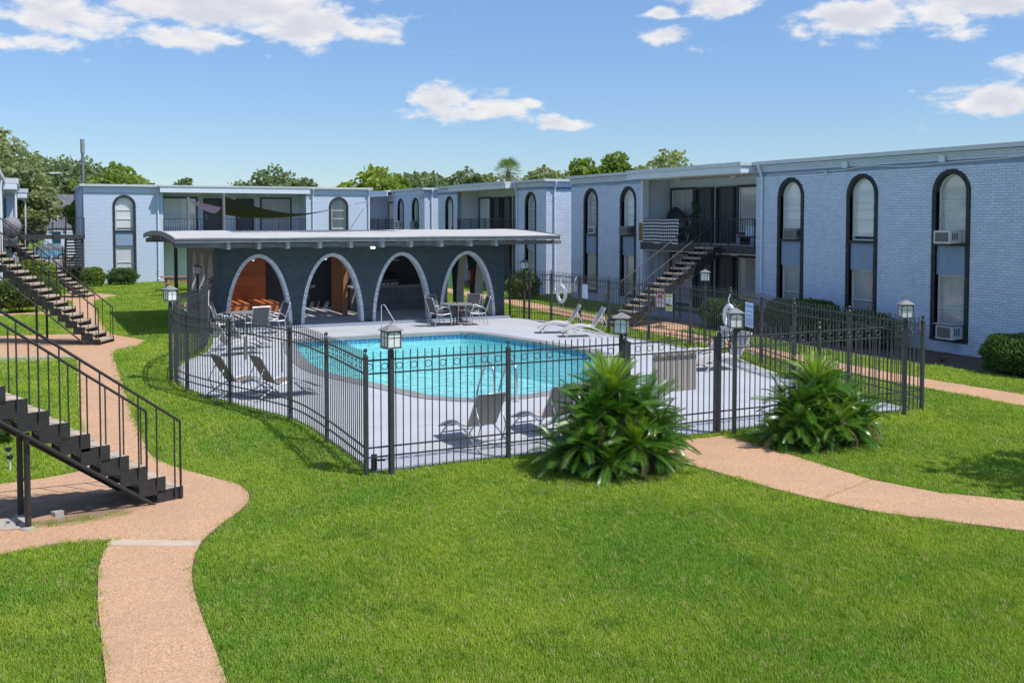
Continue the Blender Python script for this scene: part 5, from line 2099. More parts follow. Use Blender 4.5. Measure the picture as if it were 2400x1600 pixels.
# ------------------------------------------------------------------ staircases
def stair(label, base, ang, n, run, rise, width, single=True, landing=0.0, posts=(), group='black metal outside staircases', both=True):
    """base: middle of the bottom step's front edge; ang: heading going up"""
    r = thing('outside_stair', label, 'staircase', (*base, 0), 0, group)
    c, s_ = math.cos(ang), math.sin(ang)
    T = lambda s, w, z: (base[0] + c * s - s_ * w, base[1] + s_ * s + c * w, z)
    rot = Matrix.Translation((*base, 0)) @ Matrix.Rotation(ang, 4, 'Z')
    hw = width / 2
    m = MB()
    m.box(.004, -hw + .02, -.058, run + .085, hw - .02, 0)
    tr_me = m.mesh('tread', 'tread')
    m = MB()
    m.box(-.012, -.010, -.20, run + .10, .010, .006)
    pl_me = m.mesh('step_plate', 'iron')
    m = MB()
    m.box(.0, -hw + .02, -.085, run + .08, hw - .02, -.0585)
    pan_me = m.mesh('step_pan', 'iron')
    m = MB()
    m.box(-.0075, -.0075, -.10, .0075, .0075, .84)
    bal_me = m.mesh('baluster', 'iron')
    sl = rise / run
    for k in range(n):
        z = (k + 1) * rise
        link('tread', tr_me, r, rot @ Matrix.Translation((k * run, 0, z)))
        link('step_pan', pan_me, r, rot @ Matrix.Translation((k * run, 0, z)))
        for w in (-hw, hw):
            link('step_plate', pl_me, r, rot @ Matrix.Translation((k * run, w, z)))
    for w in (-hw - .03, hw + .03):
        m = MB(T)
        top = n * run + .25
        m.tube([(.36, w, 0.0), (top, w, (top - .36) * sl)], .024, 8)
        m.build('stringer', 'iron', r)
        m = MB(T)
        rl = lambda s: rise + .83 + s * sl
        e = n * run
        pts = [(.03, w, 0.0), (.03, w, rl(.03)), (e, w, rl(e))]
        m.tube(pts[:2], .016, 4)
        m.tube([(.03, w, rl(.03)), (e, w, rl(e))], .019, 6)
        m.tube([(e, w, rl(e)), (e, w, n * rise - .1)], .016, 4)
        rail = m.build('handrail', 'iron', r)
        for k in range(n):
            for q in (run * .46,):
                s = k * run + q
                if s > e - .03:
                    continue
                h = rl(s) - (k + 1) * rise - .012
                mw = rot @ Matrix.Translation((s, w, (k + 1) * rise)) @ Matrix.Diagonal((1, 1, h / .84, 1))
                link('baluster', bal_me, rail, mw)
    for (s, w) in posts:
        m = MB(T)
        m.tube([(s, w, 0), (s, w, (s - .3) * sl)], .034, 10)
        m.build('support_post', 'iron', r)
        m = MB(T)
        m.lathe([(.09, 0), (.08, .04), (.035, .06)], (s, w, 0), 10)
        m.build('footing', 'concrete', r)
    if landing:
        m = MB(T)
        e = n * run
        m.box(e + .1, -hw - .3, n * rise - .2, e + landing, hw + .3, n * rise)
        m.build('landing', 'iron', r)
    return r


T2 = lambda T, a, b, c_: T(a, b, c_)
stair('nearest black metal staircase with tan treads at the left edge', (1.58, 13.60), math.atan2(-.343, -.94), 15, .235, .172, .87, landing=1.3, posts=((1.74, -.20), (1.86, .36)))
stair('second staircase from the camera, black with tan treads beyond the first', (2.02, 30.62), math.atan2(.49, -.87), 15, .225, .175, .82, landing=1.2, posts=((1.9, -.25), (1.9, .3)))
stair('farthest left staircase coming down beside the round bush', (2.55, 49.2), math.atan2(.40, -.92), 15, .24, .175, .95, landing=1.0)
stair('black staircase climbing to the balcony with the checked cloth', (17.35, 28.0), math.atan2(.10, 1.0), 15, .285, .173, .98, posts=((2.3, -.42), (3.3, .42)))
stair('open black staircase in the gap under the footbridge', (2.45, 64.2), math.atan2(-1, 0), 15, .26, .175, .9)
br = thing('footbridge', 'black footbridge with railing joining the left wing to the far block', 'footbridge', (1.3, 59.3, 2.6))
m = MB()
m.box(-.34, 58.4, 2.50, 2.84, 59.45, 2.72)
m.build('deck_slab', 'dark_trim', br)
railing(br, FY(58.42), -.3, 2.82, 0, 2.72, .93, True)
for x in (-.2, 2.7):
    m = MB()
    m.box(x - .05, 58.5, 0, x + .05, 58.6, 2.5)
    m.build('support_post', 'dark_trim', br)

# ------------------------------------------------------------------ pool furniture
def make_lounger(sling, frame, top=None):
    r = thing('pool_lounger', 'x', 'lounger', (0, 0, 0), 0, 'sling loungers around the pool')
    W = .255
    seat = spline([(.52, .335), (.67, .325), (.87, .355), (1.08, .33), (1.29, .26), (1.50, .165)], 3)
    back = spline([(.50, .345), (.38, .53), (.27, .71), (.19, .86)], 3)

    def sheet_(name, prof, w, mat):
        m = MB()
        a = [(p.x, -w, p.y) for p in prof]
        b = [(p.x, w, p.y) for p in prof]
        n = len(prof)
        mid = [(p.x, 0, p.y - .02) for p in prof]
        vs = a + mid + b
        fs = []
        for i in range(n - 1):
            fs += [(i, i + 1, n + i + 1, n + i), (n + i, n + i + 1, 2 * n + i + 1, 2 * n + i)]
        m.add(vs, fs)
        m.add([(x, y, z - .008) for x, y, z in vs], [tuple(reversed(f)) for f in fs])
        o = m.build(name, mat, r, True)
        return o
    sheet_('seat_sling', seat, W - .015, sling)
    bk = sheet_('back_sling', back, W - .015, sling)
    m = MB()
    e = back[-3:]
    m.strip([(p.x + .012, -W + .02, p.y + .01) for p in e], [(p.x + .012, W - .02, p.y + .01) for p in e])
    m.build('head_band', top or sling, bk)
    for s in (-1, 1):
        m = MB()
        m.tube([(p.x, s * W, p.y) for p in seat], .014, 6)
        m.build('seat_rail', frame, r, True)
        m = MB()
        m.tube([(p.x, s * W, p.y) for p in back], .014, 6)
        m.build('back_rail', frame, r, True)
        m = MB()
        m.tube([(p.x, s * (W + .03), p.y) for p in spline([(1.42, 0.0), (1.31, .10), (1.12, .24), (.87, .325), (.63, .30), (.38, .20), (.19, .09), (.04, 0.0)], 3)], .015, 6)
        m.build('arched_leg', frame, r, True)
        m = MB()
        m.tube([(.29, s * (W - .03), .66), (.14, s * (W - .03), .38), (.25, s * (W - .03), .13)], .010, 5)
        m.build('back_prop', frame, r, True)
    for x, z in ((1.50, .165), (.51, .33), (.19, .865), (.25, .13), (1.31, .10)):
        m = MB()
        m.tube([(x, -W, z), (x, W, z)], .012, 6)
        m.build('cross_bar', frame, r, True)
    return r


tan = make_lounger('sling_tan', 'white_paint')
brown = make_lounger('sling_brown', 'silver_paint')
pm('sling_taupe', (0.46, 0.41, 0.385), (0.50, 0.445, 0.42), 8, 0.8, 0.2, 300)
pm('band_grey', (0.36, 0.35, 0.36), None, 1, 0.8)
taupe = make_lounger('sling_taupe', 'silver_paint', 'band_grey')
place(taupe, (6.40, 13.62, 0.04), R(95), 'taupe sling lounger with its back to the camera beside the pool handrails')
dup(taupe, (7.78, 13.75, 0.04), R(95), 'taupe sling lounger half hidden behind the larger sago palm')
place(brown, (2.95 + .18, 20.10, 0.04), R(14), 'brown sling lounger nearest the left fence, back raised')
dup(brown, (3.80, 19.62, 0.04), R(14), 'brown sling lounger nearer the pool of the left pair')
place(tan, (15.65, 26.85, 0.04), R(158), 'tan lounger farther of the two below the first life ring on the right deck')
dup(tan, (15.85, 25.75, 0.04), R(162), 'tan lounger nearer of the two on the right deck, before the balcony stairs')
dup(tan, (15.75, 19.75, 0.04), R(172), 'tan lounger farther of the two behind the gate lantern, next to the warning sign')
dup(tan, (15.55, 18.75, 0.04), R(172), 'tan lounger nearer of the two behind the gate lantern')
dup(tan, (4.12, 26.25, 0.04), R(16), 'tan lounger at the left bend of the fence, nearer of two')
dup(tan, (4.62, 27.35, 0.04), R(16), 'tan lounger at the left bend of the fence, nearer the pavilion')


def make_chair():
    r = thing('patio_chair', 'x', 'chair', (0, 0, 0), 0, 'sling patio chairs at the round tables')
    m = MB()
    m.slab([[(-.24, -.24, .40), (-.24, .24, .40)], [(0, -.24, .405), (0, .24, .405)], [(.24, -.24, .435), (.24, .24, .435)]], .012)
    m.build('seat_sling', 'sling_grey', r)
    m = MB()
    m.add([(-.235, -.235, .44), (-.235, .235, .44), (-.40, .235, .93), (-.40, -.235, .93), (-.25, -.235, .435), (-.25, .235, .435), (-.415, .235, .925), (-.415, -.235, .925)], [(0, 1, 2, 3), (7, 6, 5, 4), (0, 4, 5, 1), (1, 5, 6, 2), (2, 6, 7, 3), (3, 7, 4, 0)])
    m.build('back_sling', 'sling_grey', r)
    for s in (-1, 1):
        y = s * .26
        m = MB()
        m.tube([(p.x, y, p.y) for p in spline([(-.33, 0), (-.28, .2), (-.23, .41), (-.32, .68), (-.41, .95)], 3)], .013, 6)
        m.build('back_post', 'silver_paint', r, True)
        m = MB()
        m.tube([(p.x, y * 1.05, p.y) for p in spline([(.27, 0), (.285, .25), (.27, .45), (.20, .59), (.06, .645), (-.12, .62), (-.27, .50)], 3)], .013, 6)
        m.build('arm', 'silver_paint', r, True)
        m = MB()
        m.tube([(.275, y, .42), (0, y, .395), (-.235, y, .41)], .012, 6)
        m.build('seat_rail', 'silver_paint', r)
    m = MB()
    m.tube([(-.41, -.26, .95), (-.41, .26, .95)], .013, 6)
    m.build('top_rail', 'silver_paint', r)
    m = MB()
    m.tube([(.26, -.26, .43), (.26, .26, .43)], .012, 6)
    m.build('front_rail', 'silver_paint', r)
    return r


def make_table(loc, label, pole):
    r = thing('patio_table', label, 'table', loc, 0, 'round patio tables')
    x, y, z = loc
    m = MB()
    m.lathe([(.50, .685), (.53, .69), (.53, .71), (.50, .715)], loc, 28)
    m.build('table_top', 'grey_plastic', r)
    m = MB()
    m.tube([(x, y, z), (x, y, z + .69)], .028, 8)
    m.build('pedestal', 'dark_trim', r)
    for k in range(4):
        a = k * math.pi / 2 + .5
        m = MB()
        m.tube([(x + math.cos(a) * q.x, y + math.sin(a) * q.x, z + q.y) for q in spline([(.02, .35), (.16, .28), (.14, .12), (.26, .02), (.38, .012)], 3)], .012, 5)
        m.build('table_leg', 'dark_trim', r, True)
    if pole:
        m = MB()
        m.tube([(x, y, z + .70), (x, y, z + 1.16)], .02, 8)
        m.build('umbrella_pole', 'dark_trim', r)


make_table((12.92, 30.70, .04), 'round grey patio table with a bare umbrella pole before the fourth arch', True)
make_table((6.0, 30.75, .04), 'round grey patio table before the arch with the orange planks', False)
ch = make_chair()
CH = [((12.28, 30.62), 5, 'dark sling chair on the left of the table with the umbrella pole'), ((13.52, 30.42), 170, 'dark sling chair on the right of the table with the umbrella pole'),
      ((12.55, 31.40), -65, 'dark sling chair behind left of the table with the umbrella pole'), ((13.62, 31.30), 220, 'dark sling chair behind right of the table with the umbrella pole'),
      ((6.15, 29.98), 97, 'dark sling chair with its back to the camera at the left table'), ((6.88, 30.95), 190, 'dark sling chair on the right side of the left table'),
      ((5.25, 30.70), 5, 'dark sling chair on the left side of the left table, nearer'), ((5.35, 31.40), -35, 'dark sling chair on the far left side of the left table')]
for i, ((x, y), a, lb) in enumerate(CH):
    if i == 0:
        place(ch, (x, y, .04), R(a), lb)
    else:
        dup(ch, (x, y, .04), R(a), lb)

hr = thing('pool_handrails', 'pair of chrome ladder handrails at the near edge of the pool', 'handrails', (8.2, 17.5, 0))
for x in (8.02, 8.50):
    m = MB()
    m.tube(spline([(x, 17.22, .04), (x, 17.22, .45), (x, 17.27, .70), (x, 17.42, .80), (x, 17.60, .76), (x, 17.80, .52), (x, 18.02, .15), (x, 18.15, -.35)], 4), .024, 8)
    m.build('grab_rail', 'chrome', hr, True)
    m = MB()
    m.lathe([(.055, .041), (.055, .055), (.03, .075)], (x, 17.22, 0), 10)
    m.build('escutcheon', 'chrome', hr)
hr = thing('step_handrail', 'white and blue steps handrail at the far edge of the pool', 'handrail', (9.75, 29.0, 0))
m = MB()
m.tube([(9.72, 29.05, .04), (9.72, 29.05, .94)], .016, 8)
m.tube([(9.72, 29.05, .94), (9.80, 29.0, .97), (10.05, 28.75, .45), (10.15, 28.60, .05), (10.2, 28.5, -.2)], .016, 8)
m.build('rail', 'silver_paint', hr)

# ------------------------------------------------------------------ signs, rings, boards on the fence
def sgn(name, label, pos, ang, w, h, mat='sign_white', cat='sign', t=.006, stake=None):
    """board facing along heading ang; returns thing and a function placing things on its face"""
    r = thing(name, label, cat, pos, ang - math.pi / 2 + math.pi)
    face = Matrix.Translation(pos) @ Matrix.Rotation(ang + math.pi / 2, 4, 'Z') @ Matrix.Rotation(R(90), 4, 'X')
    m = MB()
    m.box(-w / 2, -h / 2, -t, w / 2, h / 2, 0)
    o = m.build('board', mat, None)
    o.parent = r
    o.matrix_parent_inverse = WM[r].inverted()
    o.matrix_basis = face
    WM[o] = face

    def patch(name, poly, mt, z=.002):
        m = MB()
        m.prism(poly, 0.0005, z)
        q = m.build(name, mt, None)
        q.parent = r
        q.matrix_parent_inverse = WM[r].inverted()
        q.matrix_basis = face
        WM[q] = face
        return q

    def word(s, x, y, size, mt, sx=1.0):
        return text(s, size, mt, r, face @ Matrix.Translation((x, y, .001)), 'lettering', 'CENTER', .001, sx)
    return r, patch, word


def rect(x0, y0, x1, y1):
    return [(x0, y0), (x1, y0), (x1, y1), (x0, y1)]


# facing the pool: heading towards -X
r, patch, word = sgn('warning_sign', 'white board with blue WARNING lettering on the right fence', (16.22, 19.72, 1.19), R(166), .46, .62, 'sign_blue_white')
word('WARNING', 0, .21, .105, 'sign_blue', .92)
word('NO LIFEGUARD', 0, .085, .062, 'sign_blue', .95)
word('ON DUTY', 0, -.02, .085, 'sign_blue', .9)
for k in range(4):
    patch('fine_print', rect(-.19, -.115 - k * .045, .19 - .03 * (k % 2), -.098 - k * .045), 'sign_blue', .0015)
r, patch, word = sgn('red_sign', 'red and white sign with a red arrow on a stand before the porch', (18.75, 27.3, .95), R(205), .34, .55)
patch('red_panel', rect(-.155, .055, .155, .255), 'sign_red')
arc = [(.15 * math.cos(math.pi * k / 10), .065 + .13 * math.sin(math.pi * k / 10)) for k in range(11)]
inn = [(.10 * math.cos(math.pi * k / 10), .065 + .085 * math.sin(math.pi * k / 10)) for k in range(10, -1, -1)]
patch('swoosh', arc + inn, 'sign_white', .004)
patch('arrow', [(-.12, -.13), (-.05, -.10), (-.05, -.122), (.12, -.122), (.12, -.142), (-.05, -.142), (-.05, -.16)], 'sign_red')
for y, w in ((.015, .12), (-.06, .07)):
    patch('fine_print', rect(-w, y, w, y + .026), 'sign_red', .0015)
m = MB()
m.tube([(18.77, 27.31, 0), (18.77, 27.31, 1.2)], .018, 6)
m.build('stand_pole', 'dark_trim', r)
m = MB()
m.lathe([(.24, .0), (.24, .03), (.05, .08)], (18.77, 27.31, .0), 12)
m.build('stand_base', 'lathe_dark', r)
r, patch, word = sgn('yellow_sign', 'yellow and white sign with a round emblem hung on the right fence', (16.62, 23.75, 1.18), R(184), .30, .48)
patch('header', rect(-.13, .145, .13, .215), 'sign_yellow')
patch('footer', rect(-.13, -.225, .13, -.125), 'sign_yellow')
patch('field', rect(-.13, -.115, .13, -.02), 'sign_yellow')
patch('slope', [(-.13, -.11), (.13, -.11), (.13, -.09), (-.13, -.03)], 'sign_black', .003)
ro = [(.09 * math.cos(2 * math.pi * k / 20), .045 + .09 * math.sin(2 * math.pi * k / 20)) for k in range(20)]
m_ = MB()
m_.strip([(a, b, .0035) for a, b in ro], [(a * .84, .045 + (b - .045) * .84, .0035) for a, b in ro], True)
q = m_.build('emblem', 'sign_yellow', None)
q.parent = r
fc = Matrix.Translation((16.62, 23.75, 1.18)) @ Matrix.Rotation(R(184) + math.pi / 2, 4, 'Z') @ Matrix.Rotation(R(90), 4, 'X')
q.matrix_parent_inverse = WM[r].inverted()
q.matrix_basis = fc
patch('mark', [(-.02, .0), (.02, .0), (.035, .09), (.0, .10)], 'sign_black', .003)
sgn('notice_board', 'plain pale blue white board tied to the right fence', (16.38, 28.15, 1.22), R(180), .34, .46, 'sign_blue_white')
r, patch, word = sgn('notice_board', 'small white notice with red print beside the first life ring', (16.55, 29.2, 1.28), R(182), .34, .28)
for k, w in enumerate((.03, .11, .12, .09)):
    patch('print', rect(-w, .075 - k * .055, w, .10 - k * .055), 'sign_red')
r, patch, word = sgn('notice_board', 'narrow red and white notice on the left fence', (3.50, 25.55, 1.36), R(-20), .16, .30)
patch('red_panel', rect(-.07, .02, .07, .14), 'sign_red')
patch('red_mark', rect(-.03, -.09, .04, -.03), 'sign_red')
sgn('sign_board', 'olive back of a square sign hung inside the left fence, farther from the corner', (3.68, 19.0, 1.16), R(-20), .42, .44, 'olive_board')
sgn('sign_board', 'olive back of a narrow sign hung inside the left fence, nearer the corner', (4.12, 17.95, 1.10), R(-8), .30, .52, 'olive_board')
for (x, y, z, a), lb in zip(((16.32, 29.62, 1.04, 0), (16.40, 20.72, 1.06, 12)), ('white life ring with rope hanging on the right fence near the pavilion', 'white life ring hanging on the right fence behind the gate lantern')):
    r = thing('life_ring', lb, 'life ring', (x, y, z), R(-a), 'life rings on the fence')
    ca, sa = math.sin(R(a)), math.cos(R(a))
    m = MB()
    m.tube([(x + .27 * math.cos(t) * ca, y + .27 * math.cos(t) * sa, z + .27 * math.sin(t)) for t in [2 * math.pi * k / 24 for k in range(24)]], .06, 8, True)
    m.build('ring_body', 'ring_white', r, True)
    m = MB()
    m.tube(spline([(x, y - .15, z - .25), (x - .03, y - .16, z - .42), (x - .03, y, z - .50), (x - .03, y + .14, z - .42), (x, y + .15, z - .26)], 4), .010, 5)
    m.build('rope', 'rope', r, True)
    m = MB()
    m.tube(spline([(x, y, z + .30), (x - .02, y + .02, z + .45), (x + .03, y, z + .57)], 4), .012, 5)
    m.build('hanger', 'ring_white', r)
tag(MB().tube(spline([(16.40, 28.75, 1.66), (16.34, 28.74, 1.5), (16.36, 28.78, 1.3), (16.33, 28.76, 1.18)], 4), .014, 5).build('strap', 'ring_white'), 'white strap hanging over the right fence rail', 'strap')
tag(MB().tube(spline([(4.86, 30.6, 1.45), (4.84, 30.62, 1.1), (4.87, 30.6, .8), (4.85, 30.6, .55)], 4), .022, 6).build('pool_noodle', 'rope'), 'pale yellow hose hanging on the left fence by the pavilion', 'hose')

# ------------------------------------------------------------------ window air conditioners and balcony things
def ac_unit(label, x, y, z, mat='white_plastic', w=.56, h=.34, out=.42, tilt=.02, lid=None):
    r = thing('window_air_conditioner', label, 'air conditioner', (x, y, z), 0, 'window air conditioners')
    m = MB()
    m.add([(x - out, y - w / 2, z - tilt), (x + .1, y - w / 2, z), (x + .1, y + w / 2, z), (x - out, y + w / 2, z - tilt), (x - out, y - w / 2, z + h - tilt), (x + .1, y - w / 2, z + h), (x + .1, y + w / 2, z + h), (x - out, y + w / 2, z + h - tilt)], [(0, 3, 2, 1), (4, 5, 6, 7), (0, 1, 5, 4), (1, 2, 6, 5), (2, 3, 7, 6), (3, 0, 4, 7)])
    m.build('casing', mat, r)
    m = MB()
    m.box(x - out - .012, y - w / 2 + .05, z - tilt + .05, x - out - .002, y + w / 2 - .05, z + h - tilt - .04)
    g_ = m.build('rear_grille', 'grey_plastic', r)
    for k in range(7):
        m = MB()
        q = z - tilt + .06 + k * (h - .11) / 7
        m.box(x - out - .016, y - w / 2 + .055, q, x - out - .0125, y + w / 2 - .055, q + .012)
        m.build('fin', 'dark_grille', g_)
    for k in range(3):
        m = MB()
        m.box(x - out + .08 + k * .08, y - w / 2 - .004, z + .08, x - out + .12 + k * .08, y - w / 2 - .0005, z + h - .08)
        m.build('louvre', 'dark_grille', r)
    for s in (-1, 1):
        m = MB()
        m.box(x + .08, y + s * (w / 2 + .002), z, x + .10, y + s * .46, z + h - .01)
        m.build('side_curtain', 'white_plastic' if mat != 'grey_plastic' else 'dark_trim', r)
    if lid:
        m = MB()
        m.box(x - out - .06, y - w / 2 - .05, z + h + .01, x - .02, y + w / 2 + .05, z + h + .03)
        m.build('cover_board', lid, r)


ac_unit('white window air conditioner in the upper window nearest the right border', 22.1, 18.62, 2.955, w=.52)
ac_unit('white window air conditioner under a board in the lower window nearest the right border', 22.1, 18.50, .44, w=.52, h=.36, lid='counter_top')
ac_unit('dark window air conditioner in the upper window beside the balcony downspout', 22.1, 24.78, 2.95, 'grey_plastic', w=.58, h=.33, out=.14)
ac_unit('dark window air conditioner in the arched window left of the checked cloth', 22.1, 34.55, 2.95, 'grey_plastic', w=.58, h=.34, out=.22)
ac_unit('white window air conditioner in the arched window nearest the lit end wall', 22.1, 37.40, 2.95, w=.54, h=.30, out=.05)
ac_unit('white window air conditioner in the far block, left of two', 22.1, 61.95, 2.95, w=.58, h=.5, out=.30)
ac_unit('dark window air conditioner in the far block, right of two', 22.1, 59.2, 2.95, 'grey_plastic', w=.58, h=.5, out=.28)

r = thing('checked_cloth', 'black and white checked cloth tied over the balcony railing', 'cloth', (22.0, 32.1, 3.1))
nY, nZ = 26, 20


def cl(y, z):
    return 22.045 + .012 * math.sin(y * 5.1) * math.sin(z * 4 + y) - .0


y0, y1, z0, z1 = 30.92, 33.30, 2.62, 3.56
m = MB()
P = [[(cl(y0 + (y1 - y0) * i / nY, z0 + (z1 - z0) * j / nZ), y0 + (y1 - y0) * i / nY, z0 + (z1 - z0) * j / nZ + .006 * math.sin(i * .45)) for i in range(nY + 1)] for j in range(nZ + 1)]
m.add([p for row in P for p in row], [(j * (nY + 1) + i, j * (nY + 1) + i + 1, (j + 1) * (nY + 1) + i + 1, (j + 1) * (nY + 1) + i) for j in range(nZ) for i in range(nY)])
m.build('sheet', 'cloth_white', r)
for b in range(7):
    m = MB()
    za = z0 + .07 + b * .128
    A_ = [(cl(y0 + (y1 - y0) * i / nY, za) - .006, y0 + (y1 - y0) * i / nY, za + .006 * math.sin(i * .45)) for i in range(nY + 1)]
    B_ = [(x, y, z + .058) for x, y, z in A_]
    m.strip(A_, B_)
    m.build('black_band', 'cloth_black', r)
for k in range(1, 17):
    y = y0 + (y1 - y0) * k / 17
    m = MB()
    m.strip([(cl(y, z0 + (z1 - z0) * j / 8) - .0045, y - .022, z0 + (z1 - z0) * j / 8) for j in range(9)], [(cl(y, z0 + (z1 - z0) * j / 8) - .0045, y + .022, z0 + (z1 - z0) * j / 8) for j in range(9)])
    m.build('grey_line', 'grey_plastic', r)
m = MB()
rows = [[(22.02 + .03 * math.sin(i * 2.1), 33.36 + i * .035, z) for i in range(6)] for z in (3.42, 3.2, 2.95, 2.72)]
m.add([p for q in rows for p in q], [(j * 6 + i, j * 6 + i + 1, (j + 1) * 6 + i + 1, (j + 1) * 6 + i) for j in range(3) for i in range(5)])
tag(m.build('yellow_cloth', 'yellow_cloth'), 'mustard yellow cloth hanging at the left end of the balcony railing', 'cloth')
r = thing('dome_chair', 'dark mesh dome chair with pale cushion on the balcony', 'chair', (23.0, 32.55, 2.67))
m = MB()
vs, fs = [], []
for i in range(9):
    th = math.pi * i / 8
    for j in range(7):
        ph = math.pi / 2 * j / 6
        vs.append((23.05 + .55 * math.sin(ph) * .9, 32.55 + .74 * math.cos(th) * math.cos(ph), 2.67 + 1.36 * (abs(math.sin(th)) ** .8) * math.cos(ph)))
for i in range(8):
    for j in range(6):
        fs.append((i * 7 + j, (i + 1) * 7 + j, (i + 1) * 7 + j + 1, i * 7 + j + 1))
m.add(vs, fs)
m.build('mesh_hood', 'egg_mesh', r, True)
m = MB()
m.tube([(23.05, 32.55 + .74 * math.cos(math.pi * k / 14), 2.68 + 1.36 * math.sin(math.pi * k / 14) ** .8) for k in range(15)], .022, 6)
m.build('hoop', 'iron', r)
m = MB()
m.lathe([(.2, .0), (.48, .05), (.52, .2), (.4, .27)], (23.05, 32.55, 3.15), 14)
m.build('cushion', 'cushion', r, True)
m = MB()
m.lathe([(.4, .0), (.3, .25), (.42, .47)], (23.05, 32.55, 2.68), 12)
m.build('base', 'egg_mesh', r)
r = thing('spiral_topiary', 'tall spiral topiary in a dark pot at the top of the balcony stairs', 'topiary', (22.7, 30.75, 2.67))
m = MB()
m.lathe([(.13, 0), (.17, .28), (.18, .30), (.15, .30)], (22.7, 30.75, 2.675), 12)
m.build('pot', 'planter', r)
m = MB()
m.tube([(22.7, 30.75, 2.9), (22.7, 30.75, 4.1)], .018, 6)
m.build('trunk', 'bark', r)
rg_ = np.random.default_rng(3)
pts = []
for k in range(1500):
    t = rg_.uniform(0, 1)
    rad = .22 * (1 - t) + .05
    a = t * 2 * math.pi * 2.6
    c_ = np.array([22.7 + math.cos(a) * rad * .75, 30.75 + math.sin(a) * rad * .75, 2.98 + 1.25 * t])
    pts.append(c_ + rg_.normal(size=3) * (.055 + .05 * (1 - t)))
m = MB()
loft_leaf_cloud(m, np.array(pts), .035, rg_)
m.build('foliage', 'topiary', r)
r = thing('cool_box', 'pale blue and white cool box on the dark balcony bench', 'cool box', (23.0, 27.6, 3.0))
m = MB()
m.box(22.75, 27.1, 2.98, 23.2, 27.9, 3.28)
m.build('tub', 'sign_blue_white', r)
m = MB()
m.box(22.73, 27.08, 3.282, 23.22, 27.92, 3.34)
m.build('lid', 'white_plastic', r)
r = thing('balcony_bench', 'dark low bench under the cool box on the balcony', 'bench', (23.0, 27.6, 2.67))
m = MB()
m.box(22.7, 26.75, 2.92, 23.25, 28.3, 2.975)
m.build('seat', 'dark_trim', r)
for y in (26.85, 28.2):
    m = MB()
    m.box(22.75, y - .03, 2.673, 23.2, y + .03, 2.919)
    m.build('leg', 'dark_trim', r)
r = thing('folding_chair', 'folded silver and dark chair leaning by the spiral topiary', 'chair', (22.5, 30.98, 2.67))
for y, s in ((30.93, 1), (31.13, -1)):
    m = MB()
    m.tube([(22.45, y, 2.68), (22.6, y + .03, 3.5)], .014, 6)
    m.build('frame', 'silver_paint', r)
m = MB()
m.box(22.5, 30.94, 2.9, 22.56, 31.12, 3.3)
m.build('sling', 'sling_grey', r)
r = thing('covered_grill', 'round grill under a grey cover on the left wing balcony', 'grill', (-.62, 51.0, 2.7))
m = MB()
m.lathe([(.10, 0), (.30, .10), (.42, .45), (.42, .62), (.30, .85), (.12, .95)], (-.60, 51.0, 2.72), 12)
m.build('cover', 'cover_grey', r, True)
m = MB()
m.tube([(-.60, 51.0, 2.45), (-.60, 51.0, 2.73)], .05, 6)
m.build('stand', 'dark_trim', r)

# ------------------------------------------------------------------ shade sail
r = thing('shade_sail', 'dark triangular shade sail strung behind the pavilion roof', 'sail', (8, 44, 4))
PA, PB, PC = Vector((6.57, 46.5, 4.42)), Vector((7.69, 44, 4.55)), Vector((17.6, 57.5, 4.45))
N = 16
vs, fs, ix = [], [], {}
for i in range(N + 1):
    for j in range(N + 1 - i):
        a, b = i / N, j / N
        c = 1 - a - b
        p = PA * a + PB * b + PC * c
        cen = (PA + PB + PC) / 3
        edge = 4 * (a * b + b * c + c * a)
        p = p + (cen - p) * .16 * edge * .75
        p.z -= .86 * edge * .75
        ix[(i, j)] = len(vs)
        vs.append(p)
for i in range(N):
    for j in range(N - i):
        fs.append((ix[(i, j)], ix[(i + 1, j)], ix[(i, j + 1)]))
        if i + j < N - 1:
            fs.append((ix[(i + 1, j)], ix[(i + 1, j + 1)], ix[(i, j + 1)]))
m = MB()
m.add(vs, fs)
m.build('canopy', 'sail', r, True)
for a, b in ((PC, (18.95, 59.3, 4.62)),):
    m = MB()
    m.tube([a, b], .02, 5)
    m.build('cable', 'post_grey', r)
for p in (PA, PB):
    m = MB()
    m.tube([(p.x - .05, p.y - .08, 0), (p.x - .05, p.y - .08, p.z + .12)], .065, 10)
    m.build('sail_post', 'post_grey', r)

# ------------------------------------------------------------------ small things by the nearest stairs
def block(label, x, y, a, sx, sy, sz, mat='concrete', z=.03, tilt=0, group=None, hole=False):
    m = MB()
    if hole:
        # hollow block lying on its side: a ring with a core opening
        m.box(-sx, -sy, 0, -sx * .3, sy, sz)
        m.box(sx * .3, -sy, 0, sx, sy, sz)
        m.box(-sx * .3, -sy, 0, sx * .3, -sy * .5, sz)
        m.box(-sx * .3, sy * .5, 0, sx * .3, sy, sz)
        m.box(-sx * .3, -sy * .5, 0, sx * .3, sy * .5, sz * .4)
    else:
        m.box(-sx, -sy, 0, sx, sy, sz)
    o = m.build('paving_block', mat)
    o.matrix_basis = Matrix.Translation((x, y, z)) @ Matrix.Rotation(a, 4, 'Z') @ Matrix.Rotation(tilt, 4, 'X')
    WM[o] = o.matrix_basis
    return tag(o, label, 'block', group)


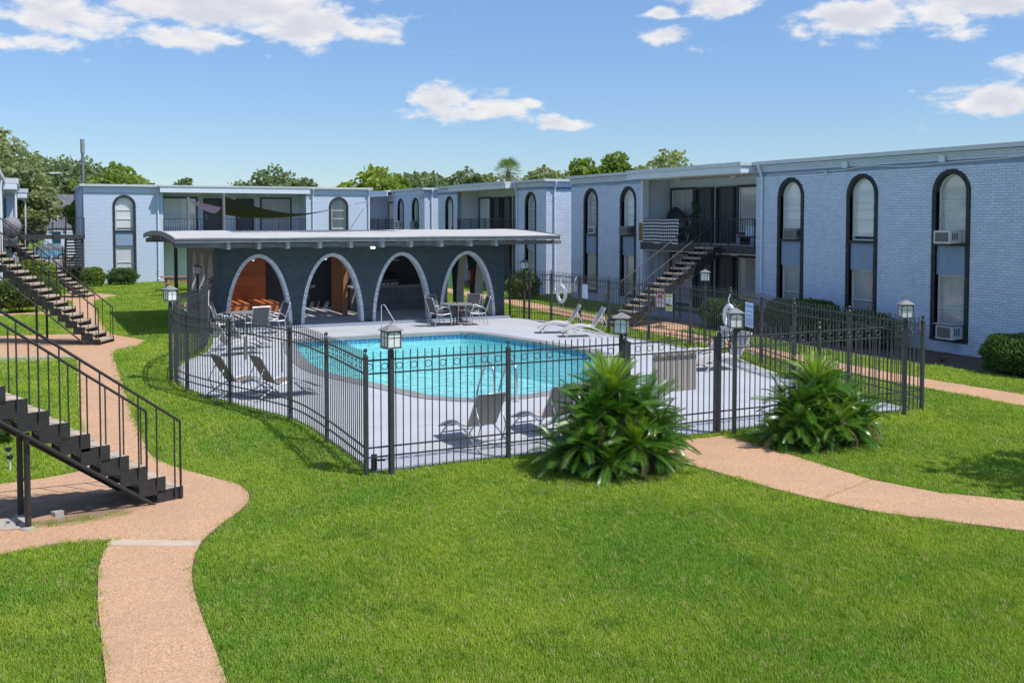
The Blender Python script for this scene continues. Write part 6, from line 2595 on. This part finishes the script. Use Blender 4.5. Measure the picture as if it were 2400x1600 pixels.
block('single square concrete block lying by the stair bed', .27, 12.93, .5, .055, .05, .085)
block('hollow concrete block leaning at the edge of the stair bed, rightmost of three', -.14, 12.77, -.3, .075, .09, .055, tilt=.5, hole=True, group='hollow blocks edging the bed')
block('hollow concrete block leaning at the edge of the stair bed, middle of three', -.255, 12.79, -.25, .075, .09, .055, tilt=.5, hole=True, group='hollow blocks edging the bed')
block('hollow concrete block leaning at the edge of the stair bed, leftmost of three', -.37, 12.82, -.3, .075, .09, .055, tilt=.5, hole=True, group='hollow blocks edging the bed')
m = MB()
pl = [(.0 + .19 * math.cos(t) * (1 + .12 * math.sin(3 * t)), .0 + .085 * math.sin(t) * (1 + .1 * math.cos(4 * t))) for t in [2 * math.pi * k / 18 for k in range(18)]]
m.prism(pl, 0, .035)
o = tag(m.build('flat_stone', 'sandy'), 'broken flat slab lying on the sandy bed under the nearest stairs', 'stone')
o.matrix_basis = Matrix.Translation((.10, 12.86, .03)) @ Matrix.Rotation(.3, 4, 'Z')
for i, (x, y) in enumerate(((-.30, 16.3), (-.27, 15.75), (-.06, 14.3), (.72, 15.2))):
    r = thing('path_light', ['solar path light farthest behind the stair posts', 'solar path light nearer behind the stair posts', 'solar path light beside the rear stair post', 'solar path light at the edge of the grass below the treads'][i], 'path light', (x, y, 0), 0, 'small stake lights by the stairs')
    m = MB()
    m.tube([(x, y, 0), (x, y, .18)], .014, 6)
    m.build('stake', 'white_plastic', r)
    m = MB()
    m.lathe([(.03, .18), (.045, .20), (.045, .235), (.02, .24)], (x, y, 0), 8)
    m.build('cap', 'speaker_black', r)
r = thing('pipe_stub', 'short dark pipe valve standing inside the front left fence corner', 'pipe', (4.36, 13.42, 0))
m = MB()
m.tube([(4.37, 13.42, 0), (4.37, 13.42, .26)], .045, 8)
m.build('pipe', 'iron', r)
m = MB()
m.tube([(4.37, 13.42, .18), (4.52, 13.36, .18)], .014, 6)
m.build('handle', 'iron', r)
r = thing('picnic_table', 'tan wooden picnic table on the lawn before the far block', 'table', (6.6, 51.5, 0))
for k in range(5):
    m = MB()
    m.box(5.9, 51.2 + k * .155, .70, 7.5, 51.2 + k * .155 + .14, .74)
    m.build('top_board', 'wood_table', r)
for y in (50.65, 52.2):
    m = MB()
    m.box(5.9, y, .42, 7.5, y + .26, .46)
    m.build('bench_board', 'wood_table', r)
for x in (6.15, 7.25):
    m = MB()
    m.bar((x, 50.75, .40), (x, 52.35, .40), .05, .09)
    m.bar((x + .06, 50.8, 0), (x + .06, 51.4, .69), .05, .09)
    m.bar((x + .06, 52.3, 0), (x + .06, 51.75, .69), .05, .09)
    m.build('trestle', 'wood_table', r)

# ------------------------------------------------------------------ plants
def shrub(label, x, y, sx, sy, h, mat, leaf=.05, n=2600, boxy=.0, seed=0, base=.05, stem=True, cat='shrub', name='shrub', group=None, rag=.06):
    """clipped or loose bush: leaves on a rounded body with a dark twiggy core"""
    rng = np.random.default_rng(seed)
    r = thing(name, label, cat, (x, y, 0), 0, group)
    d = rng.normal(size=(n, 3))
    d /= np.linalg.norm(d, axis=1)[:, None]
    d[:, 2] = np.where(d[:, 2] < -.75, -d[:, 2], d[:, 2])
    p = 2.0 / (1.0 - boxy * .62)
    k = (np.abs(d) ** p).sum(1) ** (-1 / p)
    rad = 1.0 - np.abs(rng.normal(0, .07, n)) + rng.normal(0, rag, n) * .4
    lump = 1 + .07 * np.sin(d[:, 0] * 5 + seed) * np.sin(d[:, 1] * 6 + 2 * seed) + .05 * np.sin(d[:, 2] * 8 + seed)
    q = d * (k * rad * lump)[:, None] * np.array([sx / 2, sy / 2, (h - base) / 2])
    q += np.array([x, y, base + (h - base) / 2])
    q = q[q[:, 2] > .02]
    m = MB()
    loft_leaf_cloud(m, q, leaf, rng)
    m.build('foliage', mat, r)
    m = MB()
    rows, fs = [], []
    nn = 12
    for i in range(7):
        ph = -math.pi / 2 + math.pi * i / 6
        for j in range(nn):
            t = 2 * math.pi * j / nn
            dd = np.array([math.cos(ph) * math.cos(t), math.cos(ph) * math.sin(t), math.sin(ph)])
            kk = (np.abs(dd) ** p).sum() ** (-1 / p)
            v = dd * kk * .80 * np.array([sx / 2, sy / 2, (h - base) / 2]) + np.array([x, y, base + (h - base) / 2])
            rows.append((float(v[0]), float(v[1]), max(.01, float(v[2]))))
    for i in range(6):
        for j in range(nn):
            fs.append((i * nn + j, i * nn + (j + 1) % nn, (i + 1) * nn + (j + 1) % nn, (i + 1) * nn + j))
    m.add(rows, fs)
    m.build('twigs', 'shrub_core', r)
    if stem:
        m = MB()
        for k_ in range(3):
            a = k_ * 2.1 + seed
            m.tube([(x + .08 * math.cos(a), y + .08 * math.sin(a), 0), (x + sx * .2 * math.cos(a), y + sy * .2 * math.sin(a), h * .5)], .02, 5)
        stuff(m.build('stems', 'bark', r))
    return r


shrub('large dark clipped hedge at the right border by the blue wall', 20.6, 15.35, 1.5, 1.7, .90, 'leaf_box', .042, 8000, .55, 1)
shrub('rounded green clipped bush in front of the porch behind the warning sign', 20.4, 25.8, 1.35, 2.5, 1.0, 'leaf_box', .05, 5200, .35, 2)
shrub('dark clipped bush under the window nearest the porch downspout', 21.2, 23.9, 1.2, 1.7, 1.12, 'leaf_box', .05, 3600, .3, 3)
shrub('dark rounded bush along the blue wall between the first and middle bays', 21.1, 22.7, 1.5, 1.6, 1.2, 'leaf_box', .05, 4200, .3, 4)
shrub('low loose green bush below the middle arched bay', 21.2, 20.9, 1.5, 2.6, .95, 'leaf_fluffy', .05, 4000, .2, 5, rag=.2)
shrub('yellow green mixed bush by the near corner of the sunlit end wall', 19.9, 39.6, 1.4, 1.3, 1.2, 'leaf_light', .07, 2600, .1, 6, rag=.2)
shrub('boxy bright yellow green hedge before the left end of the far block', 3.10, 56.8, 1.15, .9, .98, 'leaf_bright', .06, 3000, .7, 7)
shrub('fluffy round green bush before the arched window of the far block', 4.62, 57.6, 1.5, 1.1, .86, 'leaf_fluffy', .06, 3600, .1, 8, rag=.3)
shrub('round light green bush behind the middle staircase, nearer and darker at its foot', -.30, 42.3, 1.7, 1.4, 1.35, 'leaf_light', .07, 3200, .2, 9)
shrub('large round yellow green bush seen through the far stair railings', .25, 49.3, 1.9, 1.8, 1.75, 'leaf_bright', .08, 3600, .2, 10)
shrub('light green bush in front of the round yellow green bush', .55, 45.6, 1.4, 1.3, 1.15, 'leaf_light', .07, 2600, .2, 12)
shrub('small dark bush at the left border behind the nearest stairs', -.62, 17.8, .9, .9, .75, 'leaf_box', .05, 2200, .1, 11)
shrub('dark bush under the footbridge stairs', 2.5, 60.6, 1.2, .8, .8, 'leaf_box', .08, 900, .2, 13)
r = thing('dry_weed', 'dry grey weed in the mulch below the lower air conditioner', 'weed', (20.6, 17.5, 0))
rng = np.random.default_rng(2)
m = MB()
for k in range(40):
    a, l = rng.uniform(0, 6.28), rng.uniform(.12, .3)
    m.tube([(20.6, 17.6, 0), (20.6 + math.cos(a) * l * .5, 17.6 + math.sin(a) * l * .5, l * .5), (20.6 + math.cos(a) * l, 17.6 + math.sin(a) * l, l * .55)], .005, 3)
stuff(m.build('stalks', 'bark', r))


def frond_mesh(L, droop, seed, mat_name, nl=40, wid=.175, fold=.46):
    """feather leaf along +X, arching up then drooping; stiff narrow leaflets in a V"""
    rng = random.Random(seed)
    rib = []
    ns = 14
    ang = .0
    x = z = 0.0
    for i in range(ns + 1):
        rib.append(Vector((x, 0, z)))
        ang = -droop * (i / ns) ** 1.4
        x += math.cos(ang) * L / ns
        z += math.sin(ang) * L / ns
    side = rng.uniform(-.05, .05)
    rib = [Vector((p.x, side * (p.x / L) ** 2 * L, p.z)) for p in rib]
    m = MB()

    def at(t):
        f = t * ns
        i = min(int(f), ns - 1)
        return rib[i].lerp(rib[i + 1], f - i), (rib[i + 1] - rib[i]).normalized()
    for k in range(nl):
        t = .13 + .87 * (k + .5) / nl
        p, d = at(min(t, .999))
        sd = d.cross(Vector((0, 0, 1))).normalized()
        up = sd.cross(d)
        w = wid * L * 1.15 * (math.sin(math.pi * min(1, (t - .05) * .98)) ** .55) + .02
        for s in (-1, 1):
            dirn = (sd * s * .86 + d * (.42 + .35 * t) + up * fold * (1 - .3 * t)).normalized()
            tip = p + dirn * w + Vector((0, 0, -.16 * w)) + sd * rng.uniform(-.01, .01)
            mid = p + dirn * w * .5 + up * .008
            h = d * .0078
            m.add([p - h, p + h, mid + h * .9, mid - h * .9, tip], [(0, 1, 2, 3), (3, 2, 4)])
    n0 = len(m.f)
    m.tube(rib, [.010 * (1 - .8 * i / ns) + .002 for i in range(ns + 1)], 4)
    me = m.mesh('frond', mat_name)
    me.materials.append(MATS['rachis'])
    mi = [0] * n0 + [1] * (len(m.f) - n0)
    me.polygons.foreach_set('material_index', mi)
    return me


FR = [frond_mesh(1.0, .55, 1, 'sago_leaf'), frond_mesh(1.0, .85, 2, 'sago_leaf'), frond_mesh(1.0, .35, 3, 'sago_leaf'), frond_mesh(1.0, 1.15, 4, 'sago_leaf')]
FY_ = [frond_mesh(1.0, .40, 5, 'sago_young'), frond_mesh(1.0, .62, 6, 'sago_young')]
FD = [frond_mesh(.9, 1.5, 7, 'sago_dry', 34)]


def sago(label, x, y, seed, heads):
    rng = random.Random(seed)
    r = thing('sago_palm', label, 'sago palm', (x, y, 0), 0, 'sago palms before the pool fence')
    g2 = np.random.default_rng(seed)
    wx = max(abs(h[0]) for h in heads)
    top = max(h[2] for h in heads)
    q = g2.normal(size=(1500, 3))
    q /= np.linalg.norm(q, axis=1)[:, None]
    q[:, 2] = np.abs(q[:, 2])
    q *= g2.uniform(.45, 1.0, (1500, 1))
    q = q * np.array([wx * 1.05, .62, top * .98]) + np.array([x, y, .03])
    m = MB()
    loft_leaf_cloud(m, q, .055, g2, 0, 4.5)
    m.build('inner_leaflets', 'sago_leaf', r)
    for hx, hy, hz, n, ln, young in heads:
        m = MB()
        m.tube([(x + hx * .6, y + hy * .6, 0), (x + hx * .85, y + hy * .85, hz * .5), (x + hx, y + hy, hz)], [.17, .14, .09], 8)
        m.build('trunk', 'sago_bark', r)
        n = int(n * 1.15)
        ln = ln * .92
        for k in range(n):
            f = (k + .5) / n
            a = k * 2.39996 + rng.uniform(-.2, .2)
            if young and f < .30:
                el_ = R(84 - 60 * f / .3 * .62 + rng.uniform(-5, 5))
                me = rng.choice(FY_)
                sc_ = ln * rng.uniform(.80, .98)
            else:
                el_ = R(72 - 98 * f + rng.uniform(-10, 10))
                me = rng.choice(FR if f > .25 else FR[:3])
                sc_ = ln * rng.uniform(.85, 1.12)
                if f > .86 and rng.random() < .35:
                    me = FD[0]
            # lean outwards for the side heads
            mw = Matrix.Translation((x + hx, y + hy, hz + rng.uniform(-.03, .03))) @ Matrix.Rotation(a, 4, 'Z') @ Matrix.Rotation(-el_, 4, 'Y') @ Matrix.Rotation(rng.uniform(-.5, .5), 4, 'X') @ Matrix.Diagonal((sc_, sc_ * rng.uniform(.85, 1.1), sc_, 1))
            if mw.translation.z > 0.0:
                link('frond', me, r, mw)
    return r


sago('larger sago palm with bright new leaves in front of the gate and pool', 7.55, 12.15, 4,
     [(0.0, .1, 1.02, 60, .80, True), (-.42, -.15, .78, 36, .66, False), (.45, -.12, .76, 36, .66, False), (-.62, -.28, .45, 30, .62, False), (.62, -.25, .45, 30, .64, False), (.05, -.55, .40, 34, .64, True), (-.30, .35, .75, 20, .66, False), (.40, .35, .75, 20, .66, False), (-.85, .0, .28, 24, .56, False), (.88, .0, .30, 24, .58, False), (.42, -.52, .25, 22, .56, False), (-.42, -.55, .22, 22, .56, False), (0, -.25, .80, 26, .62, False)])
sago('smaller sago palm with pale crown right of the gate', 11.35, 12.1, 9,
     [(0.05, .1, .86, 54, .72, True), (-.42, -.1, .62, 32, .62, False), (.44, -.12, .62, 32, .62, False), (-.58, -.2, .38, 28, .58, False), (.62, -.2, .38, 30, .60, False), (.0, -.45, .36, 32, .60, True), (.35, .3, .6, 18, .6, False), (-.4, .3, .6, 16, .6, False), (-.82, -.05, .24, 24, .54, False), (.88, -.05, .26, 24, .56, False), (.36, -.45, .2, 20, .54, False), (-.4, -.45, .2, 20, .54, False), (.0, -.2, .66, 24, .58, False)])
struct(filled([(7.5 + 1.18 * math.cos(t) * (1 + .06 * math.sin(5 * t)), 12.0 + .82 * math.sin(t)) for t in [2 * math.pi * k / 24 for k in range(24)]], [], FLAT(.016), 'soil_bed', 'mulch'))
struct(filled([(11.35 + 1.12 * math.cos(t) * (1 + .06 * math.sin(5 * t)), 11.95 + .72 * math.sin(t)) for t in [2 * math.pi * k / 24 for k in range(24)]], [], FLAT(.016), 'soil_bed', 'mulch'))


def tree(label, x, y, h, r_, mat, n=5200, leaf=.30, trunk=.35, seed=0, blobs=9, low=.35, bark='bark', flat=.8, cat='tree', group='trees beyond the buildings', hide_low=None):
    rng = np.random.default_rng(seed)
    t = thing('tree', label, cat, (x, y, 0), 0, group)
    crown_c = h * (low + 1) / 2
    crown_h = h * (1 - low) / 2
    B = []
    for k in range(blobs):
        a = 2 * math.pi * k / blobs * 1.618 * 2 + rng.uniform(-.3, .3)
        q = rng.uniform(.25, .68)
        B.append((x + r_ * q * math.cos(a), y + r_ * q * math.sin(a), crown_c + crown_h * rng.uniform(-.55, .42), r_ * rng.uniform(.34, .50)))
    B.append((x, y, h - r_ * .42 * flat, r_ * .42))
    pts = []
    w = np.array([b[3] ** 2 for b in B])
    cnt = (w / w.sum() * n).astype(int)
    for b, c in zip(B, cnt):
        d = rng.normal(size=(c, 3))
        d /= np.linalg.norm(d, axis=1)[:, None]
        rad = b[3] * (1 - np.abs(rng.normal(0, .26, c)))
        # twig clusters
        d += .16 * np.sin(d[:, [1, 2, 0]] * 7 + seed + b[3] * 10)
        pts.append(d * rad[:, None] * np.array([1, 1, flat]) + np.array(b[:3]))
    pts = np.concatenate(pts)
    m = MB()
    loft_leaf_cloud(m, pts, leaf, rng, .2, 1.5)
    m.build('crown', mat, t)
    m = MB()
    m.tube([(x, y, 0), (x + .1, y, h * low * .6), (x - .05, y + .05, crown_c)], [trunk * .6, trunk * .45, trunk * .2], 7)
    tr = m.build('trunk', bark, t)
    for b in B[:7]:
        m = MB()
        m.tube([(x + .05, y, h * low * .65), ((x + b[0]) / 2, (y + b[1]) / 2, (h * low + b[2]) / 2), b[:3]], [trunk * .28, trunk * .18, trunk * .06], 5)
        m.build('limb', bark, tr)
    return t


tree('tallest olive green tree at the left border', -2.6, 75, 10.2, 4.3, 'tree_olive', 11000, .27, seed=1, blobs=16, low=.2)
tree('olive tree leaning lower behind the left wing eaves', -.25, 69, 7.0, 1.75, 'tree_olive', 6000, .25, seed=2, blobs=11, low=.12)
tree('broad grey green tree behind the dark roofed house', 3.2, 118, 10.2, 6.6, 'tree_dark', 7500, .36, seed=3, blobs=14, low=.36)
tree('bright green tree rising behind the left end of the far block', 6.0, 76, 7.5, 3.0, 'tree_green', 6500, .27, seed=4, blobs=12, low=.2)
tree('bright green tree hanging over the footbridge gap', 2.95, 70.5, 5.9, 1.05, 'tree_green', 4200, .22, seed=5, blobs=9, low=.3)
tree('small dark treetop just showing over the far block roof', 16.6, 121, 8.3, 2.6, 'tree_dark', 2600, .34, seed=6, low=.35)
tree('round grey green treetop behind the shade sail', 21.9, 98.5, 8.7, 4.6, 'tree_dark', 8500, .30, seed=7, blobs=13, low=.3)
tree('bright yellow green tree in the gap between far and right blocks', 24.0, 73, 7.6, 3.3, 'tree_bright', 8500, .25, seed=8, blobs=12, low=.25)
tree('dark sparse tree beside the bright tree over the right block', 29.6, 80.5, 7.5, 3.4, 'tree_dark', 6500, .27, seed=9, low=.3)
tree('dark green tree between the sparse tree and the palm, left', 33.0, 84.5, 7.7, 3.6, 'tree_dark', 6500, .28, seed=10, low=.3)
tree('grey green tree just left of the palm', 36.4, 84, 8.1, 3.6, 'tree_dark', 6500, .28, seed=11, low=.3)
tree('olive tree just right of the palm', 40.0, 75.8, 8.0, 3.5, 'tree_olive', 6500, .26, seed=12, low=.3)
tree('round green tree over the second right block, left of two', 40.3, 69.8, 8.45, 2.6, 'tree_green', 6000, .24, seed=13, low=.3)
tree('round green tree over the second right block, right of two', 41.6, 66.8, 8.75, 2.6, 'tree_green', 6000, .24, seed=14, low=.3)
tree('wide olive treetop over the balcony roof of the nearest block', 43.6, 62.2, 8.7, 3.5, 'tree_olive', 8000, .24, seed=15, blobs=12, low=.3)
tree('low green tree filling the gap between sparse tree and bright tree', 26.8, 76, 7.1, 2.6, 'tree_green', 5200, .26, seed=21, low=.25)
tree('low olive tree under the palm crown', 38.0, 83, 7.6, 3.4, 'tree_olive', 6000, .27, seed=22, low=.25)
tree('low green tree behind the end wall of the second block', 42.8, 74, 7.6, 3.0, 'tree_dark', 5200, .26, seed=23, low=.25)
# stands to the right of the picture; only its dappled shade is in view
tree('slender tree on the lawn to the right of the view', 14.5, 6.6, 6.2, 2.0, 'tree_green', 2300, .13, trunk=.22, seed=16, blobs=9, low=.45, group=None)

# fan palm
r = thing('fan_palm', 'tall fan palm with drooping dead skirt above the second right block', 'palm', (38.4, 79.5, 0), 0, 'trees beyond the buildings')
px_, py_, pz_ = 38.4, 79.5, 7.6
m = MB()
m.tube([(px_, py_, 0), (px_, py_, pz_)], [.28, .22], 8)
m.build('trunk', 'palm_bark', r)
rng = random.Random(8)


def fan_leaf(L, w, mat):
    m = MB()
    m.tube([(0, 0, 0), (L * .5, 0, .05 * L)], .02, 4)
    for k in range(13):
        a = (k - 6) / 6 * 1.35
        c, s = math.cos(a), math.sin(a)
        b = Vector((L * .5, 0, .05 * L))
        e = b + Vector((c * w, s * w, -.12 * w - .1 * abs(a) * w))
        n_ = Vector((-s, c, 0)) * .042 * w
        mid = b.lerp(e, .6)
        m.add([b, mid + n_, e, mid - n_], [(0, 1, 2, 3)])
    return m.mesh('frond', mat)


fl_, fd_ = fan_leaf(1.5, .85, 'palm_leaf'), fan_leaf(1.3, .7, 'sago_dry')
for k in range(30):
    a = k * 2.4
    e = 80 - 115 * k / 30
    link('frond', fl_, r, Matrix.Translation((px_, py_, pz_)) @ Matrix.Rotation(a, 4, 'Z') @ Matrix.Rotation(R(-e), 4, 'Y'))
for k in range(20):
    link('frond', fd_, r, Matrix.Translation((px_, py_, pz_ - .15)) @ Matrix.Rotation(k * 2.4 + .7, 4, 'Z') @ Matrix.Rotation(R(rng.uniform(50, 80)), 4, 'Y'))

# ------------------------------------------------------------------ beyond the gap on the left
h_ = thing('house', 'white two-storey house with dark hipped roof beyond the left gap', 'house', (3, 108, 0), 0)
m = MB()
m.box(1.55, 105, 0, 6.2, 112, 4.75)
m.build('wall', 'house_white', h_)
m = MB()
m.add([(1.2, 104.6, 4.72), (6.6, 104.6, 4.72), (6.6, 112.4, 4.72), (1.2, 112.4, 4.72), (2.3, 107.4, 5.95), (5.4, 107.4, 5.95), (5.4, 109.6, 5.95), (2.3, 109.6, 5.95)], [(0, 3, 2, 1), (0, 1, 5, 4), (1, 2, 6, 5), (2, 3, 7, 6), (3, 0, 4, 7), (4, 5, 6, 7)])
m.build('roof', 'house_roof', h_)
for x in (2.2, 4.6):
    m = MB()
    m.box(x, 104.93, 3.75, x + .42, 104.99, 4.6)
    f = m.build('window', 'dark_trim', h_)
    m = MB()
    m.box(x + .05, 104.9, 3.8, x + .37, 104.925, 4.55)
    m.build('pane', 'window_dark', f)
c_ = thing('carport', 'grey hip roofed open shelter in front of the white house', 'carport', (3.6, 98, 0), 0)
m = MB()
m.add([(1.3, 96, 2.75), (6.6, 96, 2.75), (6.6, 101, 2.75), (1.3, 101, 2.75), (3.2, 98, 3.85), (4.7, 98, 3.85), (4.7, 99, 3.85), (3.2, 99, 3.85)], [(0, 3, 2, 1), (0, 1, 5, 4), (1, 2, 6, 5), (2, 3, 7, 6), (3, 0, 4, 7), (4, 5, 6, 7)])
m.build('roof', 'house_roof', c_)
m = MB()
m.box(1.32, 95.95, 2.55, 6.58, 95.99, 2.76)
m.build('fascia_board', 'dark_trim', c_)
for x in (1.9, 3.0, 4.3, 6.2):
    m = MB()
    m.box(x - .12, 96.1, 0, x + .12, 96.34, 2.74)
    m.build('pillar', 'house_white', c_)
m = MB()
m.box(2.05, 100.6, .1, 2.85, 100.7, 2.4)
m.build('door', 'teal', c_)


def car(label, x, y, a, mat):
    r = thing('parked_car', label, 'car', (x, y, 0), a, 'cars parked beyond the footbridge')
    T = Matrix.Translation((x, y, 0)) @ Matrix.Rotation(a, 4, 'Z')
    f = lambda u, v, z: tuple(T @ Vector((u, v, z)))
    m = MB(f)
    prof = [(-2.1, .35), (-2.15, .75), (-1.2, .88), (.9, .86), (2.0, .72), (2.1, .35)]
    cab = [(-1.65, .88), (-1.15, 1.42), (.3, 1.44), (1.0, .86)]
    n_ = len(prof)
    m.add([(u, -.85, z) for u, z in prof] + [(u, .85, z) for u, z in prof], [(i, n_ + i, n_ + (i + 1) % n_, (i + 1) % n_) for i in range(n_)] + [tuple(range(n_)), tuple(range(2 * n_ - 1, n_ - 1, -1))])
    m.build('body', mat, r)
    m = MB(f)
    m.add([(u, -.70 if z > 1 else -.82, z) for u, z in cab] + [(u, .70 if z > 1 else .82, z) for u, z in cab], [(i, 4 + i, 4 + (i + 1) % 4, (i + 1) % 4) for i in range(4)] + [(0, 1, 2, 3), (7, 6, 5, 4)])
    m.build('windows', 'window_dark', r)
    m = MB(f)
    m.add([(-1.1, -.66, 1.445), (.28, -.66, 1.455), (.28, .66, 1.455), (-1.1, .66, 1.445)], [(0, 1, 2, 3)])
    m.build('roof_panel', mat, r)
    for u in (-1.35, 1.3):
        for v in (-.86, .66):
            m = MB(f)
            m.tube([(u, v, .32), (u, v + .2, .32)], .32, 12)
            w = m.build('wheel', 'rubber', r)
            m = MB(f)
            m.tube([(u, v - .006 if v < 0 else v + .201, .32), (u, v - .002 if v < 0 else v + .207, .32)], .19, 10)
            m.build('rim', 'silver_paint', w)


car('light blue car parked beyond the footbridge', 1.45, 93.5, R(170), 'car_blue')
car('white car parked farther right beyond the footbridge stairs', 4.9, 90.5, R(185), 'car_white')
p_ = thing('utility_pole', 'tall grey pole with a cylinder on top behind the far block', 'pole', (3.6, 66.4, 0))
m = MB()
m.tube([(3.6, 75, 0), (3.6, 75, 8.75)], .10, 8)
m.build('pole', 'post_grey', p_)
m = MB()
m.tube([(3.6, 75, 8.1), (3.6, 75, 9.05)], .15, 10)
m.build('pole_top', 'transformer', p_)
s_l = thing('street_lamp', 'pale cobra head street lamp before the trees beyond the gap', 'street lamp', (1.9, 90, 0))
m = MB()
m.tube(spline([(1.0, 90, 0), (1.0, 90, 6.6), (1.2, 90, 7.15), (1.9, 90, 7.3)], 4), .06, 6)
m.build('pole', 'post_grey', s_l)
m = MB()
m.obox((2.2, 90, 7.32), (.38, 0, .03), (0, .14, 0), (-.01, 0, .06))
m.build('lamp_head', 'white_plastic', s_l)
fe = thing('iron_fence', 'dark iron fence along the parking lot beyond the left gap', 'fence', (2, 74, 0))
for x in (.6, 2.2, 3.8):
    m = MB()
    m.box(x - .04, 73.96, 0, x + .04, 74.04, 1.7)
    m.build('post', 'iron', fe)
for z in (1.5, .2):
    m = MB()
    m.box(-1, 73.985, z, 5.4, 74.015, z + .03)
    m.build('rail', 'iron', fe)
for k in range(48):
    m = MB() if k == 0 else None
    if m:
        m.box(-.008, -.008, .1, .008, .008, 1.65)
        pme = m.mesh('picket', 'iron')
    link('picket', pme, fe, Matrix.Translation((-.9 + k * .13, 74, 0)))
